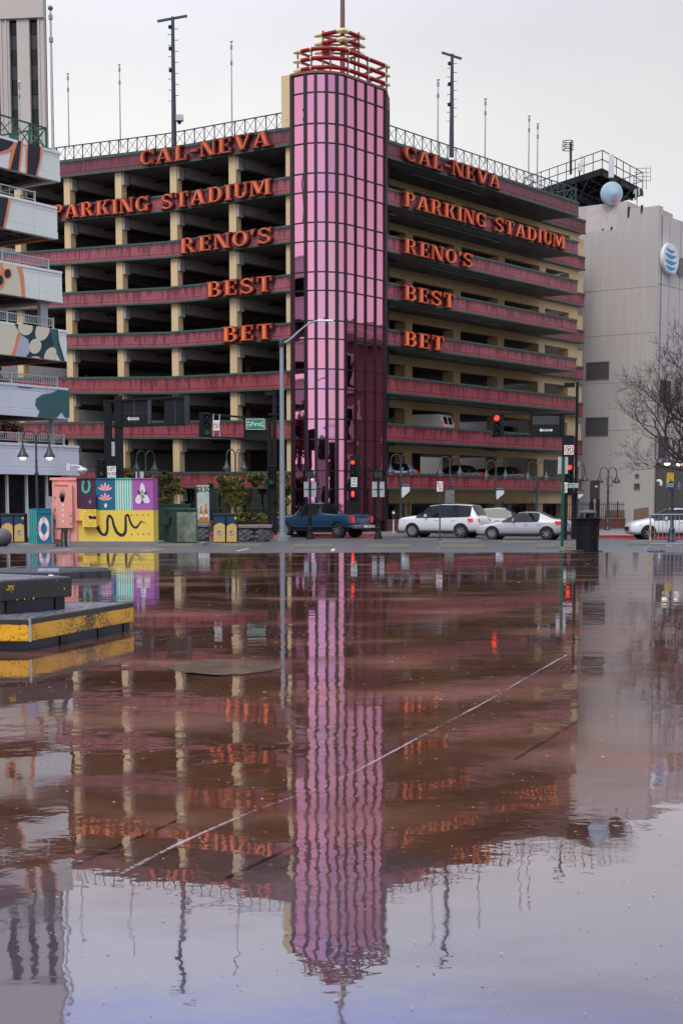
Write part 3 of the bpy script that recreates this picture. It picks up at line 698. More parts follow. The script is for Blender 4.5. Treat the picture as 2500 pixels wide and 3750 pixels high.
# ================================================================== GLASS TOWER
tw = thing('glass_tower', 'tall rounded corner tower of pink mirror glass panes in black framing', 'tower', (0.5, 88, -.41))
ztw = at(1073, 282, Y0).z
rows = [ztw]
rows.append(at(1073, 349, Y0).z)
for a, b in zip(zt, zb): rows += [a + .02, b - .02]
rows.append(.2)
rows = sorted(rows)
Tin = Vector((1.2, 92))
for c in range(9):
    A, B = T[c], T[c + 1]; d = (B - A).normalized(); L = (B - A).length
    fr_ = tw.matrix_basis.inverted() @ frame((A.x, A.y, 0), d)
    for r_ in range(len(rows) - 1):
        z0_, z1_ = rows[r_] + .03, rows[r_ + 1] - .03
        rr = random.Random(c * 97 + r_)
        mb = MB(); mb.box(-L / 2 + .05, L / 2 - .05, 0, .04, -(z1_ - z0_) / 2, (z1_ - z0_) / 2)
        mi = 0
        if c in (2, 3): mi = 1 if (c == 2) else 2
        if rr.random() < .2: mi = rr.choice((0, 1))
        me = mb.mesh('pane', M_pg[mi])
        link(me, 'pane', tw, M=fr_ @ Matrix.Translation((L / 2, .03, (z0_ + z1_) / 2)) @ Matrix.Rotation(R(rr.uniform(-.35, .35)), 4, 'Z') @ Matrix.Rotation(R(rr.uniform(-.3, .3)), 4, 'X'))
# mullions: verticals and horizontals
vm_ = {}
for c in range(10):
    p = T[c]; wv = .19 if c in (0, 1, 2, 3, 4) else (.12 if c == 5 else .07)
    if c in (0, 9): wv = .2
    hh = (hd[max(c - 1, 0)] + hd[min(c, 8)]) / 2; d = Vector((math.cos(R(hh)), math.sin(R(hh))))
    mb = MB(M=tw.matrix_basis.inverted() @ frame((p.x, p.y, 0), d)); mb.box(-wv / 2, wv / 2, -.07, .12, -.4, ztw); mb.build('mullion', M_mull, tw)
for z_ in rows[1:-1]:
    mb = MB(tw)
    for c in range(9):
        A, B = T[c], T[c + 1]; d = (B - A).normalized(); n = Vector((-d.y, d.x))
        a_, b_ = A - n * .03 , B - n * .03; a2, b2 = A + n * .1, B + n * .1
        mb.hexa([(a_.x, a_.y, z_ - .035), (b_.x, b_.y, z_ - .035), (b2.x, b2.y, z_ - .035), (a2.x, a2.y, z_ - .035), (a_.x, a_.y, z_ + .035), (b_.x, b_.y, z_ + .035), (b2.x, b2.y, z_ + .035), (a2.x, a2.y, z_ + .035)])
    mb.build('transom', M_mull, tw)
core = [(p.x + (Tin.x - p.x) * .06, p.y + (Tin.y - p.y) * .06) for p in T] + [(R0.x + .2, R0.y + 2), (P0.x + .3, P0.y + 5)]
mb = MB(tw); mb.prism(core, -.4, ztw - .1, 'xy'); mb.build('core', M_dark, tw)
cap = [(p.x + (p.x - Tin.x) * .02, p.y + (p.y - Tin.y) * .02) for p in T] + [(R0.x + .2, R0.y + 2), (P0.x + .3, P0.y + 5)]
mb = MB(tw); mb.prism(cap, ztw + .002, ztw + .14, 'xy'); mb.build('cornice', M_pinkm, tw)
# spire of bent red pipes with gold ends
sp1 = thing('rooftop_spire', 'stacked red pipe crown with gold ends and mast on the glass tower', 'spire', (0.6, 88, ztw + .14))
def ring(px0, px1, z, big=True):
    o = lambda p, k: Vector((p.x + (Tin.x - p.x) * k, p.y + (Tin.y - p.y) * k))
    if big:
        L1 = P0 + DL * (-.15) ; arc = [o(t, .10) for t in T[1:6]]
        e1 = o(T[0], .1) + DL * .1; e2 = o(T[9], .1) + DRt * .3
        pts = [e1] + arc + [e2]
    else:
        a_ = Vector((at(1257, 1846, 87.2).x, 87.2)); pts = [a_ + DL * 1.75, a_, a_ + DRt * 1.75]
    return [Vector((p.x, p.y, z)) for p in pts]
def zy(py, Y=87.3): return at(1200, py, Y).z
for zi, (py, big) in enumerate(((258, True), (224, True), (190, True), (162, False), (130, False), (98, False))):
    z = zy(py, 86.6); pts = ring(0, 0, z, big)
    full = smooth_path([tuple(p) for p in pts], 5) if big else [tuple(p) for p in pts]
    MB(sp1).tube(full, .125, 10).build('pipe_ring', M_red, sp1, smooth=True)
    ends = [(pts[0], (pts[1] - pts[0]).normalized()), (pts[-1], (pts[-2] - pts[-1]).normalized())]
    for e, d in ends:
        MB(sp1).tube([e + d * .28, e, e - d * .30], [.135, .135, .07], 10).build('gold_end', M_gold, sp1, smooth=True)
    if not big:
        a_ = pts[1]; MB(sp1).tube([a_ + (pts[0] - a_).normalized() * .4, a_, a_ + (pts[2] - a_).normalized() * .4], .145, 10).build('gold_joint', M_gold, sp1, smooth=True)
    else:
        for q_ in (pts[1], pts[5], (pts[5] + pts[6]) / 2):
            d = (pts[6] - pts[5]).normalized() if q_ is not pts[1] else (pts[1] - pts[0]).normalized()
            MB(sp1).tube([q_ - d * .05, q_ + d * .05], .15, 10).build('gold_joint', M_gold, sp1, smooth=True)
    # inner return bars
    mb = MB(sp1); back = Vector((1.0, 91.2, z)) if big else pts[1] + Vector((.1, 2.4, 0))
    mb.beam(pts[0], back, .12, .12); mb.beam(pts[-1], back, .12, .12); mb.beam(pts[0], pts[-1], .1, .1) if not big else None
    mb.build('tie_bar', M_pinkm, sp1)
for (p_, za, zb_) in [(p, ztw + .1, zy(190, 86.6)) for p in [ring(0, 0, 0)[k] for k in (0, 1, 3, 5)] + [ring(0, 0, 0)[6], (ring(0, 0, 0)[5] + ring(0, 0, 0)[6]) / 2]] + [(ring(0, 0, 0, False)[0] - Vector((DL.x, DL.y, 0)) * .3, ztw + .1, zy(98)), (ring(0, 0, 0, False)[2] - Vector((DRt.x, DRt.y, 0)) * .3, ztw + .1, zy(98)), (Vector((.6, 90, 0)), ztw + .1, zy(98))]:
    mb = MB(sp1); mb.beam((p_.x, p_.y, za), (p_.x, p_.y, zb_), .11, .11); mb.build('post', M_pinkm, sp1)
mp_ = ring(0, 0, 0, False)[1]
MB(sp1).tube([(mp_.x - .05, mp_.y + .5, ztw), (mp_.x - .05, mp_.y + .5, zy(98) + 1), (mp_.x - .05, mp_.y + .5, zy(98) + 6)], [.16, .14, .09], 10).build('mast', M_pinkm, sp1, smooth=True)

# ================================================================== SIGN LETTERING (slab serif channel letters)
def glyph(ch):
    T_, t_, s_ = .25, .105, .10; q = []
    def rect(a, b, c, d): q.append(('q', [(a, b), (c, b), (c, d), (a, d)]))
    def stem(x, w_=T_, lo=0, hi=1, bot=True, top=True):
        rect(x, lo, x + w_, hi)
        if bot: rect(x - .07, lo, x + w_ + .07, lo + s_)
        if top: rect(x - .07, hi - s_, x + w_ + .07, hi)
    def arc(cx, cy, rx, ry, a0, a1, th=T_, tv=t_): q.append(('r', cx, cy, rx, ry, th, tv, a0, a1))
    def diag(x0, z0, x1, z1, w_): q.append(('q', [(x0, z0), (x0 + w_, z0), (x1 + w_, z1), (x1, z1)]))
    if ch == 'I': stem(.07); return .39, q
    if ch == 'L': stem(.07); rect(.3, 0, .68, s_); rect(.58, .1, .68, .34); return .72, q
    if ch == 'E': stem(.07); rect(.3, 0, .68, s_); rect(.58, .1, .68, .32); rect(.3, .9, .66, 1); rect(.56, .7, .66, .9); rect(.3, .46, .52, .55); rect(.46, .38, .53, .63); return .72, q
    if ch == 'T': stem(.28, top=False); rect(.03, .9, .78, 1); rect(.03, .68, .12, .9); rect(.69, .68, .78, .9); return .81, q
    if ch == 'C': arc(.42, .5, .42, .5, 48, 312); rect(.68, .64, .78, 1); rect(.68, .0, .76, .3); return .82, q
    if ch == 'G': arc(.42, .5, .42, .5, 48, 300); rect(.68, .66, .78, 1); rect(.58, .0, .78, .42); rect(.5, .38, .88, .46); return .9, q
    if ch == 'O': arc(.43, .5, .43, .5, 0, 360); return .86, q
    if ch == 'D': stem(.07, top=False, bot=False); rect(0, 0, .42, s_); rect(0, .9, .42, 1); arc(.4, .5, .44, .5, -90, 90); return .86, q
    if ch in 'PRB':
        stem(.07, top=False, bot=(ch != 'B')); rect(0, .9, .45, 1); rect(.3, .46, .45, .55)
        if ch == 'B': rect(0, 0, .45, s_)
        arc(.42, .73, .30, .27, -90, 90, .22, .09)
        if ch == 'B': arc(.44, .275, .34, .275, -90, 90, .23, .09); return .8, q
        if ch == 'R': diag(.58, .06, .38, .48, .22); rect(.56, 0, .9, s_); return .9, q
        return .76, q
    if ch == 'S':
        arc(.36, .735, .33, .265, 20, 262, .2, .10); arc(.36, .265, .35, .27, -160, 92, .2, .10); rect(.6, .68, .7, 1); rect(.01, 0, .11, .34); q.append(('q', [(.12, .62), (.3, .44), (.62, .38), (.44, .6)])); return .73, q
    if ch == 'U':
        rect(.07, .32, .31, 1); rect(0, .9, .38, 1); rect(.62, .32, .73, 1); rect(.52, .9, .82, 1); arc(.4, .34, .33, .34, 180, 360, .24, .12); return .82, q
    if ch == 'M': stem(.05, .11); stem(.82, .24); diag(.38, .12, .1, .95, .26); diag(.42, .12, .72, .95, .11); rect(0, .9, .3, 1); return 1.12, q
    if ch == 'N': stem(.06, .11); stem(.68, .11); diag(.52, .0, .06, .98, .27); return .86, q
    if ch == 'V': diag(.32, .02, .06, .95, .26); diag(.42, .02, .72, .95, .11); rect(-.02, .9, .4, 1); rect(.58, .9, .9, 1); return .88, q
    if ch == 'A': diag(.06, .05, .36, .98, .11); diag(.58, .05, .34, .98, .26); rect(-.02, 0, .27, s_); rect(.48, 0, .92, s_); rect(.2, .28, .6, .37); return .9, q
    if ch == 'K': stem(.07); diag(.38, .46, .62, .94, .12); diag(.58, .05, .36, .55, .24); rect(.5, .9, .86, 1); rect(.5, 0, .9, s_); return .9, q
    if ch == '-': rect(.05, .42, .42, .58); return .47, q
    if ch == "'": q.append(('q', [(.04, .62), (.12, .62), (.24, 1), (.02, 1)])); return .24, q
    return .45, []
def poly_of(p, e=0):
    if p[0] == 'q':
        P = p[1]; n = len(P); A = sum(P[i][0] * P[(i + 1) % n][1] - P[(i + 1) % n][0] * P[i][1] for i in range(n))
        s = 1 if A > 0 else -1; ls = []
        for i in range(n):
            a, b = P[i], P[(i + 1) % n]; dx, dy = b[0] - a[0], b[1] - a[1]; L = math.hypot(dx, dy); nx, ny = -dy / L * s, dx / L * s
            ls.append(((a[0] + nx * e, a[1] + ny * e), (dx, dy)))
        o = []
        for i in range(n):
            (p1, d1), (p2, d2) = ls[i - 1], ls[i]; den = d1[0] * d2[1] - d1[1] * d2[0]
            k = ((p2[0] - p1[0]) * d2[1] - (p2[1] - p1[1]) * d2[0]) / den; o.append((p1[0] + d1[0] * k, p1[1] + d1[1] * k))
        return [o]
    _, cx, cy, rx, ry, th, tv, a0, a1 = p; n = 16; O = []
    for i in range(n):
        q4 = []
        for a in (a0 + (a1 - a0) * i / n, a0 + (a1 - a0) * (i + 1) / n):
            c, s = math.cos(R(a)), math.sin(R(a)); tt = tv + (th - tv) * abs(c) ** 1.3
            q4.append(((cx + (rx - e) * c, cy + (ry - e) * s), (cx + (rx - tt + e) * c, cy + (ry - tt + e) * s)))
        O.append([q4[0][0], q4[0][1], q4[1][1], q4[1][0]])
    return O
M_lets = {}
def letmats(k, glow):
    if k not in M_lets:
        M_lets[k] = (mat('letter_tray_' + k, (.10, .016, .012), .5, var=.3, scale=5), mat('letter_face_' + k, (.46, .066, .022), .5, var=.25, scale=3, c2=(.56, .10, .035), emit=(1, .14, .015), estr=glow * .28),
                     mat('letter_tube_' + k, (.66, .16, .07), .3, emit=(1, .25, .06), estr=glow * .5))
    return M_lets[k]
def lettering(s, fo, xa, xb, zc, H, glow, label, slope=None):
    """fo: reading frame matrix, text from xa to xb on it, centre height zc (number or function of x)"""
    gl = [(c, *glyph(c)) for c in s]; gap = .10; tot = sum(g[1] for g in gl) + gap * (len(s) - 1)
    sx = (xb - xa) / (tot * H)
    org = fo @ Vector(((xa + xb) / 2, 0, (zc((xa + xb) / 2) if callable(zc) else zc)))
    th_ = thing('sign_lettering', label, 'sign', org, 0, 'orange slab letter signs on the garage')
    x = xa; mt = letmats('%.1f' % glow, glow)
    for c, wdt, prims in gl:
        if prims:
            zz = (zc(x) if callable(zc) else zc) - H / 2
            mb = MB(M=th_.matrix_basis.inverted() @ fo @ Matrix.Translation((x, -.20, zz)))
            k = 0
            for p in prims:
                for e, m, d in ((-.03, 0, -.05), (.022, 1, -.10), (.045 if p[0] == 'r' or True else 0, 2, -.125)):
                    if e == .045:
                        if p[0] == 'q':
                            xs = [u[0] for u in p[1]]; zs_ = [u[1] for u in p[1]]
                            if min(max(xs) - min(xs), max(zs_) - min(zs_)) < .2 : continue
                        elif p[5] < .2: continue
                        e = .085
                    for P in poly_of(p, e):
                        mb.prism([(u[0] * H * sx, u[1] * H) for u in P], d - .0015 * (k % 12), .14 if m == 0 else d + .06, 'xz', m)
                    k += 1
            mb.build('letter', mt, th_)
        x += (wdt + gap) * H * sx
    return th_
def xl(px): return -tx(px, P0, DL)
def xr_(px): return tx(px, R0, DRt)
zcL = lambda i: (lambda x: zl(i, -x) - (zt[i] - zb[i]) / 2 + .04)
names = [('CAL-NEVA', 0, 539, 1006, 1463, 1808, .10), ('PARKING STADIUM', 1, 222, 1006, 1464, 2042, .35), ("RENO'S", 2, 679, 1008, 1464, 1711, .3), ('BEST', 3, 773, 1010, 1464, 1648, .45), ('BET', 4, 829, 1010, 1464, 1610, .6)]
rowt = ['roof-level', 'second', 'third', 'fourth', 'fifth']
fLw = frame((P0.x, P0.y, 0), RD); fRw = frame((R0.x, R0.y, 0), DRt)
for s, i, a, b, c, d, gl_ in names:
    nm = s.replace("'", '’')
    lettering(s, fLw, xl(a), xl(b), zcL(i), .92, gl_, 'orange slab letters %s on the %s band left of the glass tower' % (s, rowt[i]))
    lettering(s, fRw, xr_(c), xr_(d), (zt[i] + zb[i]) / 2 + .04, .92, gl_, 'orange slab letters %s on the %s band right of the glass tower' % (s, rowt[i]))

# ================================================================== LEFT MURAL PARKING STRUCTURE
A36 = Vector((math.sin(R(34.8)), math.cos(R(34.8))))
CL = at(243, 1846, 74.6); CL = Vector((CL.x, CL.y))
lb = thing('mural_garage', 'white parking structure with painted murals on its parapets at the left edge', 'parking garage', (CL.x, CL.y, -.4))
O0 = CL - A36 * 16
fA = frame((O0.x, O0.y, 0), A36); ilb = lb.matrix_basis.inverted()
lev = [(at(242, a, 74.6).z, at(242, b, 74.6).z) for a, b in ((557, 667), (761, 879), (995, 1110), (1208, 1323), (1420, 1534), (1630, 1741))]
lxs = [16.0, 15.75, 16.0, 16.25, 16.3, 17.0]
def prof_panel(L, h, m):
    mb = MB(); mb.prism([(0, 0), (.3, 0), (.3, h), (-.04, h), (-.04, h - .12), (0, h - .14), (0, h * .82), (.02, h * .815), (.02, h * .80), (0, h * .795), (0, h * .25), (.02, h * .245), (.02, h * .215), (-.03, h * .21), (-.03, 0)], .008, L - .008, 'yz')
    return mb.mesh('panel', m)
DLn = DL
for i, (zt_, zb_) in enumerate(lev):
    h = zt_ - zb_; m = M_mw if i < 4 else M_mwb; X = lxs[i]
    for a, b in ((X - 16, X - 9.6), (X - 9.6, X - 6.3), (X - 6.3, X - 1.6), (X - 1.6, X)):
        link(prof_panel(b - a, h, m), 'panel', lb, M=ilb @ fA @ Matrix.Translation((a, 0, zb_)))
    # north face
    e = fA @ Vector((X, 0, 0)); fB = frame((e.x, e.y, 0), DLn)
    for a in range(4): link(prof_panel(4.5, h, m if a % 2 else M_orb if i % 2 else m), 'panel', lb, M=ilb @ fB @ Matrix.Translation((a * 4.5 + .3, -.0, zb_)))
    # waffle slab: deck and crossing ribs
    loc = ilb @ fA
    q = lambda x, d: (x + DLn.dot(A36) * d, DLn.dot(Vector((-A36.y, A36.x))) * d)
    mb = MB(M=loc); P = [q(X - 16, .33), q(X - .35, .33), q(X - .35, 18), q(X - 16, 18)]
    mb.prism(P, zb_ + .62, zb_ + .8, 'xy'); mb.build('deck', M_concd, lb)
    mb = MB(M=loc)
    for k in range(17):
        x = X - 15.6 + k * .93
        if x < X - .6:
            a, b = q(x, .35), q(x, 12); mb.beam((a[0], a[1], zb_ + .41), (b[0], b[1], zb_ + .41), .16, .4)
    for k in range(12):
        a, b = q(X - 15.8, .9 + k * .93), q(X - .4, .9 + k * .93); mb.beam((a[0], a[1], zb_ + .412), (b[0], b[1], zb_ + .412), .16, .4)
    mb.build('waffle_ribs', M_concd, lb)
    mb = MB(M=loc); a, b = q(X - .5, .35), q(X - .5, 17); mb.beam((a[0], a[1], zb_ + .38), (b[0], b[1], zb_ + .38), .4, .55); mb.build('edge_beam', M_concd, lb)
    # handrail on top of the parapet
    if i:
        mb = MB(M=loc); x1 = X - [0, 1.4, .8, .8, .65, .95][i]; zz = zt_
        mb.box(X - 16, x1, .1, .15, zz + .48, zz + .53); mb.box(X - 16, x1, .1, .15, zz + .12, zz + .15)
        mb.build('handrail', M_signb, lb)
        st = MB(); st.box(-.012, .012, .11, .135, .12, .5); bme = st.mesh('baluster', M_signb)
        for k in range(38 if i > 1 else 8): link(bme, 'baluster', lb, M=ilb @ fA @ Matrix.Translation((x1 - .02 - k * (.12 if i > 1 else .55), 0, zz)))
        for k in (0, 3.1): MB(M=loc).box(x1 - k - .06, x1 - k + .02, .08, .17, zz, zz + .56).build('post', M_signb, lb)
for i, X in ((3, 14.95), (5, 15.6)):
    mb = MB(M=ilb @ fA); mb.box(X, X + .14 if i == 5 else X + .5, .5, .75, lev[i][0] - .5, lev[i - 1][1] + .1 if i == 5 else lev[i][0] + 1.55)
    mb.build('column', M_signb, lb)
mb = MB(M=ilb @ fA); mb.tube([(15.3, .6, lev[3][0] + 1.5), (15.3, .6, lev[2][1])], .05, 6); mb.build('pipe', M_blk2, lb)
mb = MB(M=ilb @ fA); mb.box(-2, 8, 6, 6.4, -.4, 20); mb.build('inner_wall', M_conc, lb)
mb = MB(M=ilb @ fA); mb.box(0, 16.3, .6, .7, -.4, lev[5][1] + .3); mb.build('shop_glass', M_glassd, lb)
mb = MB(M=ilb @ fA)
for x in (16.45, 15.1, 13.7, 12.4, 11): mb.box(x, x + .09, .45, .6, -.4, lev[5][1] + .1)
mb.build('shop_frame', M_white, lb)
# murals: flat painted shapes on each parapet (reading frame of the face)
def px_on(fo, px, py, face=0):
    """local x,z where picture point meets the face plane y=0 of frame fo"""
    d = Vector(ray(px, py)); o = Vector((0, 0, HC)); inv = fo.inverted(); o2 = inv @ o; d2 = inv.to_3x3() @ d
    k = -o2.y / d2.y; p = o2 + d2 * k; return (p.x, p.z)
def mural(i, shapes, name='painted_mural'):
    mb = MB(M=ilb @ fA); h = lev[i][0] - lev[i][1]; ms = []; zlo, zhi = lev[i][1], lev[i][0]
    for k, (m, pts) in enumerate(shapes):
        if m not in ms: ms.append(m)
        P = [px_on(fA, x * .42492 + 0, 350 + y * .42517) for x, y in pts]
        # clip to the parapet
        P = clip_band(P, zlo + .004, zhi - .004)
        if len(P) > 2: mb.prism(P, -.004 - .003 * k - .042, -.001 - .0, 'xz', ms.index(m)) if False else mb.prism(P, -.034 - .004 * k, .01, 'xz', ms.index(m))
    mb.build(name, ms, lb)
def clip_band(P, lo, hi):
    for sgn, lim in ((1, lo), (-1, -hi)):
        o = []
        for i in range(len(P)):
            a, b = P[i - 1], P[i]; fa, fb = sgn * a[1] - lim, sgn * b[1] - lim
            if (fa >= 0) != (fb >= 0): k = fa / (fa - fb); o.append((a[0] + (b[0] - a[0]) * k, a[1] + (b[1] - a[1]) * k))
            if fb >= 0: o.append(b)
        P = o
        if not P: return []
    return P
def zell(cx, cy, rx, ry, n=26, rot=0): return ell(cx, cy, rx, ry, n, rot=rot)
mural(0, [(M_mn, [(-250, 250), (160, 340), (128, 420), (90, 460), (0, 500), (-250, 520)]),
          (M_mo, [(125, 360), (160, 360), (138, 470), (90, 640), (66, 640), (95, 480), (105, 470), (60, 490), (0, 500), (0, 485), (70, 462), (110, 420)]),
          (M_mn, [(160, 370), (188, 370), (160, 650), (86, 640), (126, 480)]),
          (M_mo, [(183, 370), (200, 374), (170, 662), (155, 660)]),
          (M_mo, [(232, 388), (250, 392), (236, 470), (234, 680), (218, 678), (222, 470)]),
          (M_mn, [(245, 385), (350, 405), (345, 500), (312, 690), (230, 690), (235, 480)]),
          (M_mo, [(346, 410), (366, 414), (360, 500), (322, 692), (304, 690), (338, 560)])])
mural(1, [(M_mn, [(-250, 860), (78, 880), (50, 1020), (26, 1160), (-250, 1140)]), (M_mo, [(74, 876), (92, 880), (68, 1040), (42, 1158), (22, 1152), (50, 1020)])])
mural(2, [(M_mcream, [(-260, 1400), (150, 1440), (190, 1560), (205, 1760), (-260, 1740)]),
          (M_mo, [(134, 1440), (178, 1450), (205, 1560), (220, 1760), (190, 1760), (172, 1580)]),
          (M_mo, zell(67, 1533, 36, 46)), (M_mo, zell(-8, 1600, 50, 70)), (M_mo, [(0, 1440), (18, 1440), (22, 1480), (44, 1500), (40, 1600), (0, 1600)]), (M_mn, zell(62, 1533, 27, 37)), (M_mn, zell(-2, 1590, 26, 42))])
mural(3, [(M_mcream, [(-260, 1900), (350, 1980), (300, 2260), (-260, 2240)]), (M_mo, [(150, 2040), (178, 2050), (150, 2160), (128, 2260), (90, 2250), (125, 2150)]),
          (M_ml, [(176, 2060), (235, 2090), (262, 2190), (220, 2270), (130, 2250), (150, 2150)]),
          (M_mt2, [(120, 1965), (440, 2000), (470, 2290), (220, 2250), (262, 2200), (240, 2100), (180, 2060)]),
          (M_mt, [(425, 2005), (492, 2015), (500, 2120), (552, 2290), (520, 2290), (470, 2180)]), (M_mt2, [(484, 2012), (494, 2014), (505, 2120), (556, 2290), (542, 2290), (492, 2150)]),
          (M_mcream, zell(215, 2000, 62, 66, rot=-20)), (M_mcream, zell(362, 2030, 58, 84, rot=20)), (M_mcream, zell(300, 2160, 50, 66, rot=15)), (M_mcream, zell(428, 2240, 46, 76, rot=25)), (M_mcream, zell(300, 2290, 56, 44))])
z5m = lambda pts: [(x * .70153 / .42492, (900 + y * .70153) / .42517) for x, y in pts]
mural(4, [(M_mt, z5m([(75, 225), (215, 232), (225, 236), (150, 245), (100, 240)])),
          (M_mt, z5m([(270, 270), (310, 250), (360, 244), (362, 400), (340, 400), (320, 372), (292, 400), (192, 400), (206, 365), (184, 330), (190, 300), (220, 278)])) ])
# green roof lattice of the mural garage
zt0 = lev[0][0]; xe = px_on(fA, 188, 520)[0]; M_lat = mat('lattice_green', (.01, .07, .05), .45)
def bay(L, hh):
    mb = MB()
    for z_ in (.06, hh): mb.box(0, L, -.035, .035, z_ - .04, z_ + .03)
    mb.box(-.035, .035, -.034, .034, .09, hh - .04); mb.beam((.03, -.018, .1), (L - .03, -.018, hh - .05), .04, .04); mb.beam((.03, .02, hh - .05), (L - .03, .02, .1), .04, .04)
    return mb.mesh('railing_bay', M_lat)
bm1 = bay(1.1, 1.12)
for k in range(9): link(bm1, 'railing_bay', lb, M=ilb @ fA @ Matrix.Translation((xe - 1.1 * (k + 1), .35, zt0)))
for k in range(6): link(bm1, 'railing_bay', lb, M=ilb @ fA @ Matrix.Translation((xe, .36, zt0)) @ Matrix.Rotation(R(97), 4, 'Z') @ Matrix.Translation((k * 1.1, 0, 0)))
MB(M=ilb @ fA).box(xe - .035, xe + .035, .315, .385, zt0, zt0 + 1.14).build('post', M_lat, lb)
# security camera arm on the corner
sc_ = thing('security_camera', 'white dome camera on a short arm at the mural building corner', 'camera', (CL.x, CL.y, lev[5][1] + .2))
p = at(K(167), K(1077), 73.5)
mb = MB(sc_); mb.tube([(p.x - .15, p.y, p.z + .15), (p.x + .15, p.y, p.z + .18), (p.x + .45, p.y, p.z + .12), (p.x + .5, p.y, p.z)], .05, 8); mb.build('arm', M_white, sc_)
mb = MB(sc_); mb.box(p.x - .28, p.x - .1, p.y - .1, p.y + .1, p.z - .1, p.z + .3); mb.build('bracket', M_white, sc_)
mb = MB(sc_); mb.lathe([(.1, .08), (.25, .0), (.28, -.08), (.24, -.16), (.1, -.28), (.02, -.3)], 14, (p.x + .5, p.y, p.z)); mb.build('dome', M_white, sc_, smooth=True)

# ================================================================== HOTEL TOWER behind
ht = thing('hotel_tower', 'tall beige concrete tower with dark vertical window strips at the upper left', 'building', tuple(at(60, 1846, 150).xy) + (-.5,))
cr = at(168, 1846, 150); fH = frame((cr.x - 30, cr.y, 0), (1, -.12)); ih = ht.matrix_basis.inverted() @ fH
# the corner lies at local x = 30
zH = at(168, 0, 150).z + 14
def hx(px): return px_on(fH, px, 400)[0]
xs = [(hx(0) - 9, hx(-40)), (hx(-40), hx(4)), (hx(40), hx(68)), (hx(113), hx(143))]
segs = [(0, hx(-140)), (hx(-112), hx(-64)), (hx(-36) , hx(-28)), (hx(4), hx(40)), (hx(68), hx(113)), (hx(143), 30.0)]
ztopw = px_on(fH, 60, 85)[1]
for a, b in ((0, hx(-30)), (hx(4), hx(40)), (hx(68), hx(113)), (hx(143), hx(166))):
    mb = MB(M=ih); mb.box(a, b, 0, .6, -.5, ztopw + .4)
    if b - a > 1.6:
        pass
    mb.build('wall_pier', M_tower, ht)
mb = MB(M=ih); mb.box(0, hx(168), -.25, .6, ztopw + .4 , zH); mb.build('wall_top', M_tower, ht)
mb = MB(M=ih); mb.box(hx(148), hx(152), -.12, 0, -.5, ztopw + .4); mb.box(hx(10), hx(14), -.12, 0, -.5, ztopw + .4); mb.box(hx(28), hx(32), -.12, 0, -.5, ztopw + .4); mb.build('pilaster', M_tower, ht)
mb = MB(M=ih); mb.prism([(.2, 1.0), (hx(165), 1.0), (hx(165) - 8, 22), (.2, 22)], -.5, zH - .2, 'xy'); mb.build('core', M_tower, ht)
hm = {}
for a, b in ((hx(-30), hx(4)), (hx(40), hx(68)), (hx(113), hx(143))):
    for k in range(14):
        z1_ = ztopw + .4 - k * 1.45 * 1.0; key = round(b - a, 2)
        if (key, k % 2) not in hm:
            c = MB(); c.box(0, b - a, 0, .1, .02, 1.42); hm[(key, k % 2)] = c.mesh('window', M_hwin if k % 2 else M_glassd)
        link(hm[(key, k % 2)], 'window', ht, M=ih @ Matrix.Translation((a, .45, z1_ - 1.45)))

# ================================================================== GREY OFFICE BUILDING on the right
CA = at(2390, 1846, 114); CA = Vector((CA.x, CA.y))
of = thing('office_building', 'windowless grey beige office building with louvre vents and blue globe sign', 'building', (CA.x, CA.y, -.42))
fF = frame((CA.x, CA.y, 0), -DL); fS = frame((CA.x, CA.y, 0), DRt); io = of.matrix_basis.inverted()
zF1 = at(2390, 752, 114).z; zF0 = px_on(fF, 2200, 846)[1]
xm = px_on(fF, 2257, 900)[0]
def cutwall(fo, x0, x1, z0, z1, th_, holes, m, name='wall'):
    """wall with real rectangular openings"""
    xs_ = sorted({x0, x1, *[h[0] for h in holes], *[h[1] for h in holes]}); zs_ = sorted({z0, z1, *[h[2] for h in holes], *[h[3] for h in holes]})
    mb = MB(M=fo)
    for xa, xb in zip(xs_, xs_[1:]):
        run = None
        for za, zb2 in zip(zs_, zs_[1:]):
            cx_, cz_ = (xa + xb) / 2, (za + zb2) / 2
            if any(h[0] < cx_ < h[1] and h[2] < cz_ < h[3] for h in holes): run = None; continue
            mb.box(xa, xb, 0, th_, za, zb2)
    bm = bmesh.new(); me = mb.mesh(name, m); bm.from_mesh(me); bmesh.ops.remove_doubles(bm, verts=bm.verts, dist=.0005)
    # drop doubled inner faces
    seen = {}
    for f in bm.faces:
        k = tuple(sorted(v.index for v in f.verts)); seen.setdefault(k, []).append(f)
    dead = [f for L in seen.values() if len(L) > 1 for f in L]
    bmesh.ops.delete(bm, geom=dead, context='FACES'); bm.to_mesh(me); bm.free()
    return me
def hole(fo, pts):
    a = px_on(fo, *pts[0]); b = px_on(fo, *pts[1]); return (min(a[0], b[0]), max(a[0], b[0]), min(a[1], b[1]), max(a[1], b[1]))
vF = [hole(fF, (Z7(*a), Z7(*b))) for a, b in (((1060, 324), (1182, 415)), ((1057, 612), (1177, 710)), ((1168, 920), (1200, 968)), ((1316, 906), (1338, 931)), ((1310, 955), (1343, 992)))]
vS = [hole(fS, (Z7(*a), Z7(*b))) for a, b in (((1436, 410), (1502, 535)), ((1424, 705), (1490, 832)))]
link(cutwall(io @ fF, xm, 0, -.42, zF1, .4, [h for h in vF if h[0] > xm], M_tan), 'wall', of)
link(cutwall(io @ fF, -30, xm, -.42, zF0, .4, [h for h in vF if h[1] <= xm], M_tan), 'wall', of)
for h in vF:
    if h[0] < xm < h[1]: print('VENT', h, xm)
zS = px_on(fS, 2470, 802)[1]; xs1 = px_on(fS, 2424, 900)[0]
link(cutwall(io @ fS, .402, xs1, 4.6, zF1 - .002, .4, [], M_tan2), 'wall', of)
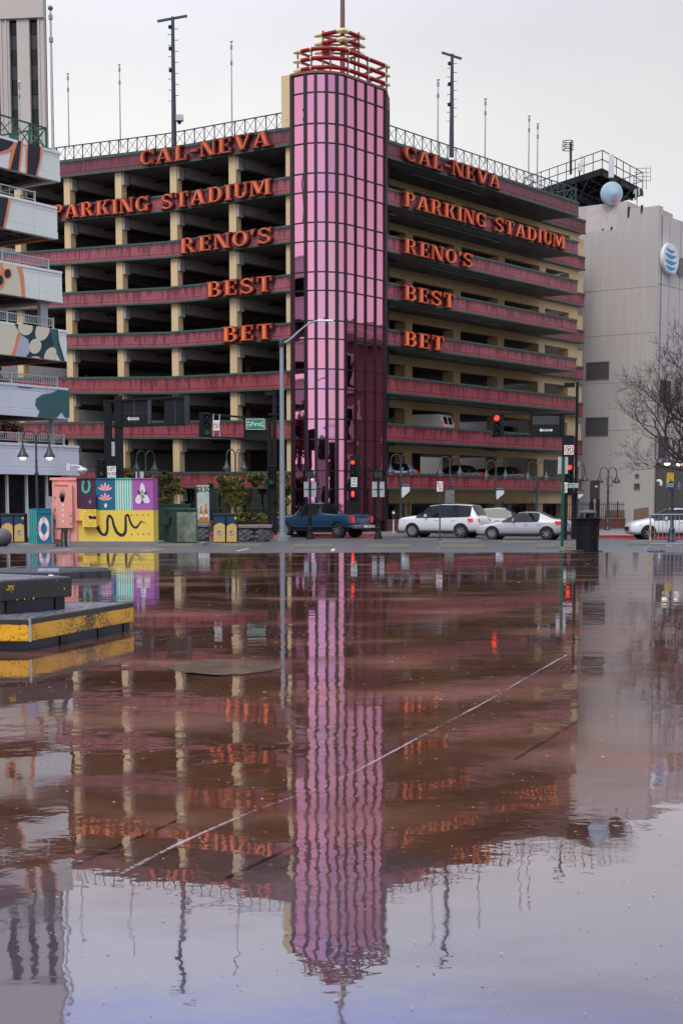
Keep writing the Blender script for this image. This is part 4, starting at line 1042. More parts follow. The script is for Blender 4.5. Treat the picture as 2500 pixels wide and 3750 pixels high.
link(cutwall(io @ fS, xs1, 26, 4.6, zS, .4, vS, M_tan2), 'wall', of)
mb = MB(M=io @ fS); mb.box(.4, 26, .06, .4, -.42, 4.6); mb.build('plinth_wall', M_tan2, of)
for k in range(13):
    mb = MB(M=io @ fS); mb.box(.35 + k * 1.9, 2.22 + k * 1.9, -.03, .06, -.42, 4.56); mb.build('cladding_panel', M_bronze, of)
for k in range(7):
    for z_ in (8.8, 13.2, 17.6, 21.4):
        pass
mb = MB(M=io @ fS)
for z_ in (8.6, 13.4, 18.6): mb.box(.02, 26, -.012, 0, z_, z_ + .03)
for k in range(14): mb.box(1.9 + k * 1.9, 1.93 + k * 1.9, -.013, 0, 4.62, zS - .01)
mb.build('wall_joints', M_conc, of)
MB(M=io @ fF).prism([(-28, .42), (-.05, .42), (1.4, 19), (-28, 19)], zF0 - 2.5, zF0 - 2.3, 'xy').build('roof', M_conc, of)
def louvre(fo, h, n, parent):
    mb = MB(M=fo); x0, x1, z0, z1 = h; f = .06
    mb.box(x0 + .0, x0 + f, -.03, .3, z0, z1); mb.box(x1 - f, x1, -.03, .3, z0, z1); mb.box(x0 + f, x1 - f, -.03, .3, z1 - f, z1); mb.box(x0 + f, x1 - f, -.03, .3, z0, z0 + f)
    o = mb.build('vent', M_louv, parent)
    MB(M=fo).box(x0, x1, .32, .36, z0, z1).build('vent_back', M_dark, o)
    c = MB(); dz = (z1 - z0 - 2 * f) / n; c.hexa([(x0 + f, .0, 0), (x1 - f, .0, 0), (x1 - f, .16, dz * .75), (x0 + f, .16, dz * .75), (x0 + f, .0, .02), (x1 - f, .0, .02), (x1 - f, .16, dz * .75 + .02), (x0 + f, .16, dz * .75 + .02)])
    me = c.mesh('slat', M_louv)
    for k in range(n): link(me, 'slat', o, M=fo @ Matrix.Translation((0, .01, z0 + f + k * dz)))
for h, n in zip(vF, (18, 18, 8, 4, 5)): louvre(io @ fF, h, n, of)
for h, n in zip(vS, (20, 20)): louvre(io @ fS, h, n, of)
for z_ in (7.2, 11.0, 14.8, 18.4): MB(M=io @ fF).box(-14, -.05, -.010, -.001, z_, z_ + .025).build('form_joint', M_conc, of)
# brown patch paint low on the wall, vent cowl
a = px_on(fF, *Z7(1310, 1085)); b = px_on(fF, *Z7(1393, 1150)); c = px_on(fF, *Z7(1160, 1095)); d = px_on(fF, *Z7(1262, 1150))
M_brn = mat('brown_patch_paint', (.22, .145, .10), .8)
MB(M=io @ fF).prism([(a[0], b[1]), (b[0] - .1, b[1]), (b[0] - .1, a[1] + .1), (a[0] + .5, a[1]), (a[0], a[1] - .1)], -.012, .0, 'xz').build('paint_patch', M_brn, of)
MB(M=io @ fF).prism([(c[0], d[1]), (d[0], d[1]), (d[0], c[1]), (c[0], c[1])], -.012, .0, 'xz').build('paint_patch', M_brn, of)
p = px_on(fS, *Z7(1430, 950)); MB(M=io @ fS).tube([(p[0], 0, p[1] + .1), (p[0], -.25, p[1] + .12), (p[0], -.36, p[1]), (p[0], -.36, p[1] - .25)], .13, 10).build('cowl', M_white, of, smooth=True)
# parapet cap and penthouse
MB(M=io @ fF).box(xm - .001, .0, .42, 3, zF1 - 6, zF1 - .2).build('parapet_back', M_tan, of)
a = px_on(fF, *Z3(1040, 525)); 
ph0 = px_on(fF, *Z3(1032, 600))[0]; ph1 = px_on(fF, *Z3(1213, 600))[0]
MB(M=io @ fF).box(ph0 - 6, ph1 - .2, 3.0, 9, zF0 - 2, px_on(fF, *Z3(1130, 520))[1] + 1.0).build('penthouse', mat('penthouse_pink_grey', (.52, .46, .43), .8, dirt=.3), of)
# stained scupper marks
for x_, y_, hh in ((1283, 540, .9), (1352, 524, .7), (1195, 625, .3), (1150, 630, .2)):
    p = px_on(fF, *Z3(x_, y_)); MB(M=io @ fF).prism([(p[0] - .09, p[1] - hh / 2), (p[0] + .06, p[1] - hh / 2 + .1), (p[0] + .12, p[1] + hh / 2), (p[0] - .12, p[1] + hh / 2)], -.006, 0, 'xz').build('scupper', M_bk, of)
# blue and white globe logo with lettering, on the side wall
lg = thing('globe_sign', 'round blue and white striped globe sign with lowercase letters on the office wall', 'sign', tuple(fS @ Vector((2.5, 0, 17))))
ca, cb = px_on(fS, *Z3(1443, 780)), px_on(fS, *Z3(1523, 780)); ct, cbm = px_on(fS, *Z3(1483, 702)), px_on(fS, *Z3(1483, 864))
gx, gz_, grx, grz = (ca[0] + cb[0]) / 2, (ct[1] + cbm[1]) / 2, (cb[0] - ca[0]) / 2, (ct[1] - cbm[1]) / 2
il = lg.matrix_basis.inverted() @ fS
MB(M=il).prism(ell(gx, gz_, grx, grz, 40), -.35, -.05, 'xz').build('disc', M_white, lg)
M_lb = mat('globe_blue', srgb(40, 140, 205), .4)
for k, (zz, th2, xo) in enumerate(((.62, .20, .25), (.27, .26, .12), (-.12, .28, .05), (-.5, .24, .12), (-.80, .12, .2))):
    mb = MB(M=il); hw = math.sqrt(max(0, 1 - (zz) ** 2)) * .93; L = []; U = []
    for j in range(17):
        u = j / 16; x = -hw * .9 + u * (1.86 * hw) * .96; sag = -.16 * math.sin(math.pi * u); tk = th2 * math.sin(math.pi * min(1, u * 1.15)) ** .6 if u < .87 else th2 * .25 * (1 - u) / .13
        L.append((gx + x * grx, gz_ + (zz + sag - tk / 2) * grz)); U.append((gx + x * grx, gz_ + (zz + sag + tk / 2) * grz))
    n = 17; mb.add([(a[0], -.365, a[1]) for a in L] + [(a[0], -.365, a[1]) for a in U], [(j, j + 1, n + j + 1, n + j) for j in range(n - 1)]); mb.build('stripe', M_lb, lg, fix=False)
hgt = px_on(fS, *Z3(1560, 765))[1] - px_on(fS, *Z3(1560, 850))[1]
M_lt = mat('sign_letter_grey', (.10, .11, .14), .4)
p0 = px_on(fS, *Z3(1522, 800))
for k, ch in enumerate('at&t'):
    v, f = text_geo(ch, 2.6, .04); xx = p0[0] + .95 + k * 1.75
    mb = MB(M=il); mb.add([(xx + a_, -.2, p0[1] - .05 + b_) for a_, b_ in v], f); mb.build('letter', M_lt, lg, fix=False)

# telecom platform on the office roof
tp = thing('telecom_platform', 'dark steel antenna platform with railings and lattice legs on the office roof', 'platform', tuple(at(2190, 800, 120)))
YP = 122.0
def tpz(x, y, Y=YP): return at(*Z3(x, y), Y)
c_ = tpz(1145, 300); e1 = tpz(800, 350, 132); e2 = tpz(1357, 365, 130)
cz = c_.z
c_ = Vector((c_.x, c_.y, cz)); e1 = Vector((e1.x - 1, e1.y, cz)); e2 = Vector((e2.x, e2.y, cz)); e3 = e1 + e2 - c_
mb = MB(tp); mb.prism([(p.x, p.y) for p in (c_, e2, e3, e1)], cz - .25, cz - .1, 'xy'); mb.build('deck', M_black, tp)
mb = MB(tp)
for k in range(9):
    u = k / 8; mb.beam(c_.lerp(e1, u) - Vector((0, 0, .55)), e2.lerp(e3, u) - Vector((0, 0, .55)), .15, .6 if k % 2 else .35); mb.beam(c_.lerp(e2, u) - Vector((0, 0, .45)), e1.lerp(e3, u) - Vector((0, 0, .45)), .15, .4)
mb.build('deck_beams', M_black, tp)
for a, b, n in ((c_, e1, 9), (c_, e2, 6), (e1, e3, 6), (e2, e3, 9)):
    mb = MB(tp)
    for k in range(n + 1):
        p = a.lerp(b, k / n); mb.beam(p - Vector((0, 0, .1)), p + Vector((0, 0, 1.35)), .06, .06)
    for h_ in (.6, 1.33): mb.beam(a + Vector((0, 0, h_)), b + Vector((0, 0, h_)), .055, .055)
    mb.build('railing', M_black, tp)
ctr = tpz(1105, 380, 127); g0 = zF0 - 1.5; ctr = Vector((ctr.x, ctr.y, 0))
for k in range(1):
    W_ = 1.9; cs = [ctr + Vector((sx * W_, sy * W_, 0)) for sx, sy in ((-1, -1), (1, -1), (1, 1), (-1, 1))]
    mb = MB(tp)
    for p in cs: mb.beam((p.x, p.y, g0), (p.x, p.y, cz - .4), .16, .16)
    nb = 5; dz = (cz - .5 - g0) / nb
    for i in range(4):
        a, b = cs[i], cs[(i + 1) % 4]
        for j in range(nb):
            z0_ = g0 + j * dz; mb.beam((a.x, a.y, z0_), (b.x, b.y, z0_ + dz), .09, .09); mb.beam((b.x, b.y, z0_ + .01), (a.x, a.y, z0_ + dz), .09, .09); mb.beam((a.x, a.y, z0_ + dz), (b.x, b.y, z0_ + dz), .09, .09)
    mb.build('lattice_legs', M_black, tp)
mb = MB(tp)
for i in range(4):
    p = cs[i]; q_ = (c_, e2, e3, e1)[(i + 0) % 4]
    mb.beam((p.x, p.y, cz - 2.4), p.lerp(q_, .5).to_tuple()[:2] + (cz - .6,), .1, .1)
for zz in (g0 + 1.2, g0 + .2): mb.beam(tpz(1015, 500, 124).to_tuple()[:2] + (zz,), tpz(1290, 500, 126).to_tuple()[:2] + (zz,), .1, .1)
for k in range(5): p = tpz(1015 + k * 12, 480, 124); mb.beam((p.x, p.y, g0), (p.x, p.y, g0 + 2.6), .07, .07)
mb.build('bracing', M_black, tp)
# dish
ds = thing('satellite_dish', 'round pale blue dish antenna on the office roof beneath the platform', 'antenna', tuple(tpz(1200, 520, 119)))
dc = tpz(1200, 440, 119); rr = 51 * .7015 / 5223 * 119 * 1.17
mb = MB(M=ds.matrix_basis.inverted() @ Matrix.Translation(dc) @ Matrix.Rotation(R(18), 4, 'Z') @ Matrix.Rotation(R(6), 4, 'X'))
mb.lathe([(.05, -rr * .42), (rr * .35, -rr * .30), (rr * .75, -rr * .10), (rr * .97, 0), (rr, .12), (rr * .96, .4), (rr * .4, .7)], 32, (0, 0, 0), ax='y'); mb.build('reflector', M_dish, ds, smooth=True)
mb = MB(M=ds.matrix_basis.inverted()); mb.tube([dc + Vector((0, .6, 0)), (dc.x, dc.y + .8, g0)], .14, 8); mb.beam(dc + Vector((0, .6, -.5)), (dc.x - .8, dc.y + 1.4, g0), .09, .09); mb.build('mast', M_steel, ds)
MB(M=ds.matrix_basis.inverted()).box(dc.x - .02, dc.x + .28, dc.y - rr * .35 , dc.y - rr * .33 + .1, dc.z - rr * .72, dc.z - rr * .55).build('label_plate', M_or, ds)
def panelant(name, x0, x1, y0, y1, Y, lab, pole=None):
    a, b = tpz(x0, y1, Y), tpz(x1, y0, Y); t = thing(name, lab, 'antenna', (a.x, Y, a.z))
    MB(t).box(a.x, b.x, Y, Y + .25, a.z, b.z).build('radome', M_frp, t, bevel=.04)
    mb = MB(t); mb.tube([((a.x + b.x) / 2, Y + .4, a.z - .8), ((a.x + b.x) / 2, Y + .4, b.z)], .06, 6); mb.build('mast', M_black, t)
panelant('panel_antenna', 1180, 1208, 232, 356, 120.5, 'tall white panel antenna at the front corner of the roof platform')
panelant('panel_antenna', 1020, 1042, 278, 322, 124, 'short white panel antenna in the middle of the roof platform railing')
fm = thing('floodlight_mast', 'dark mast with round cage head rising from the roof platform', 'mast', tuple(tpz(981, 335, 126)))
mb = MB(fm); a = tpz(981, 340, 126); b = tpz(981, 176, 126); mb.beam(a, b, .2, .2); mb.build('mast', M_iron, fm)
mb = MB(fm); pc = tpz(966, 190, 126)
for dz in (-.5, 0, .5): mb.tube([(pc.x + .45 * math.cos(R(t)), pc.y + .45 * math.sin(R(t)), pc.z + dz * .7) for t in range(0, 361, 30)], .035, 5)
for t in range(0, 360, 60): mb.beam((pc.x + .45 * math.cos(R(t)), pc.y + .45 * math.sin(R(t)), pc.z - .35), (pc.x + .45 * math.cos(R(t)), pc.y + .45 * math.sin(R(t)), pc.z + .35), .04, .04)
mb.beam(pc + Vector((.3, 0, .35)), b, .1, .08); mb.build('cage', M_black, fm)
for x_, y0, y1, lab in ((1375, 300, 415, 'thin whip antenna standing at the far right tip of the roof platform'), (1038, 240, 300, 'small whip antenna above the short panel antenna on the platform')):
    t = thing('whip_antenna', lab, 'antenna', tuple(tpz(x_, y1, 128))); mb = MB(t); a, b = tpz(x_, y1, 128), tpz(x_, y0, 128)
    mb.tube([a, b], [.05, .03], 6); mb.build('rod', M_signb, t)
    if y1 > 400:
        mb = MB(t)
        for k in range(4): z_ = a.z + .7 + k * .35; mb.beam((a.x, 128, z_), (a.x + .35, 128, z_), .04, .04); mb.beam((a.x + .35, 128, z_ - .2), (a.x + .35, 128, z_ + .2), .04, .04); mb.beam((a.x - 1.1, 128, z_), (a.x, 128, z_), .05, .05)
        mb.build('dipole', M_steel, t)
t = thing('antenna_cluster', 'cluster of small antennas hanging under the right end of the platform', 'antenna', tuple(tpz(1330, 440, 128)))
mb = MB(t)
for x_, y0, y1 in ((1322, 415, 470), (1338, 405, 450), (1312, 420, 440)):
    mb.box(tpz(x_ - 5, y0, 128).x, tpz(x_ + 5, y0, 128).x, 128, 128.3, tpz(x_, y1, 128).z, tpz(x_, y0, 128).z)
mb.build('radome', M_signb, t, bevel=.03)
mb = MB(t); a = tpz(1328, 400, 128); mb.beam(a, a - Vector((0, 0, 3)), .06, .06); mb.build('mast', M_black, t)

# ================================================================== FLAGPOLES AND TALL MASTS ON THE GARAGE
M_pl = mat('pole_grey', (.42, .42, .44), .4, metal=.3, var=.1)
def flagpole(px, pt, pbot, Y, r, label, tel=False, ball=M_gold):
    a, b = at(px[1], pbot, Y), at(px[0], pt, Y); t = thing('flagpole', label, 'flagpole', (a.x, Y, a.z), 0, 'flagpoles on the garage roof')
    b = Vector((b.x * .5 + a.x * .5, Y, b.z)); a.x = b.x
    r *= .72
    MB(t).tube([a, a.lerp(b, .55), b], [r, r * .8, r * .6], 8).build('pole', M_pl, t, smooth=True)
    MB(t).lathe([(.02, -r * 1.7), (r * 1.3, -r), (r * 1.7, 0), (r * 1.3, r), (.02, r * 1.7)], 10, (b.x, Y, b.z + r * 2)).build('finial', ball, t, smooth=True)
    mb = MB(t)
    for k in (.8, .96): q_ = a.lerp(b, k); mb.lathe([(r * 1.3, -.12), (r * 1.3, .12)], 8, q_)
    mb.build('collar', M_steel, t)
flagpole((186, 195), 42, 560, 80, .125, 'thick grey flagpole rising beside the beige hotel tower, tallest at left', ball=mat('finial_bronze', (.25, .16, .1), .4))
flagpole((248, 255), 275, 545, 100, .075, 'thin flagpole just right of the thick grey pole above the mural building')
flagpole((72, 75), 308, 520, 92, .075, 'thin flagpole standing in front of the hotel tower windows')
flagpole((437, 443), 243, 540, 97, .075, 'flagpole over the left wing between the mural building and the tee-topped mast')
flagpole((847, 850), 158, 520, 93, .08, 'flagpole over the left wing nearest the glass tower')
flagpole((1605, 1600), 298, 560, 95, .085, 'flagpole on the right wing nearest the glass tower')
flagpole((1778, 1773), 368, 600, 99, .085, 'flagpole in the middle of the right wing, right of the tee-topped mast')
flagpole((1938, 1932), 430, 660, 105, .085, 'left one of the two close flagpoles at the far end of the right wing')
flagpole((1968, 1965), 458, 670, 106, .085, 'right one of the two close flagpoles at the far end of the right wing')
def teemast(px, pt, pbot, Y, lx, rx_, tilt, label):
    a, b = at(px, pbot, Y), at(px - 6, pt, Y); b.x = a.x; t = thing('lighting_mast', label, 'mast', tuple(a))
    MB(t).tube([a, b], [.17, .10], 8).build('pole', M_iron, t, smooth=True)
    MB(t).beam((a.x - lx, Y, b.z - .1 - tilt), (a.x + rx_, Y, b.z - .1 + tilt), .1, .14).build('crossarm', M_iron, t)
    mb = MB(t); n = 14
    for k in range(n): z_ = a.z + (b.z - a.z) * (.35 + .6 * k / n); s = 1 if k % 2 else -1; mb.beam((a.x, Y, z_), (a.x + s * .33, Y, z_), .03, .03)
    mb.build('climbing_pegs', M_black, t)
    mb = MB(t)
    for k in (.6, 1.9, 3.2): mb.lathe([(.04, -.12), (.11, -.08), (.11, .08), (.04, .12)], 8, (a.x - .17, Y, b.z - k))
    mb.build('fixture', M_black, t)
    return t, a, b
t, a, b = teemast(638, 62, 535, 91, .95, .9, .16, 'dark tee-topped mast with climbing pegs and a boxed camera on the left wing roof')
p = at(657, 434, 91); MB(t).box(p.x - .2, p.x + .25, 90.8, 91.2, p.z - .15, p.z + .2).build('camera_box', M_signb, t); MB(t).lathe([(.14, 0), (.12, -.12), (.03, -.2)], 10, (p.x, 91, p.z - .16)).build('camera_dome', M_black, t)
teemast(1652, 198, 575, 96, .68, .62, -.2, 'dark tee-topped mast with climbing pegs on the right wing roof')

# ================================================================== BUILDINGS ACROSS THE STREETS (seen in the mirror glass)
bb = thing('brick_hotel', 'dark red brick building with pale cornice across the side street, mirrored in the glass tower', 'building', (40, 92, -.5))
f_ = frame((40, 112, 0), (0, -1)); ib = bb.matrix_basis.inverted() @ f_
hs = []
for k in range(7):
    for z_ in (2.4, 7.0, 11.4): hs.append((1.6 + k * 5.2, 3.4 + k * 5.2, z_, z_ + 2.8))
M_bw = mat('brick_wall_dark', (.12, .07, .06), .8, scale=6)
link(cutwall(ib, 0, 38, -.5, 15.2, .4, hs, M_bw), 'wall', bb)
for h in hs:
    w_ = MB(M=ib); w_.box(h[0], h[1], .3, .35, h[2], h[3]); w_.build('window', M_glassd, bb)
    w_ = MB(M=ib); w_.box(h[0] - .3, h[0], -.12, .0, h[2] - .3, h[3] + .3); w_.box(h[1], h[1] + .3, -.12, .0, h[2] - .3, h[3] + .3); w_.box(h[0] - .3, h[1] + .3, -.13, 0, h[3], h[3] + .4); w_.box(h[0] - .4, h[1] + .4, -.18, 0, h[2] - .3, h[2]); w_.build('window_surround', M_stone, bb)
MB(M=ib).prism([(-.4, 15.2), (-.9, 15.8), (-.9, 16.3), (-.5, 16.4), (-.5, 17.1), (.4, 17.1), (.4, 15.2)], 0, 38, 'yz').build('cornice', M_stone, bb)
MB(M=ib).box(0, 38, .41, 12, -.5, 16).build('rear_mass', M_bw, bb)
sb_ = thing('stone_bank', 'pale stone building behind the photographer, mirrored low in the glass tower', 'building', (0, -60, -.5))
f_ = frame((22, -55, 0), (-1, 0)); ib = sb_.matrix_basis.inverted() @ f_
hs = [(2 + k * 5, 4.2 + k * 5, z_, z_ + 3) for k in range(9) for z_ in (2.5, 8)]
link(cutwall(ib, 0, 46, -.5, 12.5, .5, hs, M_stone), 'wall', sb_)
for h in hs: MB(M=ib).box(h[0], h[1], .35, .4, h[2], h[3]).build('window', M_glassd, sb_)
MB(M=ib).box(0, 46, .55, 14, -.5, 12).build('rear_mass', M_stone, sb_)
MB(M=ib).box(-.3, 46.3, -.4, .5, 12.5, 13.3).build('cornice', M_stone, sb_)

# ================================================================== VEHICLES
def loft_car(kind):
    """stations front to back along +x from the nose: (x, zbottom, zbelt, zroof, half width body, half width roof, cabin?)"""
    if kind == 'sedan':
        S = [(0, .42, .52, .60, .55, .45, 0), (.06, .24, .60, .70, .74, .6, 0), (.35, .20, .68, .80, .87, .72, 0), (.9, .2, .74, .90, .92, .76, 0), (1.45, .2, .88, .99, .92, .74, 1),
             (2.25, .2, .90, 1.40, .92, .60, 2), (2.62, .2, .90, 1.45, .92, .60, 3), (2.68, .2, .90, 1.45, .92, .60, 2), (3.4, .2, .93, 1.42, .92, .59, 4), (4.15, .22, .97, 1.08, .9, .70, 0), (4.65, .28, .95, 1.06, .84, .70, 0), (4.85, .34, .75, .92, .76, .6, 0), (4.9, .46, .6, .7, .6, .5, 0)]
        W = (.95, 3.8, .34)
    elif kind == 'suv':
        S = [(0, .44, .66, .88, .62, .56, 0), (.05, .28, .78, 1.02, .82, .72, 0), (.32, .26, .90, 1.12, .94, .80, 0), (.82, .26, .98, 1.18, .98, .82, 0), (1.18, .26, 1.06, 1.22, .98, .80, 1),
             (1.92, .26, 1.08, 1.76, .98, .70, 2), (2.6, .26, 1.08, 1.84, .98, .70, 3), (2.68, .26, 1.08, 1.84, .98, .70, 2), (3.55, .26, 1.11, 1.83, .98, .69, 3), (3.63, .26, 1.11, 1.83, .98, .69, 2), (4.38, .28, 1.14, 1.78, .96, .68, 4), (4.72, .32, 1.1, 1.2, .93, .72, 0), (4.86, .40, .85, 1.02, .84, .68, 0), (4.92, .5, .62, .7, .7, .6, 0)]
        W = (.97, 3.82, .385)
    elif kind == 'crossover':
        S = [(0, .42, .58, .68, .55, .45, 0), (.07, .26, .66, .82, .75, .62, 0), (.4, .22, .76, .94, .9, .74, 0), (.95, .22, .86, 1.04, .94, .77, 0), (1.2, .22, .96, 1.10, .94, .75, 1),
             (2.15, .22, 1.0, 1.58, .94, .62, 2), (2.55, .22, 1.0, 1.62, .94, .62, 3), (2.61, .22, 1.0, 1.62, .94, .62, 2), (3.5, .24, 1.06, 1.56, .94, .6, 4), (4.3, .28, 1.05, 1.2, .9, .66, 0), (4.55, .4, .8, .95, .8, .62, 0), (4.6, .5, .6, .7, .66, .5, 0)]
        W = (.93, 3.62, .36)
    else:  # pickup
        S = [(0, .55, .75, .95, .7, .6, 0), (.07, .42, .9, 1.12, .85, .74, 0), (.4, .38, 1.0, 1.18, .97, .82, 0), (1.0, .38, 1.05, 1.24, 1.0, .85, 0), (1.55, .38, 1.15, 1.27, 1.0, .82, 1),
             (2.15, .38, 1.2, 1.84, 1.0, .68, 2), (2.6, .38, 1.2, 1.9, 1.0, .68, 3), (2.66, .38, 1.2, 1.9, 1.0, .68, 2), (3.25, .38, 1.2, 1.88, 1.0, .68, 4), (3.42, .38, 1.2, 1.3, 1.0, .86, 0), (5.45, .46, 1.22, 1.28, 1.0, .9, 0), (5.56, .5, 1.2, 1.26, .98, .9, 0)]
        W = (1.05, 4.55, .41)
    return S, W
wheels = {}
def wheel_meshes(r):
    if r in wheels: return wheels[r]
    a = MB(); a.lathe([(r * .62, -.10), (r * .93, -.11), (r, -.08), (r, .08), (r * .93, .11), (r * .62, .10)], 28, ax='y')
    b = MB(); b.lathe([(r * .66, -.06), (r * .66, .06)], 24, ax='y', m=1)
    for k in range(7):
        t = 2 * math.pi * k / 7; c, s = math.cos(t), math.sin(t)
        b.beam((c * r * .1, -.085, s * r * .1), (c * r * .62, -.10, s * r * .62), .04, .05)
    b.lathe([(r * .14, -.10), (r * .14, -.06)], 12, ax='y'); b.lathe([(r * .68, -.10), (r * .60, -.10), (r * .60, -.05), (r * .68, -.05)], 24, ax='y')
    wheels[r] = (a.mesh('tyre', M_tyre, 'ang'), b.mesh('rim', [M_rim, M_lens])); return wheels[r]
def make_car(name, kind, paint, label, cat, lights=True, low=False):
    """nose at local x=0 pointing -x, centre line y=0"""
    S, (w0, w1, wr) = loft_car(kind)
    t = thing(name, label, cat)
    n = 8; V = []; F = []; MI = []
    for (x, zb_, zs_, zr_, wb, wr2, cab) in S:
        ring_ = [(0, zb_), (wb * .85, zb_), (wb, zb_ + .25 * (zs_ - zb_)), (wb * 1.01, zb_ + .7 * (zs_ - zb_)), (wb * .96, zs_), (wr2 + (.03 if cab else .06), zr_ - (.05 if cab > 1 else .03)), (wr2 * .8, zr_), (0, zr_ + .015)]
        V += [(x, y, z) for y, z in ring_] + [(x, -y, z) for y, z in ring_[1:-1][::-1]]
    R_ = 14
    cabs = [s[6] for s in S]
    for i in range(len(S) - 1):
        for j in range(R_):
            k = (j + 1) % R_; F.append((i * R_ + j, i * R_ + k, (i + 1) * R_ + k, (i + 1) * R_ + j)); m = 0
            c0, c1 = cabs[i], cabs[i + 1]
            side = j in (4, 9); top = j in (5, 6, 7, 8)
            if side and c0 in (1, 2, 3) and c1 in (2, 3, 4): m = 1
            if top and c0 == 1 and c1 == 2: m = 2
            if side and c0 == 4: m = 1 if kind in ('suv', 'crossover') and False else 0
            if (top) and c0 == 4: m = 3
            MI.append(m)
    F += [tuple(range(R_ - 1, -1, -1)), tuple(range((len(S) - 1) * R_, len(S) * R_))]; MI += [0, 0]
    me = bpy.data.meshes.new('cage'); me.from_pydata(V, [], F); me.polygons.foreach_set('material_index', MI)
    for m in (paint, M_glassd, M_glassd, M_glassd): me.materials.append(m)
    bm = bmesh.new(); bm.from_mesh(me); bmesh.ops.recalc_face_normals(bm, faces=bm.faces)
    cl = bm.edges.layers.float.get('crease_edge') or bm.edges.layers.float.new('crease_edge')
    for e in bm.edges:
        ms = {f.material_index for f in e.link_faces}
        if len(ms) > 1: e[cl] = 1.0
        elif {v.index % R_ for v in e.verts} in ({4}, {10}): e[cl] = .45
    bm.to_mesh(me); bm.free()
    ob = bpy.data.objects.new('cage', me); col.objects.link(ob)
    ss = ob.modifiers.new('s', 'SUBSURF'); ss.levels = 2; ss.render_levels = 2
    cut = MB()
    for wx in (w0, w1):
        for s in (-1, 1): cut.lathe([(wr * 1.13, -.16), (wr * 1.13, .16)], 28, (wx, s * (S[4][4] - .07), wr * 1.0), ax='y')
    co = cut.build('cutter', M_tyre)
    bo = ob.modifiers.new('b', 'BOOLEAN'); bo.object = co; bo.operation = 'DIFFERENCE'; bo.solver = 'EXACT'
    dg = bpy.context.evaluated_depsgraph_get(); ev = bpy.data.meshes.new_from_object(ob.evaluated_get(dg), depsgraph=dg)
    bpy.data.objects.remove(ob); bpy.data.objects.remove(co)
    names_ = {0: ('body', paint), 1: ('side_window', M_glassd), 2: ('windscreen', M_glassd), 3: ('rear_window', M_glassd)}
    groups = {}
    for p in ev.polygons:
        mi = min(p.material_index, 3)
        if mi == 1:
            mi = (1, p.center.y > 0)
        groups.setdefault(mi, []).append(tuple(p.vertices))
    co_ = [tuple(v.co) for v in ev.vertices]
    for k, fs in groups.items():
        used = sorted({i for f in fs for i in f}); mp2 = {u: q for q, u in enumerate(used)}
        nm, mm = names_[k if not isinstance(k, tuple) else 1]
        m2 = bpy.data.meshes.new(nm); m2.from_pydata([co_[u] for u in used], [], [tuple(mp2[i] for i in f) for f in fs]); m2.materials.append(mm)
        m2.polygons.foreach_set('use_smooth', [True] * len(m2.polygons)); m2.set_sharp_from_angle(angle=R(35)); link(m2, nm, t)
    bpy.data.meshes.remove(ev)
    ty, ri = wheel_meshes(wr); hwid = S[4][4]
    for wx in (w0, w1):
        for s in (-1, 1):
            rz_ = 0 if s < 0 else math.pi
            a = link(ty, 'tyre', t, (wx, s * (hwid - .12), wr), rz_); link(ri, 'rim', a)
            MB().lathe([(wr * 1.10, -.02), (wr * 1.10, .02)], 20, (wx, s * (hwid - .25), wr * 1.0), ax='y').build('wheel_well', M_tyre, t)
    L = S[-1][0]; zt_ = S[3][2]
    zl_ = S[2][2]
    for s in (-1, 1):
        hw = S[2][4]
        mb = MB(); mb.hexa([(.07, s * hw * .62, zl_ - .13), (.42, s * (hw - .02), zl_ - .13), (.40, s * (hw - .16), zl_ - .14), (.10, s * hw * .45, zl_ - .13), (.12, s * hw * .62, zl_ + .02), (.52, s * (hw + .0), zl_ + .03), (.5, s * (hw - .16), zl_ + .03), (.16, s * hw * .45, zl_ + .02)]); mb.build('headlight', M_chrome, t)
        i = -4 if kind != 'pickup' else -2
        x0 = L - .38; hwr = S[-3][4] + .02; zt2 = {'sedan': .95, 'suv': 1.04, 'crossover': 1.0, 'pickup': 1.12}[kind]
        if kind == 'pickup': mb = MB(); mb.box(L - .16, L + .012, min(s * .86, s * 1.025), max(s * .86, s * 1.025), .82, 1.16); mb.build('tail_light', M_lredd, t)
        else:
            mb = MB(); mb.hexa([(L - .62, s * (hwr + .075), zt2 - .16), (L - .02, s * (hwr - .12), zt2 - .16), (L - .12, s * (hwr - .4), zt2 - .14), (L - .5, s * (hwr - .4), zt2 - .12), (L - .70, s * (hwr + .07), zt2 + .02), (L - .05, s * (hwr - .15), zt2 + .0), (L - .2, s * (hwr - .4), zt2 + .0), (L - .6, s * (hwr - .4), zt2 + .02)]); mb.build('tail_light', M_lredd, t)
        mx_ = S[4][0] + .55; zz = S[4][2] + .06
        mb = MB(); mb.hexa([(mx_, s * (hwid - .05), zz), (mx_ + .14, s * (hwid - .05), zz), (mx_ + .12, s * (hwid + .17), zz), (mx_ + .02, s * (hwid + .17), zz), (mx_ + .02, s * (hwid - .05), zz + .15), (mx_ + .14, s * (hwid - .05), zz + .15), (mx_ + .12, s * (hwid + .17), zz + .16), (mx_ + .04, s * (hwid + .17), zz + .16)]); mb.build('wing_mirror', paint, t, bevel=.02)
        # lower cladding and door seams
        mb = MB(); mb.box(w0 + wr * 1.2, w1 - wr * 1.2, min(s * (hwid - .06), s * (hwid + .008)), max(s * (hwid - .06), s * (hwid + .008)), S[4][1] - .02, S[4][1] + .10); mb.build('sill', M_blk2, t)
        for hx_ in ((S[5][0] + .38, S[7][0] + .62) if kind != 'pickup' else (S[5][0] + .38,)):
            MB().box(hx_, hx_ + .2, min(s * hwid * .985, s * (hwid + .025)), max(s * hwid * .985, s * (hwid + .025)), S[5][2] - .12, S[5][2] - .085).build('door_handle', paint if kind != 'pickup' else M_blk2, t)
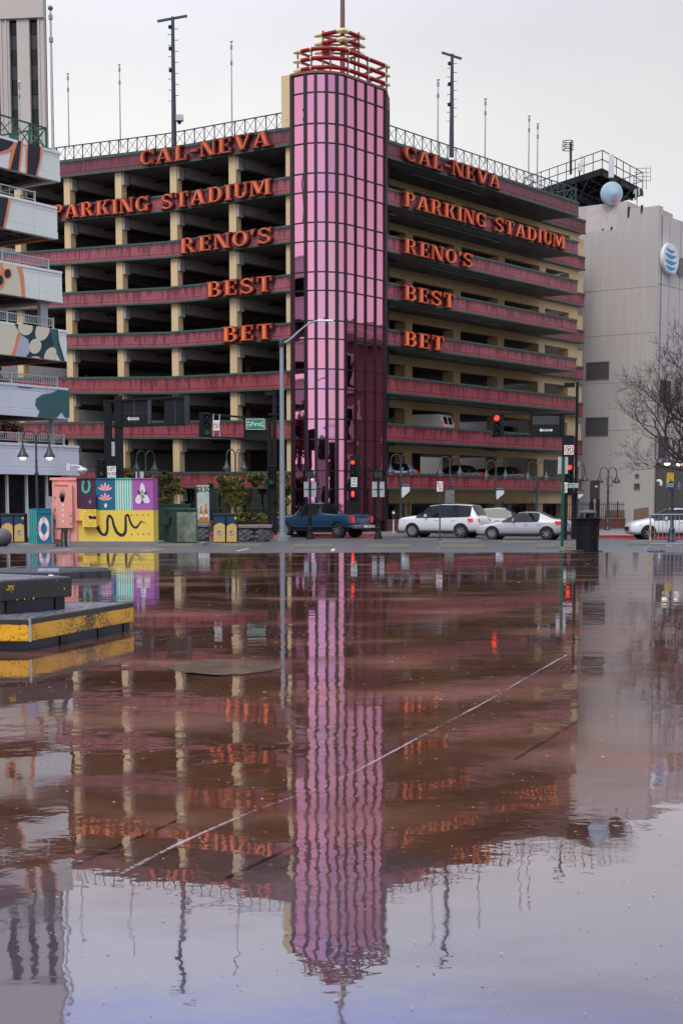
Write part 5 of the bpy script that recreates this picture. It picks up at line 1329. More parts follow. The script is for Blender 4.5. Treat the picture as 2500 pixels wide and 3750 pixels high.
    mb = MB(); mb.box(-.015, .06, -.42, .42, zl_ - .30, zl_ - .12); mb.build('grille', M_blk2, t)
    if kind != 'pickup':
        MB().box(L - .10, L + .012, -.26, .26, .62, .76).build('number_plate', M_sign, t)
        MB().box(L - .3, L - .02, -S[-2][4] * .9, S[-2][4] * .9, .30, .42).build('bumper_trim', M_blk2, t)
    else:
        MB().box(L - .04, L + .18, -1.0, 1.0, .52, .70).build('rear_bumper', M_chrome, t, bevel=.03)
        MB().box(L + .182, L + .19, -.17, .17, .57, .68).build('number_plate', M_sign, t)
        MB().box(-.06, .1, -.95, .95, .42, .62).build('front_bumper', M_chrome, t, bevel=.03)
        mb = MB(); mb.box(3.55, 5.4, -.84, .84, 1.262, 1.30); mb.build('bed_floor', M_blk2, t)
        MB().box(1.6, 5.5, -1.008, 1.008, .60, .63).build('side_trim', M_chrome, t)
    return t
def stand(t, px, Y, rz, dz=0):
    g = G(px, Y); t.location = (g.x, Y, gz(Y) + dz); t.rotation_euler = (0, 0, rz)
tk = make_car('pickup_truck', 'pickup', M_blueT, 'dark blue pickup truck driving past the foot of the pink glass tower', 'pickup truck'); stand(tk, 1024, 80.6, R(-33))
sv = make_car('suv', 'suv', M_carw, 'white three-row suv with red tail light between the parking meter and the silver sedan', 'suv'); stand(sv, 1474, 79.6, R(-26))
sn = make_car('sedan', 'sedan', M_cars, 'silver sedan passing behind the green sign posts near the black litter bin', 'car'); stand(sn, 1750, 74.6, R(-20))
cx_ = make_car('crossover_car', 'crossover', M_carw, 'white crossover car entering at the right edge behind the steel crowd barrier', 'car'); stand(cx_, 2292, 74.8, R(3))
s2 = make_car('small_suv', 'crossover', M_carw, 'white small suv mostly hidden between the larger white suv and the silver sedan', 'suv'); stand(s2, 1763, 84.0, R(2)); s2.rotation_euler = (0, 0, R(168)); s2.location.x += 3.6
# parked in the garage
lvl = [zb[k] + .335 for k in range(8)]
gc = make_car('parked_car', 'sedan', M_card, 'dark sedan roof showing over the second parapet right of the tower, first bay', 'car')
fr2 = lambda x, y, z: fR @ Vector((x, y, z))
def park(o, x, y, lev_, rz, label, grp='cars parked inside the garage'):
    c = copy_tree(o); p = fr2(x, y, lvl[lev_]); c.location = p; c.rotation_euler = (0, 0, rz); c['label'] = label; c['group'] = grp
    return c
dr = math.atan2(DRt.y, DRt.x)
gc['group'] = 'cars parked inside the garage'
p = fr2(.3, 4.6, lvl[6]); gc.location = p; gc.rotation_euler = (0, 0, dr + R(75)); gc['label'] = 'dark car with only its roof above the second-lowest right parapet beside the tower'
gw = make_car('parked_car', 'sedan', M_carw, 'white saloon in the lowest open level right behind the first pair of street lamps', 'car'); gw['group'] = 'cars parked inside the garage'
p = fr2(1.0, 1.9, lvl[7]); gw.location = p; gw.rotation_euler = (0, 0, dr + R(8))
park(gc, 8.4, 1.9, 7, dr + R(5), 'dark car in the lowest open level behind the no-parking sign')
park(gc, 14.0, 1.9, 7, dr + R(4), 'dark car in the lowest open level behind the third street lamp')
park(gc, 18.0, 5.6, 7, dr + R(12), 'pale car in the lowest open level behind the fourth street lamp')
park(gc, 11.2, 6.6, 6, dr + R(80), 'dark car parked right of the white van on the upper level')
park(gc, 15.4, 1.9, 6, dr + R(20), 'dark car behind the black signal arm on the van level')
gg = make_car('parked_car', 'suv', M_carg, 'grey suv parked on the lowest open level next to the white saloon', 'suv'); gg['group'] = 'cars parked inside the garage'
p = fr2(6.0, 6.5, lvl[7]); gg.location = p; gg.rotation_euler = (0, 0, dr + R(95))
vn_scale = 1.08
p = Vector(at(300, 1350, pe.y + 2)); q4 = copy_tree(gg); q4.location = (fL @ Vector((-cts[4] - .3 - 3.0, 2.5, zl(5, cts[4]) - (zt[5] - zb[5]) + .36))); q4.rotation_euler = (0, 0, R(35)); q4['label'] = 'grey suv parked on the left ramp level above the mural building railing'; q4['group'] = 'cars parked inside the garage'
# white van, tail to the street
vn = thing('white_van', 'white cargo van parked on the second open level of the right wing', 'van', tuple(fr2(8.54, 1.3, lvl[6])), R(-26))
mb = MB(); mb.prism([(-4.6, .4), (-.12, .4), (0, .6), (-.02, 1.2), (-.14, 1.72), (-.3, 1.80), (-3.4, 1.80), (-3.9, 1.6), (-4.2, 1.2), (-4.65, 1.0)], -.98, .98, 'xz'); mb.build('body', M_white, vn, bevel=.08)
for s in (-1, 1):
    a, b = sorted((s * .12, s * .74)); MB().hexa([(-.06, a, 1.15), (.0, a, 1.15), (.0, b, 1.15), (-.06, b, 1.15), (-.18, a, 1.62), (-.10, a, 1.62), (-.10, b, 1.62), (-.18, b, 1.62)]).build('rear_window', M_glassd, vn)
    a, b = sorted((s * .8, s * .97)); MB().box(-.05, .02, a, b, .9, 1.3).build('tail_light', M_lredd, vn)
    for x in (-1, -4): a = link(wheel_meshes(.36)[0], 'tyre', vn, (x, s * .85, .36))

# ================================================================== STREET FURNITURE
def bell(mb, x, z, m0=0, m1=1, r=.26, y=0):
    mb.lathe([(.05, .42), (.06, .30), (.11, .22), (.12, .14), (.2, .04), (r, -.08), (r * .98, -.11)], 14, (x, y, z), m=m0)
    mb.lathe([(r * .55, -.112), (r * .5, -.18), (r * .2, -.22)], 12, (x, y, z), m=m1)
def make_lamp(h, lit=False):
    t = thing('street_lamp', 'x', 'street lamp', group='twin gooseneck street lamps')
    mb = MB(); mb.lathe([(.2, 0), (.2, .12), (.15, .18), (.13, .5), (.15, .55), (.09, .62), (.075, 1.2), (.065, h * .6), (.10, h * .6 + .03), (.10, h * .6 + .1), (.06, h * .6 + .14), (.05, h * .72), (.075, h * .72 + .03), (.05, h * .72 + .08), (.045, h - .3)], 12); mb.build('post', M_iron, t, smooth='ang')
    for s in (-1, 1):
        pts = [(0, 0, h - .75), (s * .02, 0, h - .3), (s * .12, 0, h - .08), (s * .30, 0, h), (s * .48, 0, h - .08), (s * .58, 0, h - .3), (s * .60, 0, h - .62)]
        a = MB().tube(smooth_path(pts, 4), .032, 8).build('arm', M_iron, t, smooth=True)
        mb = MB(); bell(mb, s * .6, h - 1.0); mb.build('lamp_shade', [M_iron, M_lamp if lit else M_signb], a, smooth='ang')
    return t
lampd = make_lamp(4.65); lampl = make_lamp(4.65, True)
def put_lamp(src, px, Y, rz, label, first=False, sc=1, top=None):
    g = G(px, Y); c = src if first else copy_tree(src)
    c.location = (g.x, Y, gz(Y) + (.14 if Y > 81.5 else 0)); c.rotation_euler = (0, 0, rz); c['label'] = label; c['group'] = 'twin gooseneck street lamps'
    if top: s_ = (at(px, top, Y).z - c.location.z) / 4.65; c.scale = (1, 1, s_)
    return c
put_lamp(lampd, 1466, 83.2, R(8), 'street lamp with white pennant beside the parking meter, nearest the glass tower on the right', True, top=1664)
put_lamp(lampd, 1645, 85.5, R(8), 'street lamp with a grey sign back behind the white suv', top=1672)
put_lamp(lampd, 1812, 88, R(8), 'street lamp with white pennant above the hidden small suv', top=1686)
put_lamp(lampd, 1962, 90, R(10), 'street lamp in front of the last bays of the right wing', top=1692)
put_lamp(lampd, 2112, 92, R(35), 'street lamp half hidden behind the right-hand signal post', top=1702)
put_lamp(lampd, 2222, 93.5, R(15), 'street lamp standing at the end of the iron fence before the grey office wall', top=1712)
put_lamp(lampd, 538, 85, R(35), 'street lamp behind the purple painted cabinet before the left wing', top=1651)
put_lamp(lampd, 864, 85, R(35), 'street lamp with yellow and blue banner in front of the ivy', top=1646)
put_lamp(lampl, 140, 66, R(8), 'lit street lamp at the left edge in front of the mural building', True, top=1577)
put_lamp(lampl, 2457, 66, R(50), 'lit street lamp with yellow banner beneath the bare tree at right', top=1606)
put_lamp(lampd, 2516, 84, R(10), 'street lamp cut off by the right edge of the picture', top=1733)
M_pen = mat('pennant_print', (.55, .62, .66), .5, c2=(.75, .76, .74), scale=6)
def pennant(px, py0, py1, Y, label, w_=.48):
    a = at(px, py0, Y); b = at(px, py1, Y); t = thing('banner', label, 'banner', tuple(b), 0, 'white pennant banners')
    hh = a.z - b.z
    MB().box(.02, w_ + .04, -.04, 0, hh - .24, hh, 0).build('header', M_iron, t)
    text_ = MB(); text(text_, 'RIVERWALK', w_ / 2 + .02, hh - .13, .085, -.043); text_.build('lettering', M_signb, t, fix=False)
    MB().prism([(.03, .0), (.10, .0), (w_ + .02, hh * .42), (w_ + .02, hh - .25), (.03, hh - .25)], -.03, -.015, 'xz').build('pennant', M_pen, t)
pennant(1468, 1767, 1822, 83.1, 'white pennant with dark header on the lamp beside the parking meter')
pennant(1814, 1781, 1828, 87.9, 'white pennant with dark header on the lamp behind the small suv')
pennant(2113, 1795, 1826, 91.8, 'small blue printed pennant on the lamp behind the right signal post', .35)
def ybanner(px, py0, py1, Y, label, rz=0, w_=.5):
    a = at(px, py0, Y); b = at(px, py1, Y); t = thing('banner', label, 'banner', (b.x, Y - .15, b.z), rz, 'yellow and blue lamp banners'); h = a.z - b.z
    MB().prism([(-w_ / 2, h * .15), (0, 0), (w_ / 2, h * .15), (w_ / 2, h), (-w_ / 2, h)], -.02, 0, 'xz').build('cloth', M_biny if False else mat('banner_yellow', (.75, .48, .03), .5), t)
    MB().prism([(-w_ / 2, h * .15), (0, 0), (w_ / 2, h * .15), (w_ / 2, h * .42), (w_ * .2, h * .62), (w_ * .08, h * .5), (0, h * .7), (-w_ * .15, h * .5), (-w_ / 2, h * .42)], -.024, -.019, 'xz').build('mountain_print', M_binb, t)
    for k in (.25, .36): MB().box(-w_ * .48, w_ * .48, -.028, -.023, h * k, h * (k + .05)).build('river_stripe', M_mwb, t)
ybanner(856, 1756, 1808, 84.7, 'small yellow and blue banner hanging on the lamp in front of the ivy')
ybanner(2448, 1731, 1800, 65.8, 'yellow and blue banner hanging on the lit lamp beneath the bare tree', R(30), .42)

# tall street light
Yc = 70; g = G(1034, Yc); cl = thing('street_light', 'tall galvanised street light pole with curved arm in front of the glass tower', 'street light', (g.x, Yc, g.z))
ptop = at(1029, 1248, Yc).z - g.z; hd_ = at(1200, 1173, Yc)
lean = at(1029, 1248, Yc).x - g.x
MB().lathe([(.42, 0), (.42, .26), (.22, .27), (.22, .34), (.15, .36), (.14, 2), (.10, ptop - .3), (.10, ptop)], 14).build('pole', M_steel, cl, smooth='ang')
MB().lathe([(.125, -.3), (.135, -.28), (.135, .02), (.1, .08)], 12, (0, 0, ptop)).build('pole_cap', M_iron, cl, smooth='ang')
dz = hd_.z - g.z; dx = hd_.x - g.x
ap = smooth_path([(0.05, 0, ptop - .12), (.4, 0, ptop + .05), (.9, 0, ptop + .5), (1.4, 0, dz - .12), (1.9, 0, dz + .01), (dx - .5, 0, dz)], 5)
MB().tube(ap, [.055] * 10 + [.045] * (len(ap) - 10), 8).build('arm', M_steel, cl, smooth=True)
MB().hexa([(dx - .5, -.09, dz - .06), (dx + .3, -.12, dz - .06), (dx + .3, .12, dz - .06), (dx - .5, .09, dz - .06), (dx - .5, -.06, dz + .05), (dx + .25, -.07, dz + .03), (dx + .25, .07, dz + .03), (dx - .5, .06, dz + .05)]).build('lamp_head', M_frp, cl, bevel=.02)
MB().box(dx - .2, dx - .1, -.04, .04, dz + .05, dz + .13).build('photocell', M_black, cl)

# beacon posts with sign backs
def beacon(px, Y, label):
    g = G(px, Y); t = thing('beacon_post', label, 'post', (g.x, Y, g.z), 0, 'black posts with beacon box and sign back')
    h = at(px, 1722, Y).z - g.z
    MB().lathe([(.23, 0), (.22, .12), (.18, .18), (.15, .4), (.12, .5), (.14, .55), (.10, .62), (.075, 1.0), (.095, 1.05), (.095, 1.14), (.06, 1.2), (.055, h - .4)], 14).build('post', M_black, t, smooth='ang')
    MB().box(-.2, .2, -.16, .16, h - .42, h, 0).build('beacon_box', M_dg, t, bevel=.05)
    MB().box(-.21, .21, -.18, .18, h - .06, h + .01).build('box_lid', M_black, t)
    z0_ = at(px, 1820, Y).z - g.z; z1_ = at(px, 1764, Y).z - g.z
    for a, b in ((-.32, -.04), (.04, .33)): MB().box(a, b, .06, .08, z0_, z1_).build('sign_back', M_signb, t, bevel=.0)
    MB().box(-.28, .28, .04, .058, (z0_ + z1_) / 2 - .02, (z0_ + z1_) / 2 + .02).build('bracket', M_black, t)
beacon(1135, 75, 'black post with green beacon box and sign backs in front of the blue pickup')
beacon(1384, 75.4, 'black post with green beacon box and sign backs between pickup and parking meter')
# grey sign back near second lamp
b = at(1645, 1795, 85); sgn = thing('sign_board', 'weathered grey sign back mounted on the lamp behind the white suv', 'sign', (b.x, 84.9, at(1645, 1842, 85).z)); MB().box(-.28, .28, -.12, -.10, 0, at(1645, 1795, 85).z - at(1645, 1842, 85).z).build('plate', mat('weathered_plate', (.28, .27, .24), .5, metal=.3, c2=(.12, .13, .14), scale=4), sgn, bevel=.01)

# signal heads
def head(parent, x, y, z, n=3, on=None, s=1.0, colr=M_lred, depth=.22):
    """signal housing at centre x,z, facing -y; three lenses"""
    h = MB(); h.box(x - .18 * s, x + .18 * s, y, y + depth, z - .17 * n * s, z + .17 * n * s); o = h.build('signal_housing', M_black, parent, bevel=.02)
    for k in range(n):
        zc = z + (n - 1 - 2 * k) * .165 * s; m = colr if on == k else (M_lgreen if (k == n - 1 and on == 'g') else M_lens)
        MB().lathe([(.125 * s, -.01), (.10 * s, -.04), (.02, -.055)], 16, (x, y, zc), ax='y').build('lens', m, o, smooth=True)
        v = MB(); P = [(x + .14 * s * math.cos(R(a)), zc + .14 * s * math.sin(R(a))) for a in range(-10, 191, 20)]
        v.add([(p[0], y, p[1]) for p in P] + [(p[0], y - .20 * s, p[1] - .02) for p in P] + [(x + (p[0] - x) * .9, y, zc + (p[1] - zc) * .9) for p in P] + [(x + (p[0] - x) * .9, y - .20 * s, zc + (p[1] - zc) * .9 - .02) for p in P],
              [(i, i + 1, i + 1 + len(P), i + len(P)) for i in range(len(P) - 1)] + [(i + 3 * len(P), i + 1 + 3 * len(P), i + 1 + 2 * len(P), i + 2 * len(P)) for i in range(len(P) - 1)] + [(i + len(P), i + 1 + len(P), i + 1 + 3 * len(P), i + 3 * len(P)) for i in range(len(P) - 1)])
        v.build('visor', M_black, o, fix=False)
    return o
def W(p, Y): return at(p[0], p[1], Y)
def boxpx(mb, fn, x0, y0, x1, y1, Y, d0, d1, t, m=0, lean=True):
    a = W(fn(x0, y1), Y); b = W(fn(x1, y0), Y); l = t.location; mb.box(a.x - l.x, b.x - l.x, d0, d1, a.z - l.z, b.z - l.z, m); return mb
def arrowsign(t, fn, x0, y0, x1, y1, Y, d):
    a = W(fn(x0, y1), Y); b = W(fn(x1, y0), Y); l = t.location; xa, xb, za, zb2 = a.x - l.x, b.x - l.x, a.z - l.z, b.z - l.z; zc = (za + zb2) / 2; hh = zb2 - za
    mb = MB(); mb.prism([(xa, zc), (xa + hh * .55, zb2 + .02), (xa + hh * .55, zb2 - .03), (xb, zb2 - .03), (xb, za + .03), (xa + hh * .55, za + .03), (xa + hh * .55, za - .02)], d - .012, d, 'xz'); o = mb.build('one_way_plate', M_sign, t)
    mb = MB(); text(mb, 'ONE WAY', (xa + xb) / 2 + hh * .25, zc, hh * .62, d - .016, bold=.02, sx=.9); mb.build('lettering', M_bk, o, fix=False)
# left overhead gantry
Yg = 72
g = G(*[421], Yg); lg1 = thing('overhead_signal_frame', 'black overhead signal frame with boxed panels and one way plate above the painted cabinets', 'traffic signal', (g.x, Yg, gz(Yg)))
for nm, x0, x1, y0 in (('post', 553, 579, 306), ('post', 608, 636, 285)):
    mb = MB(); boxpx(mb, Z5, x0, y0, x1, 1052, Yg, 0 if x0 < 600 else -.02, .3, lg1); mb.build(nm, M_black, lg1)
# arm panels, slightly rising towards the free end (perspective of an arm coming forward)
def gp(x, y, Y=Yg): p = W(Z5(x, y), Y); return (p.x - lg1.location.x, p.z - lg1.location.z)
for nm, P, d0, d1, m in (('frame_panel', [gp(637, 440), gp(772, 432), gp(772, 300), gp(637, 306)], .05, .25, M_blk2), ('frame_panel', [gp(858, 436), gp(980, 430), gp(978, 285), gp(858, 290)], .05, .25, M_blk2),
                     ('frame_post', [gp(772, 432), gp(788, 430), gp(788, 300), gp(772, 300)], -.03, .3, M_iron), ('frame_rail', [gp(552, 316), gp(962, 296), gp(962, 282), gp(552, 308)], -.05, .3, M_black),
                     ('frame_rail', [gp(552, 450), gp(962, 438), gp(962, 428), gp(552, 436)], -.05, .3, M_black), ('frame_post', [gp(966, 434), gp(988, 430), gp(986, 283), gp(962, 283)], -.1, .4, M_skirt), ('frame_rail', [gp(788, 434), gp(858, 436), gp(858, 427), gp(788, 425)], 0, .2, M_black)):
    MB().prism(P, d0, d1, 'xz').build(nm, m, lg1)
for x in (700, 912): mb = MB(); boxpx(mb, Z5, x, 305, x + 3, 432, Yg, .035, .05, lg1); mb.build('panel_seam', M_iron, lg1)
mb = MB(); boxpx(mb, Z5, 640, 372, 770, 375, Yg, .035, .05, lg1); mb.build('panel_seam', M_iron, lg1)
mb = MB(); boxpx(mb, Z5, 579, 524, 609, 599, Yg, .02, .2, lg1); mb.build('grey_cabinet', M_signb, lg1)
mb = MB(); boxpx(mb, Z5, 579, 600, 609, 640, Yg, .02, .2, lg1); mb.build('cross_plate', M_black, lg1)
arrowsign(lg1, Z5, 664, 394, 726, 414, Yg, .035)
mb = MB(); boxpx(mb, Z5, 499, 604, 556, 735, Yg, .02, .3, lg1); mb.build('backplate', M_blk2, lg1)
p = W(Z5(532, 660), Yg); head(lg1, p.x - lg1.location.x, -.1, p.z - lg1.location.z, on='g', s=.85)
a = W(Z5(566, 730), Yg); b = W(Z5(610, 652), Yg)
ls_ = thing('road_sign', 'white rectangular sign reading LEFT ON RED AFTER STOP on the left signal post', 'sign', ((a.x + b.x) / 2, Yg - .25, a.z - .2))
hh = b.z - a.z + .2; wv = b.x - a.x; MB().box(-wv / 2, wv / 2, 0, .02, 0, hh).build('plate', M_sign, ls_)
mb = MB()
for k, s_ in enumerate(('LEFT', 'ON RED', 'AFTER', 'STOP')): text(mb, s_, 0, hh - .15 - k * .245, .235, -.005, bold=.0, sx=.72)
mb.build('lettering', M_bk, ls_, fix=False)

# First Street mast
Yf = 73
fs = thing('signal_mast', 'black signal mast left of the glass tower carrying the green First street sign', 'traffic signal', (G(1000, Yf).x, Yf, gz(Yf)))
for x0, y0, x1, y1, d0, d1, m, nm in ((1397, 400, 1417, 1005, 0, .25, M_black, 'post'), (1424, 262, 1442, 1005, .02, .27, M_black, 'post'), (1382, 262, 1441, 282, -.02, .3, M_black, 'top_arm'), (1397, 376, 1450, 386, -.04, .3, M_black, 'rail'),
                                  (1278, 462, 1398, 512, .05, .25, M_blk2, 'panel'), (1272, 395, 1286, 512, .0, .25, M_black, 'frame_post'), (1040, 370, 1058, 496, .0, .3, M_blk2, 'backplate'), (1412, 645, 1440, 830, -.3, .0, M_black, 'side_signal_box')):
    mb = MB(); boxpx(mb, Z5, x0, y0, x1, y1, Yf, d0, d1, fs); mb.build(nm, m, fs)
def fp(x, y): p = W(Z5(x, y), Yf); return (p.x - fs.location.x, p.z - fs.location.z)
for P in ([fp(1036, 378), fp(1284, 402), fp(1284, 393), fp(1036, 368)], [fp(1036, 497), fp(1284, 512), fp(1284, 503), fp(1036, 490)], [fp(1282, 402), fp(1420, 415), fp(1420, 404), fp(1282, 392)], [fp(1282, 514), fp(1420, 520), fp(1420, 508), fp(1282, 504)]):
    MB().prism(P, -.02, .25, 'xz').build('arm_rail', M_black, fs)
p = W(Z5(1082, 434), Yf); head(fs, p.x - fs.location.x, -.12, p.z - fs.location.z, on='g', s=1.15)
p = W(Z5(1418, 700), Yf); head(fs, p.x - fs.location.x, -.52, p.z - fs.location.z, on='g', s=1.0)
for x in (1113, 1145): mb = MB(); boxpx(mb, Z5, x, 380, x + 4, 498, Yf, -.045, -.02, fs); mb.build('sign_bracket', M_signb, fs)
def prohibit(name, fn, x0, y0, x1, y1, Y, label, right=False, dd=.14):
    a = W(fn(x0, y1), Y); b = W(fn(x1, y0), Y); w_ = b.x - a.x; h = b.z - a.z
    t = thing(name, label, 'sign', ((a.x + b.x) / 2, Y - dd, a.z)); MB().box(-w_ / 2, w_ / 2, 0, .02, 0, h).build('plate', M_sign, t)
    r = min(w_, h) * .44; c = (0, h / 2); s = 1 if right else -1
    mb = MB(); O = ell(0, h / 2, r, n=36); I = ell(0, h / 2, r * .82, n=36)
    mb.add([(p[0], -.006, p[1]) for p in O + I], [(i, (i + 1) % 36, 36 + (i + 1) % 36, 36 + i) for i in range(36)])
    ribbon(mb, [(-r * .62, h / 2 + r * .62), (r * .62, h / 2 - r * .62)], r * .16, -.008); mb.build('prohibition_ring', M_redp, t, fix=False)
    mb = MB(); ribbon(mb, [(-s * r * .22, h / 2 - r * .6), (-s * r * .22, h / 2 + r * .12), (-s * r * .1, h / 2 + r * .26), (s * r * .2, h / 2 + r * .26)], r * .18, -.004)
    mb.add([(s * r * .15, -.0042, h / 2 + r * .52), (s * r * .15, -.0042, h / 2), (s * r * .55, -.0042, h / 2 + r * .26)], [(0, 1, 2)]); mb.build('turn_arrow', M_bk, t, fix=False)
prohibit('no_turn_sign', Z5, 1114, 413, 1147, 466, Yf, 'square white no left turn sign with red ring on the mast arm')
def streetname(fn, x0, y0, x1, y1, Y, label, parts, dd=.1):
    a = W(fn(x0, y1), Y); b = W(fn(x1, y0), Y); w_ = b.x - a.x; h = b.z - a.z
    t = thing('street_name_sign', label, 'sign', ((a.x + b.x) / 2, Y - dd, a.z)); MB().box(-w_ / 2, w_ / 2, 0, .04, 0, h).build('border', M_sign, t); MB().box(-w_ / 2 + .022, w_ / 2 - .022, -.006, 0, .022, h - .022).build('face', M_grn, t)
    mb = MB()
    for s, x, z, sz in parts: text(mb, s, x * w_, z * h, sz * h, -.01, bold=.008)
    mb.build('lettering', M_sign, t, fix=False); return t, w_, h
t, w_, h = streetname(Z5, 1285, 405, 1382, 461, Yf, 'green First street name sign at the mast end of the arm', [('First', .06, .5, .56), ('E', -.22, .42, .26), ('St', .39, .68, .28), ('100', .39, .34, .26)])
mb = MB(); x = -w_ * .36; 
for q_ in ([(x - .12, .42 * h), (x + .12, .42 * h), (x + .12, .47 * h), (x - .12, .47 * h)], [(x - .1, .3 * h), (x + .1, .3 * h), (x + .1, .34 * h), (x - .1, .34 * h)], [(x - .12, .62 * h), (x, .74 * h), (x + .12, .62 * h), (x + .08, .6 * h), (x, .66 * h), (x - .08, .6 * h)]): mb.sheet(q_, -.011)
mb.build('arch_emblem', M_sign, t, fix=False)

# middle pole signal with ONE WAY sign, and pedestrian hand
Ym = 83.5
cs_ = thing('signal_post', 'black signal post with red light and red hand in front of the glass tower', 'traffic signal', (G(1296, Ym).x, Ym, gz(Ym) + .13))
for x0, y0, x1, y1, d0, d1, nm in ((1281, 1669, 1320, 1862, .1, .2, 'backplate'), (1288, 1862, 1304, 1958, .1, .3, 'post'), (1305, 1862, 1318, 1958, .1, .3, 'post')):
    mb = MB(); boxpx(mb, lambda x, y: (x, y), x0, y0, x1, y1, Ym, d0, d1, cs_); mb.build(nm, M_blk2, cs_)
p = at(1291, 1712, Ym); head(cs_, p.x - cs_.location.x, -.1, p.z - cs_.location.z, on=0, s=.9)
mb = MB(); boxpx(mb, lambda x, y: (x, y), 1280, 1796, 1305, 1825, Ym, -.1, .1, cs_); o_ = mb.build('pedestrian_signal', M_black, cs_)
p = at(1291, 1809, Ym); x, z = p.x - cs_.location.x, p.z - cs_.location.z
MB().prism([(x - .05, z - .16), (x + .05, z - .16), (x + .10, z), (x + .07, z + .13), (x + .01, z + .18), (x - .06, z + .14), (x - .08, z)], -.115, -.1, 'xz').build('hand_symbol', M_lred, o_)
a = at(1285, 1783, Ym); b = at(1307, 1748, Ym); ow = thing('road_sign', 'white ONE WAY sign with left arrow on the middle signal post', 'sign', ((a.x + b.x) / 2, Ym - .05, a.z)); w_ = b.x - a.x; h = b.z - a.z
MB().box(-w_ / 2, w_ / 2, 0, .02, 0, h).build('plate', M_sign, ow); mb = MB(); text(mb, 'ONE', 0, h * .8, h * .3, -.004, sx=.62); text(mb, 'WAY', 0, h * .52, h * .3, -.004, sx=.62)
ribbon(mb, [(-w_ * .25, h * .2), (w_ * .38, h * .2)], .05, -.004); mb.add([(-w_ * .38, -.0042, h * .2), (-w_ * .15, -.0042, h * .3), (-w_ * .15, -.0042, h * .1)], [(0, 1, 2)]); mb.build('lettering', M_bk, ow, fix=False)

# right mast
Yr = 70
rs = thing('signal_mast', 'tall black signal mast at right whose arm carries a red light and one way plate', 'traffic signal', (G(2108, Yr).x, Yr, gz(Yr)))
for x0, y0, x1, y1, d0, d1, m, nm in ((1001, 425, 1023, 1248, 0, .3, M_black, 'post'), (952, 429, 1002, 452, .02, .28, M_black, 'top_arm'), (936, 704, 1000, 1018, .03, .26, M_blk2, 'panel'), (955, 1018, 962, 1248, .05, .2, M_black, 'post'), (940, 1018, 966, 1246, .06, .24, M_blk2, 'post'),
                                  (775, 597, 930, 712, .06, .24, M_blk2, 'panel'), (930, 586, 950, 705, .0, .26, M_black, 'frame_post'), (600, 596, 634, 712, .05, .2, M_blk2, 'backplate'), (770, 596, 776, 712, 0, .2, M_black, 'frame_post'),
                                  (568, 587, 1002, 597, -.02, .25, M_black, 'arm_rail'), (568, 703, 940, 713, -.02, .25, M_black, 'arm_rail'), (985, 1006, 1003, 1246, .05, .2, M_blk2, 'post')):
    mb = MB(); boxpx(mb, Z7, x0, y0, x1, y1, Yr, d0, d1, rs); mb.build(nm, m, rs)
mb = MB(); boxpx(mb, Z7, 782, 602, 922, 648, Yr, .045, .06, rs); mb.build('panel_inset', M_lens, rs)
p = W(Z7(593, 652), Yr); head(rs, p.x - rs.location.x, -.12, p.z - rs.location.z, on=0, s=1.05)
p = W(Z7(972, 905), Yr); head(rs, p.x - rs.location.x, -.1, p.z - rs.location.z, on=0, s=.95)
arrowsign(rs, Z7, 818, 669, 886, 686, Yr, .045)
prohibit('no_turn_sign', Z7, 946, 756, 996, 806, Yr, 'square white no right turn sign with red ring on the right mast', True, dd=.03)
streetname(Z7, 950, 955, 1012, 979, Yr, 'green University Way street sign partly covered by a green post', [('ersity', .08, .48, .8), ('Way', .42, .7, .36), ('00', .42, .28, .34)], dd=.42)
# info pylon
pl = thing('information_pylon', 'dark slotted information pylon behind the litter bin', 'pylon', (G(2175, 75).x, 75, gz(75)))
for x0, y0, x1, y1, nm in ((1083, 940, 1131, 1037, 'head'), (1083, 1037, 1098, 1232, 'leg'), (1113, 1037, 1131, 1232, 'leg')):
    mb = MB(); boxpx(mb, Z7, x0, y0, x1, y1, 75, -.1, .15, pl); mb.build(nm, mat('pylon_brown', (.03, .026, .026), .4) if nm == 'head' else M_blk2, pl)
mb = MB(); boxpx(mb, Z7, 1106, 968, 1118, 975, 75, -.11, -.1, pl); mb.build('emblem', M_sign, pl)

# parking meter
mt_ = thing('parking_meter', 'single silver parking meter on a white post beside the red kerb', 'parking meter', (G(1440, 83).x, 83, gz(83) + .13))
MB().tube([(0, 0, 0), (0, 0, .86)], .035, 8).build('post', M_white, mt_); MB().lathe([(.06, .82), (.08, .9), (.08, 1.06), (.11, 1.1), (.12, 1.2), (.1, 1.3), (.03, 1.34)], 12).build('housing', M_iron, mt_, smooth='ang')
MB().lathe([(.075, -.005), (.07, -.04)], 14, (0, -.08, 1.2), ax='y').build('dial', M_sign, mt_)

# green sign posts
def signpost(px, pt, pb, Y, label, w_=.05):
    g = G(px, Y); g = at(px, pb, Y); t = thing('sign_post', label, 'post', (g.x, Y, gz(Y))); h = at(px, pt, Y).z - gz(Y); lean = at(px, pt, Y).x - g.x
    mb = MB(); mb.box(-w_ / 2, w_ / 2, -.006, .006, .05, h); mb.box(-w_ / 2 - .0, -w_ / 2 + .012, -.03, -.006, .05, h); mb.box(w_ / 2 - .012, w_ / 2, -.03, -.006, .05, h); mb.build('channel_post', M_pole, t)
    me_ = MB().lathe([(.012, -.001), (.012, .001)], 6, (0, -.0075, 0), ax='y').mesh('hole', M_bk)
    for k in range(int(h / .12)): link(me_, 'hole', t, (0, 0, .15 + k * .12))
    MB().box(-w_ / 2 - .012, w_ / 2 + .012, -.04, .02, 0, .09).build('base_sleeve', M_steel, t)
    return t, h
t, h = signpost(511, 1727, 1998, 50, 'green post with grey sign back in front of the painted cabinet', .085)
MB().box(-.10, .18, .012, .02, h - .46, h).build('sign_back', M_signb, t, bevel=.0)
t, h = signpost(2056, 1673, 2012, 44, 'green post with a pale sign back standing left of the litter bin', .09)
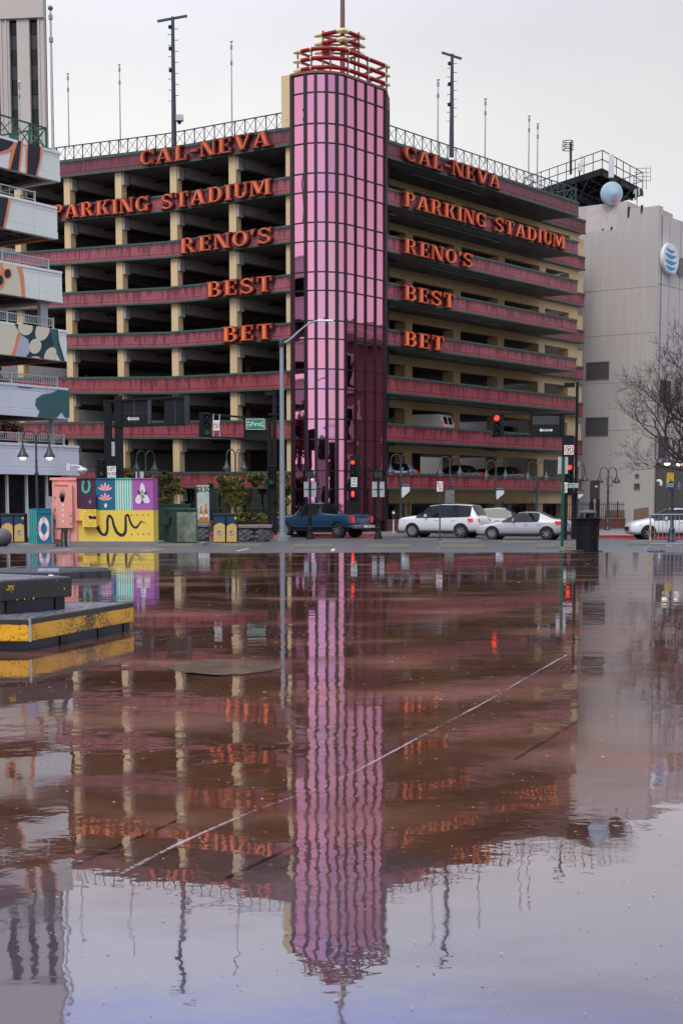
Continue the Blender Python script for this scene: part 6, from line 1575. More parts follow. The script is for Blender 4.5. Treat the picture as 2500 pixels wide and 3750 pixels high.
MB().box(-.16, .15, .012, .02, h - .52, h).build('sign_back', M_signb, t)
t, h = signpost(1609, 1796, 1979, 62, 'green post carrying the NO PARKING ANY TIME sign in front of the white suv', .06)
a = at(1598, 1800, 62); b = at(1620, 1763, 62)
def anytime(cx_, z0, Y, w_, h, label):
    t = thing('parking_sign', label, 'sign', (cx_, Y, z0)); MB().box(-w_ / 2, w_ / 2, 0, .015, 0, h).build('plate', M_sign, t)
    mb = MB(); text(mb, 'ANY', 0, h * .52, h * .27, -.004, sx=.75); text(mb, 'TIME', 0, h * .28, h * .27, -.004, sx=.7); text(mb, 'PARKING', .03, h * .8, h * .13, -.004, sx=.7)
    ribbon(mb, [(-w_ * .3, h * .1), (w_ * .3, h * .1)], .02, -.004)
    for P in ([(-w_ * .46, h * .66), (w_ * .46, h * .66), (w_ * .46, h * .69), (-w_ * .46, h * .69)], [(-w_ * .42, h * .73), (-w_ * .22, h * .73), (-w_ * .22, h * .93), (-w_ * .42, h * .93)]): mb.sheet(P, -.0035)
    mb.build('lettering', M_redp, t, fix=False)
anytime((a.x + b.x) / 2, a.z, 61.9, b.x - a.x, b.z - a.z, 'red and white ANY TIME parking sign on the green post before the white suv')
a = W(Z7(941, 1004), 66); b = W(Z7(954, 950), 66); anytime((a.x + b.x) / 2, a.z, 66, .28, b.z - a.z, 'narrow red and white parking sign half hidden behind the right green post')
sp2 = thing('sign_post', 'thin dark post of the half hidden parking sign beside the right mast', 'post', ((a.x + b.x) / 2, 66.05, gz(66))); MB().box(-.03, .03, -.02, .02, 0, b.z - gz(66)).build('post', M_black, sp2)

# litter bin
Yb = 38.6; lbn = thing('litter_bin', 'black slatted litter bin with domed rain lid at the puddle edge', 'litter bin', (G(2148, Yb).x, Yb, gz(Yb)))
MB().lathe([(.255, .02), (.27, .1), (.275, .72)], 24).build('liner', M_black, lbn, smooth='ang')
sl = MB(); sl.prism([(.285, .03), (.30, .03), (.30, .72), (.325, .80), (.345, .90), (.33, .905), (.305, .80), (.285, .74)], -.017, .017, 'xz'); sme = sl.mesh('slat', M_black)
for k in range(30): link(sme, 'slat', lbn, rz=2 * math.pi * k / 30)
MB().lathe([(.30, .0), (.31, .0), (.31, .06), (.30, .06)], 30, (0, 0, .0)).build('base_ring', M_black, lbn)
for z_ in (.42, .74): MB().lathe([(.285, z_), (.292, z_), (.292, z_ + .05), (.285, z_ + .05)], 30).build('hoop', M_black, lbn)
MB().lathe([(.33, .905), (.375, .905), (.375, .93), (.33, .93)], 32).build('rim_ring', M_black, lbn)
MB().lathe([(.24, 1.05), (.245, 1.075), (.2, 1.11), (.1, 1.14), (.01, 1.15)], 28).build('lid', M_iron, lbn, smooth='ang')
mb = MB()
for k in range(4): t_ = R(45 + 90 * k); mb.beam((.27 * math.cos(t_), .27 * math.sin(t_), .8), (.2 * math.cos(t_), .2 * math.sin(t_), 1.08), .025, .025)
mb.tube([(0, 0, .7), (0, 0, 1.1)], .06, 8); mb.build('lid_post', M_black, lbn)

# crowd barrier
Yk = 41; bl = at(2378, 2010, Yk); cb_ = thing('crowd_barrier', 'galvanised steel crowd barrier with yellow tape at the right edge', 'barrier', (bl.x, Yk, gz(Yk)))
zt_ = at(2378, 1885, Yk).z - gz(Yk); L = 2.3
MB().tube(smooth_path([(0, 0, .14), (0, 0, zt_ - .12), (.03, 0, zt_ - .02), (.12, 0, zt_), (L - .1, 0, zt_), (L, 0, zt_ - .1), (L, 0, .14)], 4), .021, 8).build('frame', M_steel, cb_, smooth=True)
MB().tube([(0, 0, .2), (L, 0, .2)], .016, 8).build('lower_rail', M_steel, cb_)
br = MB().tube([(0, 0, .2), (0, 0, zt_ - .01)], .008, 6).mesh('bar', M_steel)
for k in range(19): link(br, 'bar', cb_, (.12 + k * .118, 0, 0))
for x in (.0, L): MB().tube(smooth_path([(x - .14, 0, .01), (x - .1, -.0, .08), (x, 0, .11), (x + .1, 0, .08), (x + .14, 0, .01)], 4), .02, 8).build('foot', M_steel, cb_, smooth=True)
M_tape = mat('yellow_tape', (.75, .45, .02), .4)
for z_ in (.3, .62): MB().tube([(0, 0, z_), (0, 0, z_ + .12)], .027, 8).build('tape', M_tape, cb_)
MB().tube([(1.3, 0, zt_), (1.5, 0, zt_)], .027, 8).build('tape', M_tape, cb_)

# wheel stops
ws = MB(); ws.prism([(-.09, 0), (.09, 0), (.08, .07), (.05, .125), (-.05, .125), (-.08, .07)], -.5, .5, 'yz')
def wstop(x0, x1, pyb, Y, label, rz=0):
    a = at(x0, pyb, Y); b = at(x1, pyb, Y); L = b.x - a.x
    mb = MB(); e = .10; mb.prism([(-.10, 0), (.10, 0), (.085, .06), (.05, .13), (-.05, .13), (-.085, .06)], -L / 2 + e, L / 2 - e, 'yz')
    for s in (-1, 1): mb.hexa([(s * (L / 2 - e), -.10, 0), (s * L / 2, -.08, 0), (s * L / 2, .08, 0), (s * (L / 2 - e), .10, 0), (s * (L / 2 - e), -.05, .13), (s * (L / 2 - .04), -.04, .075), (s * (L / 2 - .04), .04, .075), (s * (L / 2 - e), .05, .13)])
    o = mb.build('wheel_stop', M_stop); o.location = ((a.x + b.x) / 2, Y, gz(Y) + .002); o.rotation_euler = (0, 0, rz); tag(o, label, 'wheel stop', 'concrete wheel stops')
for a in ((565, 718, 2004, 47.5, 'concrete wheel stop in front of the green transformer boxes'), (807, 965, 2004, 47.5, 'concrete wheel stop in front of the blue and gold bins'), (1065, 1232, 2007, 46.5, 'concrete wheel stop just right of the street light foot'),
          (1336, 1516, 2007, 46.2, 'near concrete wheel stop below the parking meter'), (1600, 1792, 2009, 45.6, 'near concrete wheel stop below the rear of the white suv'), (1948, 2106, 2010, 45.6, 'near concrete wheel stop touching the litter bin'),
          (1612, 1742, 1980, 60.5, 'far concrete wheel stop behind the ANY TIME sign post'), (1831, 1968, 1988, 56, 'far concrete wheel stop below the silver sedan'), (2286, 2435, 1993, 52.5, 'far concrete wheel stop behind the crowd barrier'), (2016, 2190, 1989, 54.5, 'far concrete wheel stop behind the litter bin')): wstop(*a)

# ================================================================== PAINTED UTILITY CABINETS
Yu = 49.7; s8 = .38265 * Yu / 5223
ou = W(Z8(740, 745), Yu); uz = gz(Yu)
def u(x, y): p = W(Z8(x, y), Yu); return (p.x, p.z - 0)
uc = thing('painted_cabinet', 'large utility cabinet painted with a black snake on yellow below coloured panels', 'utility cabinet', (u(1100, 745)[0], Yu, uz))
ux = uc.location.x
def U(x, y): a = u(x, y); return (a[0] - ux, a[1] - uz)
xa, z0u = U(740, 745); xb, z1u = U(1465, 142); zm = U(1100, 440)[1]
zpl = U(1000, 738)[1]
DU = 1.3
MB().box(xa, xb, .0, DU, zpl, zm).build('lower_body', M_yel, uc)
xs_ = [xa, U(917, 140)[0], U(1103, 140)[0], U(1268, 140)[0], xb]
for k, (m, nm) in enumerate(((M_purp, 'plum_panel'), (M_teal, 'teal_panel'), (M_white, 'striped_panel'), (M_lil, 'lilac_panel'))):
    a, b = xs_[k], xs_[k + 1]; MB().box(a + (.003 if k else 0), b - .003, 0, DU, zm + .003, z1u).build(nm, m, uc)
    MB().box(a + .002, b - .002, -.04, DU + .03, z1u, z1u + .035).build('lid_edge', m if k != 2 else M_mint, uc)
for k in range(7):
    a = xs_[2] + (xs_[3] - xs_[2]) * (k + .35) / 7; MB().box(a, a + (xs_[3] - xs_[2]) / 14, -.004, 0, zm + .006, z1u - .002).build('painted_stripe', M_mint, uc)
for k in range(1, 8):
    x = xa + (xb - xa) * k / 8; MB().box(x - .004, x + .004, -.006, .0, zpl, z1u - .01).build('door_seam', M_gd if k > 3 else M_purp, uc) if k in (2, 4, 6) and False else None
def paint(m, shapes, y=-.006, nm='painted_figure'):
    mb = MB()
    for P in shapes: mb.add([(U(*p)[0], y, U(*p)[1]) for p in P], [tuple(range(len(P)))])
    return mb.build(nm, m, uc, fix=False)
def pstroke(m, pts, wds, y=-.008, nm='painted_figure', k=8):
    sp__ = smooth_path(pts, k); n = len(sp__); W_ = []
    for i in range(n):
        f = i / (n - 1) * (len(wds) - 1); j = min(int(f), len(wds) - 2); W_.append((wds[j] + (wds[j + 1] - wds[j]) * (f - j)) * s8)
    mb = MB(); ribbon(mb, [U(*p) for p in sp__], W_, y); return mb.build(nm, m, uc, fix=False)
pstroke(M_bk, [(934, 590), (955, 640), (985, 672), (1015, 668), (1030, 620), (1030, 540), (1045, 492), (1075, 520), (1090, 580), (1120, 650), (1165, 678), (1200, 650), (1205, 560), (1205, 500), (1228, 488), (1245, 540), (1270, 590), (1305, 605), (1335, 570), (1355, 545), (1375, 560), (1398, 553)], [38, 30, 24, 26, 24, 24, 22, 22, 24, 28, 30, 26, 22, 20, 20, 20, 20, 22, 16, 10, 6, 2], nm='painted_snake')
paint(M_or, [ell(x, y, 7, 9, 12) for x, y in ((1261, 489), (1316, 487), (1369, 484), (1421, 481), (1263, 672), (1320, 669), (1373, 667), (1426, 667))], nm='painted_dots')
pstroke(M_mint, [(803, 158), (793, 200), (797, 250), (823, 268), (850, 250), (858, 200), (848, 158)], [18, 19, 22, 24, 22, 19, 18], nm='painted_horseshoe')
def fan(cx, cy, s, up=1):
    S = []
    for a in (-62, -32, 0, 32, 62):
        L = s * (1.0 if a == 0 else .92); S.append([(cx + (px_ * math.cos(R(a)) + pz_ * math.sin(R(a))) * L, cy - up * (pz_ * math.cos(R(a)) - px_ * math.sin(R(a))) * L) for px_, pz_ in ((0, .05), (.13, .55), (.12, .85), (0, 1), (-.12, .85), (-.13, .55))])
    return S
paint(M_lp, fan(1008, 258, 84) + fan(1008, 352, 80), nm='painted_blossoms'); paint(M_white, [ell(1013, 395, 14, 22)], nm='painted_dot')
paint(M_white, [[(1352, 290), (1340, 240), (1345, 200), (1362, 172), (1382, 205), (1392, 250), (1385, 292), (1368, 300)], [(1345, 296), (1320, 292), (1298, 330), (1296, 360), (1312, 376), (1340, 378), (1355, 360), (1358, 310)], [(1378, 300), (1400, 290), (1425, 320), (1436, 360), (1415, 376), (1385, 370), (1370, 350), (1368, 310)]], nm='painted_orchid')
paint(M_gd, [[(1360, 290), (1350, 262), (1361, 240), (1373, 262), (1368, 290)], [(1362, 294), (1378, 300), (1388, 322), (1378, 330), (1364, 310)], [(1358, 294), (1346, 306), (1344, 322), (1352, 318)]], y=-.009, nm='painted_orchid_centre')
paint(M_mn, [[(1314, 252), (1336, 262), (1352, 284), (1330, 282)], [(1372, 284), (1390, 264), (1416, 262), (1400, 284)], [(1363, 340), (1372, 360), (1364, 384), (1355, 360)]], y=-.010, nm='painted_sepals')
# boxes standing proud of the face
def ubox(x0, y0, x1, y1, dep, m, nm, parent=None):
    a = U(x0, y1); b = U(x1, y0); o = MB().box(a[0], b[0], -dep, -.001, a[1], b[1]).build(nm, m, parent or uc, bevel=.008); return o
ubox(790, 293, 928, 428, .22, M_purp, 'meter_box'); 
ubox(802, 432, 934, 602, .24, M_yel, 'meter_box'); ubox(742, 428, 801, 540, .14, M_yel, 'small_box')
paint(M_gd, [[(874, 326), (880, 352), (897, 360), (880, 368), (875, 396), (868, 368), (852, 360), (868, 352)]], y=-.226, nm='painted_star')
rays = []
for a in range(0, 360, 26):
    c, s = math.cos(R(a + 8)), math.sin(R(a + 8)); r0, r1 = 36, 62
    rays.append([(878 + c * r0 - s * 2, 508 + s * r0 * 1.3 + c * 2), (878 + c * r1 - s * 2, 508 + s * r1 * 1.35 + c * 2), (878 + c * r1 + s * 2, 508 + s * r1 * 1.35 - c * 2), (878 + c * r0 + s * 2, 508 + s * r0 * 1.3 - c * 2)])
[paint(M_or, [r_], y=-.247, nm='painted_ray') for r_ in rays]; paint(M_bk, [[(857, 502), (872, 488), (895, 496), (934, 500), (934, 526), (895, 522), (872, 524)]], y=-.249, nm='painted_snake_head')
# plinth
a = U(530, 790); b = U(1520, 738); MB().box(a[0], b[0], -.12, DU + .2, 0.0, zpl - .002).build('plinth', M_conc, uc)
# pink switch cabinet
pkx = U(620, 0)[0]; pk = thing('pink_cabinet', 'tall pink switch cabinet with black rings and agave painting beside the snake cabinet', 'utility cabinet', (ux + pkx, Yu - .06, uz))
def PK(x, y): a = U(x, y); return (a[0] - pkx, a[1])
a = PK(515, 748); b = PK(738, 150); MB().box(a[0], b[0], 0, 1.3, zpl, b[1]).build('body', M_pink, pk)
a = PK(485, 152); b = PK(738, 128); MB().box(a[0], b[0], -.06, 1.35, a[1], b[1]).build('roof', M_pink, pk)
a = PK(548, 610); b = PK(702, 196); od = MB().box(a[0], b[0], -.16, -.001, a[1], b[1]).build('door', M_pink, pk, bevel=.01)
a = PK(545, 200); b = PK(662, 190); MB().box(a[0], b[0], -.2, -.0, a[1], b[1]).build('rain_hood', M_pink, pk)
a = PK(538, 740); b = PK(600, 612); MB().box(a[0], b[0], -.1, -.001, a[1] + .08, b[1]).build('lower_box', M_pink, pk)
a = PK(735, 540); b = PK(760, 424); MB().box(a[0], b[0], -.1, -.001, a[1], b[1]).build('lower_box', M_pink, pk)
def pkpaint(m, shapes, y, nm):
    mb = MB()
    for P in shapes: mb.add([(PK(*p)[0], y, PK(*p)[1]) for p in P], [tuple(range(len(P)))])
    mb.build(nm, m, pk, fix=False)
for y_ in (208, 322, 436, 547): pkpaint(M_bk, [ell(543, y_, 16, 25, 20)], -.004, 'painted_ring'); pkpaint(M_white, [ell(546, y_, 5, 8, 12)], -.007, 'painted_dot')
for y_ in (390, 440, 491, 546): pkpaint(M_white, [ell(616, y_, 10, 13, 14)], -.165, 'painted_dot')
L = []
for a_, ln_, w0_ in ((-42, 80, 8), (-26, 95, 9), (-10, 110, 9), (8, 118, 9), (24, 100, 9), (40, 85, 8), (-52, 60, 6), (52, 60, 6)):
    tipx, tipy = 612 + math.sin(R(a_)) * ln_ * .78, 345 - math.cos(R(a_)) * ln_; L.append([(603 + a_ * .12, 362), (620 + a_ * .12, 362), ((612 + tipx) / 2 + w0_ * .45, (330 + tipy) / 2), (tipx, tipy), ((610 + tipx) / 2 - w0_ * .45, (340 + tipy) / 2)])
pkpaint(M_mn, L, -.166, 'painted_agave')
for y_ in (460, 535): a = PK(684, y_ + 30); b = PK(706, y_ - 15); MB().box(a[0], b[0], -.2, -.1, a[1], b[1]).build('latch', M_signb, pk)
for k, x in enumerate((606, 638, 650, 672)):
    a = PK(x, 612); c = PK(x - 8, 690); e = PK(x - 2, 785); MB().tube(smooth_path([(a[0], -.1, a[1]), (c[0], -.09, c[1]), (e[0], -.09, .02)], 4), .022, 8).build('conduit', M_iron if k < 3 else M_signb, pk, smooth=True)
# teal box with life ring
Yt = Yu - .5; tcx = W(Z8(358, 700), Yt).x; tbx = thing('teal_cabinet', 'low teal cabinet with green stripes and a painted life ring left of the pink cabinet', 'utility cabinet', (tcx, Yt, gz(Yt)))
def TB(x, y): p = W(Z8(x, y), Yt); return (p.x - tcx, p.z - gz(Yt))
a = TB(358, 762); b = TB(490, 432); wv, hv = b[0] - a[0], b[1] - a[1]; z0_ = a[1]
lx = TB(232, 600)[0]
MB().prism([(0, 0), (wv, 0), (wv + lx * .6, 1.1), (lx, .75)], z0_, b[1], 'xy').build('body', M_teal, tbx)
MB().box(lx - .2, wv + .15, -.12, 1.1, 0, z0_ - .002).build('plinth', M_conc, tbx)
MB().prism([(-.01, -.02), (wv + .02, -.02), (wv + lx * .6, 1.1), (lx, .77)], b[1] + .001, b[1] + .03, 'xy').build('lid', M_teal, tbx)
MB().box(.02, wv - .04, -.035, -.001, b[1] - .14, b[1] - .04).build('vent_hood', M_teal, tbx)
for k in range(4):
    u0, u1 = (k + .15) / 4, (k + .6) / 4; n_ = Vector((-.75, lx, 0)).normalized() * .004
    MB().add([(lx * q_ - .003, .75 * q_ - .003, z_) for q_, z_ in ((u0, z0_ + .005), (u1, z0_ + .005), (u1, b[1] - .005), (u0, b[1] - .005))], [(0, 1, 2, 3)]).build('painted_stripe', M_mint, tbx, fix=False)
cxr, czr = TB(423, 618); rxr = (TB(475, 600)[0] - TB(369, 600)[0]) / 2; rzr = (TB(423, 505)[1] - TB(423, 733)[1]) / 2
def ringseg(a0, a1, m, y):
    n = 10; mb = MB(); V = []
    for i in range(n + 1):
        t_ = R(a0 + (a1 - a0) * i / n); c, s = math.cos(t_), math.sin(t_); V += [(cxr + rxr * c, y, czr + rzr * s), (cxr + rxr * .54 * c, y, czr + rzr * .49 * s)]
    mb.add(V, [(2 * i, 2 * i + 1, 2 * i + 3, 2 * i + 2) for i in range(n)]); mb.build('painted_life_ring', m, tbx, fix=False)
for k in range(4): ringseg(k * 90 + 22, k * 90 + 68, M_white, -.004); ringseg(k * 90 - 22, k * 90 + 22, M_lp, -.004)
# painted swirl box behind
sw = thing('patterned_cabinet', 'narrow grey box with white swirl pattern between teal and pink cabinets', 'utility cabinet', (W(Z8(490, 600), 52).x, 52, gz(52)))
a = W(Z8(458, 750), 52); b = W(Z8(512, 318), 52); MB().box(a.x - sw.location.x, b.x - sw.location.x, 0, .5, 0, b.z - gz(52)).build('body', mat('swirl_grey', (.45, .47, .47), .5, c2=(.16, .22, .25), scale=7), sw)
MB().box(a.x - sw.location.x - .01, b.x - sw.location.x + .01, -.02, .52, b.z - gz(52), b.z - gz(52) + .03).build('lid', M_signb, sw)

# transformer boxes
Yx = 53; tf = thing('transformer_box', 'dark green transformer box right of the painted snake cabinet', 'transformer', (W(Z5(885, 1040), Yx).x, Yx, gz(Yx)))
a = W(Z5(802, 1040), Yx + .4); b = W(Z5(972, 856), Yx + .4); X0 = tf.location.x
MB().box(a.x - X0, b.x - X0, .4, 1.7, .1, b.z - gz(Yx)).build('body', M_dg, tf, bevel=.01); MB().box(a.x - X0 - .03, b.x - X0 + .03, .37, 1.75, b.z - gz(Yx) + .001, b.z - gz(Yx) + .06).build('lid', M_dg, tf)
MB().box(a.x - X0 - .1, W(Z5(1062, 1000), Yx).x - X0, -.35, 1.9, 0, .095).build('plinth', M_conc, tf)
t2 = thing('transformer_box', 'peeling green transformer box with pale repainted patches on its front', 'transformer', (W(Z5(930, 1040), Yx - .3).x, Yx - .3, gz(Yx) + .097)); X0 = t2.location.x
def TF(x, y): p = W(Z5(x, y), Yx - .3); return (p.x - X0, p.z - gz(Yx) - .097)
a, b, c, d = TF(836, 1030), TF(866, 876), TF(922, 1035), TF(1028, 878)
MB().prism([(c[0], 0), (d[0], 0), (d[0] - .1, 1.2), (a[0] + .02, .9)], 0.0, d[1], 'xy').build('body', M_dg, t2)
MB().box(c[0] + .02, d[0] - .02, -.012, -.001, .04, d[1] - .1).build('door', M_dg2, t2)
MB().prism([(c[0] - .03, -.04), (d[0] + .03, -.04), (d[0] - .08, 1.24), (a[0] - .02, .93)], d[1] + .001, d[1] + .04, 'xy').build('lid', mat('bright_green', (.02, .14, .09), .4), t2)
p = TF(855, 940); MB().box(p[0] - .1, p[0] + .16, .35, .6, p[1] - .12, p[1] + .14).build('side_box', M_iron, t2)

# blue and gold twin bins
def bins(px, Y, label, z=None, s=1.0):
    g = G(px, Y); t = thing('twin_bin', label, 'litter bin', (g.x, Y, gz(Y)), 0, 'blue and gold twin litter bins')
    for k, (x0, x1, y0) in enumerate(((-.56, .0, .0), (.01, .50, .02))):
        o = MB().prism([(0 + y0, .0), (.6, .0), (.6, 1.28), (.06 + y0, 1.28), (y0, 1.2)], x0, x1, 'yz').build('bin', M_black, t)
        P = [(x0 + .02, .04), (x1 - .03, .04), (x1 - .03, .72)]
        for j in range(9): f = j / 8; P.append((x1 - .03 - (x1 - x0 - .07) * f, .72 + .14 * math.sin(math.pi * (f * .9 + .1)) * (1 if k == 0 else .8)))
        Q = list(reversed(P[2:])) + [(x1 - .03, 1.14), (x0 + .04, 1.14)]
        MB().prism(P, -.006 + y0, y0 - .0005, 'xz').build('gold_panel', M_biny, o); MB().prism(Q, -.007 + y0, y0 - .0005, 'xz').build('blue_panel', M_binb, o)
        xc = (x0 + x1) / 2; MB().prism(ell(xc, .42, .12, .12, 6, rot=30), -.010 + y0, y0 - .006, 'xz').build('badge', M_binb, o)
        MB().prism(ell(xc, .42, .095, .095, 6, rot=30), -.012 + y0, y0 - .008, 'xz').build('badge_inner', M_white, o)
        mb = MB(); text(mb, 'R', xc, .42, .2, y0 - .014, bold=.03); mb.build('badge_letter', M_binb, o, fix=False)
        MB().box(x0 + .08, x1 - .08, y0 - .01, y0 + .0, 1.16, 1.22).build('slot', M_blk2, o)
    MB().box(.38, .47, .01, .014, 1.02, 1.12).build('yellow_sticker', M_tape, t)
bins(827, 62, 'pair of blue and gold bins standing between transformer box and rock bench')
bins(51, 63, 'pair of blue and gold bins at the left edge behind the granite ball')

# rock benches
def rockbench(x0, x1, ytop, ybot, Y, label, slab=True):
    a = W(Z5(x0, ybot), Y); b = W(Z5(x1, ytop), Y); L = b.x - a.x; H = b.z - gz(Y); t = thing('rock_bench', label, 'bench', ((a.x + b.x) / 2, Y, gz(Y)), 0, 'rough rock benches with cut slab tops')
    rg = random.Random(int(x0)); n = 2 if L > 1.4 else 1
    for k in range(n):
        bm = bmesh.new(); bmesh.ops.create_icosphere(bm, subdivisions=3, radius=1)
        cx = -L / 2 + L * (k + .5) / n; 
        for v in bm.verts:
            c = v.co; m_ = max(abs(c.x), abs(c.y), abs(c.z)); c = c / (m_ ** .75); nn = 1 + .10 * math.sin(c.x * 7 + k * 3) * math.sin(c.z * 9 + 1) + rg.uniform(-.05, .05)
            v.co = Vector((cx + c.x * L / n * .49 * nn, .35 + c.y * .36 * nn, max(0, H * .40 + c.z * H * .40 * nn)))
        me = bpy.data.meshes.new('rock'); bm.to_mesh(me); bm.free(); me.materials.append(M_rock); link(me, 'rock', t)
    nsl = 2 if L > 1.4 else 1
    for k in range(nsl): MB().box(-L / 2 + L * k / nsl - .04 + .03 * k, -L / 2 + L * (k + 1) / nsl + .03, -.04, .76, H * .80, H).build('slab', M_rockt, t, bevel=.025)
rockbench(1240, 1414, 958, 1038, 65, 'long rough rock bench with grey slab top beside the street light foot')
rockbench(1018, 1090, 950, 1040, 66, 'short rough rock bench half hidden behind the peeling transformer box')

# beer poster on a stand
Yp = 82.5; a = W(Z5(1030, 945), Yp); b = W(Z5(1092, 750), Yp); ps = thing('advert_banner', 'tall advertising banner with $3.50 price and two beer bottles by the ivy', 'banner', ((a.x + b.x) / 2, Yp, a.z))
w_, h = b.x - a.x, b.z - a.z; MB().box(-w_ / 2, w_ / 2, 0, .02, 0, h).build('cloth', M_banner, ps)
MB().box(-w_ / 2 + .02, w_ / 2 - .02, -.004, 0, 0.02, .18).build('sand_print', M_bott, ps)
mb = MB(); text(mb, '$3.50', 0, h * .88, .42, -.008, bold=.03, sx=.85); mb.build('price', M_mn, ps, fix=False)
for cx_, hh in ((-.12, .95), (.16, 1.1)):
    P = [(cx_ - .11, .15), (cx_ + .11, .15), (cx_ + .11, hh * .55), (cx_ + .04, hh * .75), (cx_ + .04, hh), (cx_ - .04, hh), (cx_ - .04, hh * .75), (cx_ - .11, hh * .55)]
    MB().prism(P, -.008, -.001, 'xz').build('bottle_print', M_bott, ps)
    MB().prism([(cx_ - .10, .3), (cx_ + .10, .3), (cx_ + .10, .48), (cx_ - .10, .48)], -.012, -.007, 'xz').build('bottle_label', M_white, ps)
for s in (-1, 1): MB().tube([(s * w_ / 2, .1, gz(82) + .13 - a.z), (s * w_ / 2, .1, h)], .02, 6).build('stand_pole', M_black, ps)

# granite ball
gb = at(14, 1960, 50); r_ = 34 / 5223 * 50; bm = bmesh.new(); bmesh.ops.create_uvsphere(bm, u_segments=32, v_segments=20, radius=r_); me = bpy.data.meshes.new('granite_ball'); bm.to_mesh(me); bm.free(); me.materials.append(M_gray2); me.polygons.foreach_set('use_smooth', [True] * len(me.polygons))
o = link(me, 'granite_ball', None, (W((10, 1960), 50).x, 50, gz(50) + r_ * .96)); tag(o, 'dark granite ball bollard cut off by the left edge', 'bollard')

# ================================================================== WALL, FENCE, IVY, TREES
def brickwall(p, q, h, name, label, cat='wall', fence_h=0):
    p, q = Vector(p), Vector(q); L = (q - p).length; d = (q - p).normalized(); z = -.41
    t = thing(name, label, cat, (p.x, p.y, z)); fo = t.matrix_basis.inverted() @ frame((p.x, p.y, z), (d.x, d.y))
    MB(M=fo).box(0, L, .02, .36, 0, h - .08).build('mortar_core', M_mortar, t)
    MB(M=fo).box(-.02, L + .02, -.03, .42, h - .08, h).build('coping', M_brick2, t)
    n = int(L / .42); rows_ = int((h - .09) / .14); me = MB().box(.006, .414, 0, .03, .006, .134).mesh('brick', M_brick); cnt = 0
    for r_ in range(rows_):
        for k in range(n):
            x = k * .42 + (.21 if r_ % 2 else 0)
            if x + .42 > L: continue
            if cnt < 290: link(me, 'brick', t, M=fo @ Matrix.Translation((x, -.008, r_ * .14))); cnt += 1
            else: break
    return t, fo, L, d
def fence(p, q, zb_, h, label, pitch=.16):
    p, q = Vector(p), Vector(q); L = (q - p).length; d = (q - p).normalized()
    t = thing('iron_fence', label, 'fence', (p.x, p.y, zb_)); fo = t.matrix_basis.inverted() @ frame((p.x, p.y, zb_), (d.x, d.y))
    me = MB().box(-.011, .011, .12, .14, .04, h).mesh('picket', M_black); tip = None
    n = min(290, int(L / pitch))
    for k in range(n): link(me, 'picket', t, M=fo @ Matrix.Translation((k * L / n + .05, 0, 0)))
    for z_ in (.12, h - .16): MB(M=fo).box(0, L, .11, .15, z_, z_ + .03).build('rail', M_black, t)
    for k in range(int(L / 2.4) + 1): MB(M=fo).box(k * 2.4, k * 2.4 + .06, .1, .16, 0, h + .05).build('post', M_black, t)
w0 = G(1368, 88.6); w1 = G(1540, 91); w2 = G(2288, 99)
brickwall((w0.x + .2, 89.6, 0), (w2.x, 99, 0), .72, 'brick_wall', 'low dark red brick wall with iron fence along the right wing', )
fence((w0.x + .2, 89.6, 0), (w2.x, 99, 0), .31, 1.1, 'black iron picket fence on the low brick wall right of the tower', .17)
brickwall((G(640, 84).x, 85.6, 0), (G(1082, 84).x, 84.9, 0), .7, 'brick_wall', 'low brick wall under the ivy left of the tower')
fence((G(1090, 84).x, 84.9, 0), (G(1372, 88).x, 87.4 - 2.6, 0), -.41, 1.7, 'black iron picket fence at the foot of the glass tower', .15)
fence((G(10, 80).x, 81.5, 0), (G(300, 80).x, 81.5, 0), -.41, 1.6, 'black iron picket fence at the far left behind the teal cabinet', .15)

def leaves(name, m, parent, blobs, n, sz, seed, flat=.5):
    rg = random.Random(seed); V = []; F = []
    tot = sum(b[3] * b[5] for b in blobs)
    for (cx, cy, cz, rx, ry, rz) in blobs:
        k = int(n * rx * rz / tot)
        clumps = [(rg.gauss(0, .45), rg.uniform(-1, 1), rg.gauss(0, .45), rg.uniform(.25, .5)) for _ in range(9)]
        for _ in range(k):
            c = rg.choice(clumps); a = Vector((rg.gauss(0, 1), rg.gauss(0, 1), rg.gauss(0, 1))).normalized() * (rg.random() ** .4) * c[3]
            p = Vector((cx + (c[0] + a.x) * rx, cy + (c[1] * .6 + a.y) * ry, cz + (c[2] + a.z) * rz))
            u_ = Vector((rg.gauss(0, 1), rg.gauss(0, 1), rg.gauss(0, .7))).normalized(); v_ = u_.cross(Vector((rg.gauss(0, 1), rg.gauss(0, 1), rg.gauss(0, 1)))).normalized(); s = sz * rg.uniform(.6, 1.3)
            i = len(V); V += [tuple(p - u_ * s), tuple(p + v_ * s * .6), tuple(p + u_ * s), tuple(p - v_ * s * .6)]; F.append((i, i + 1, i + 2, i + 3))
    mb = MB(parent) if parent else MB(); mb.add(V, F); return mb.build(name, m, parent, fix=False)
def z5p(x, y, Y): return W(Z5(x, y), Y)
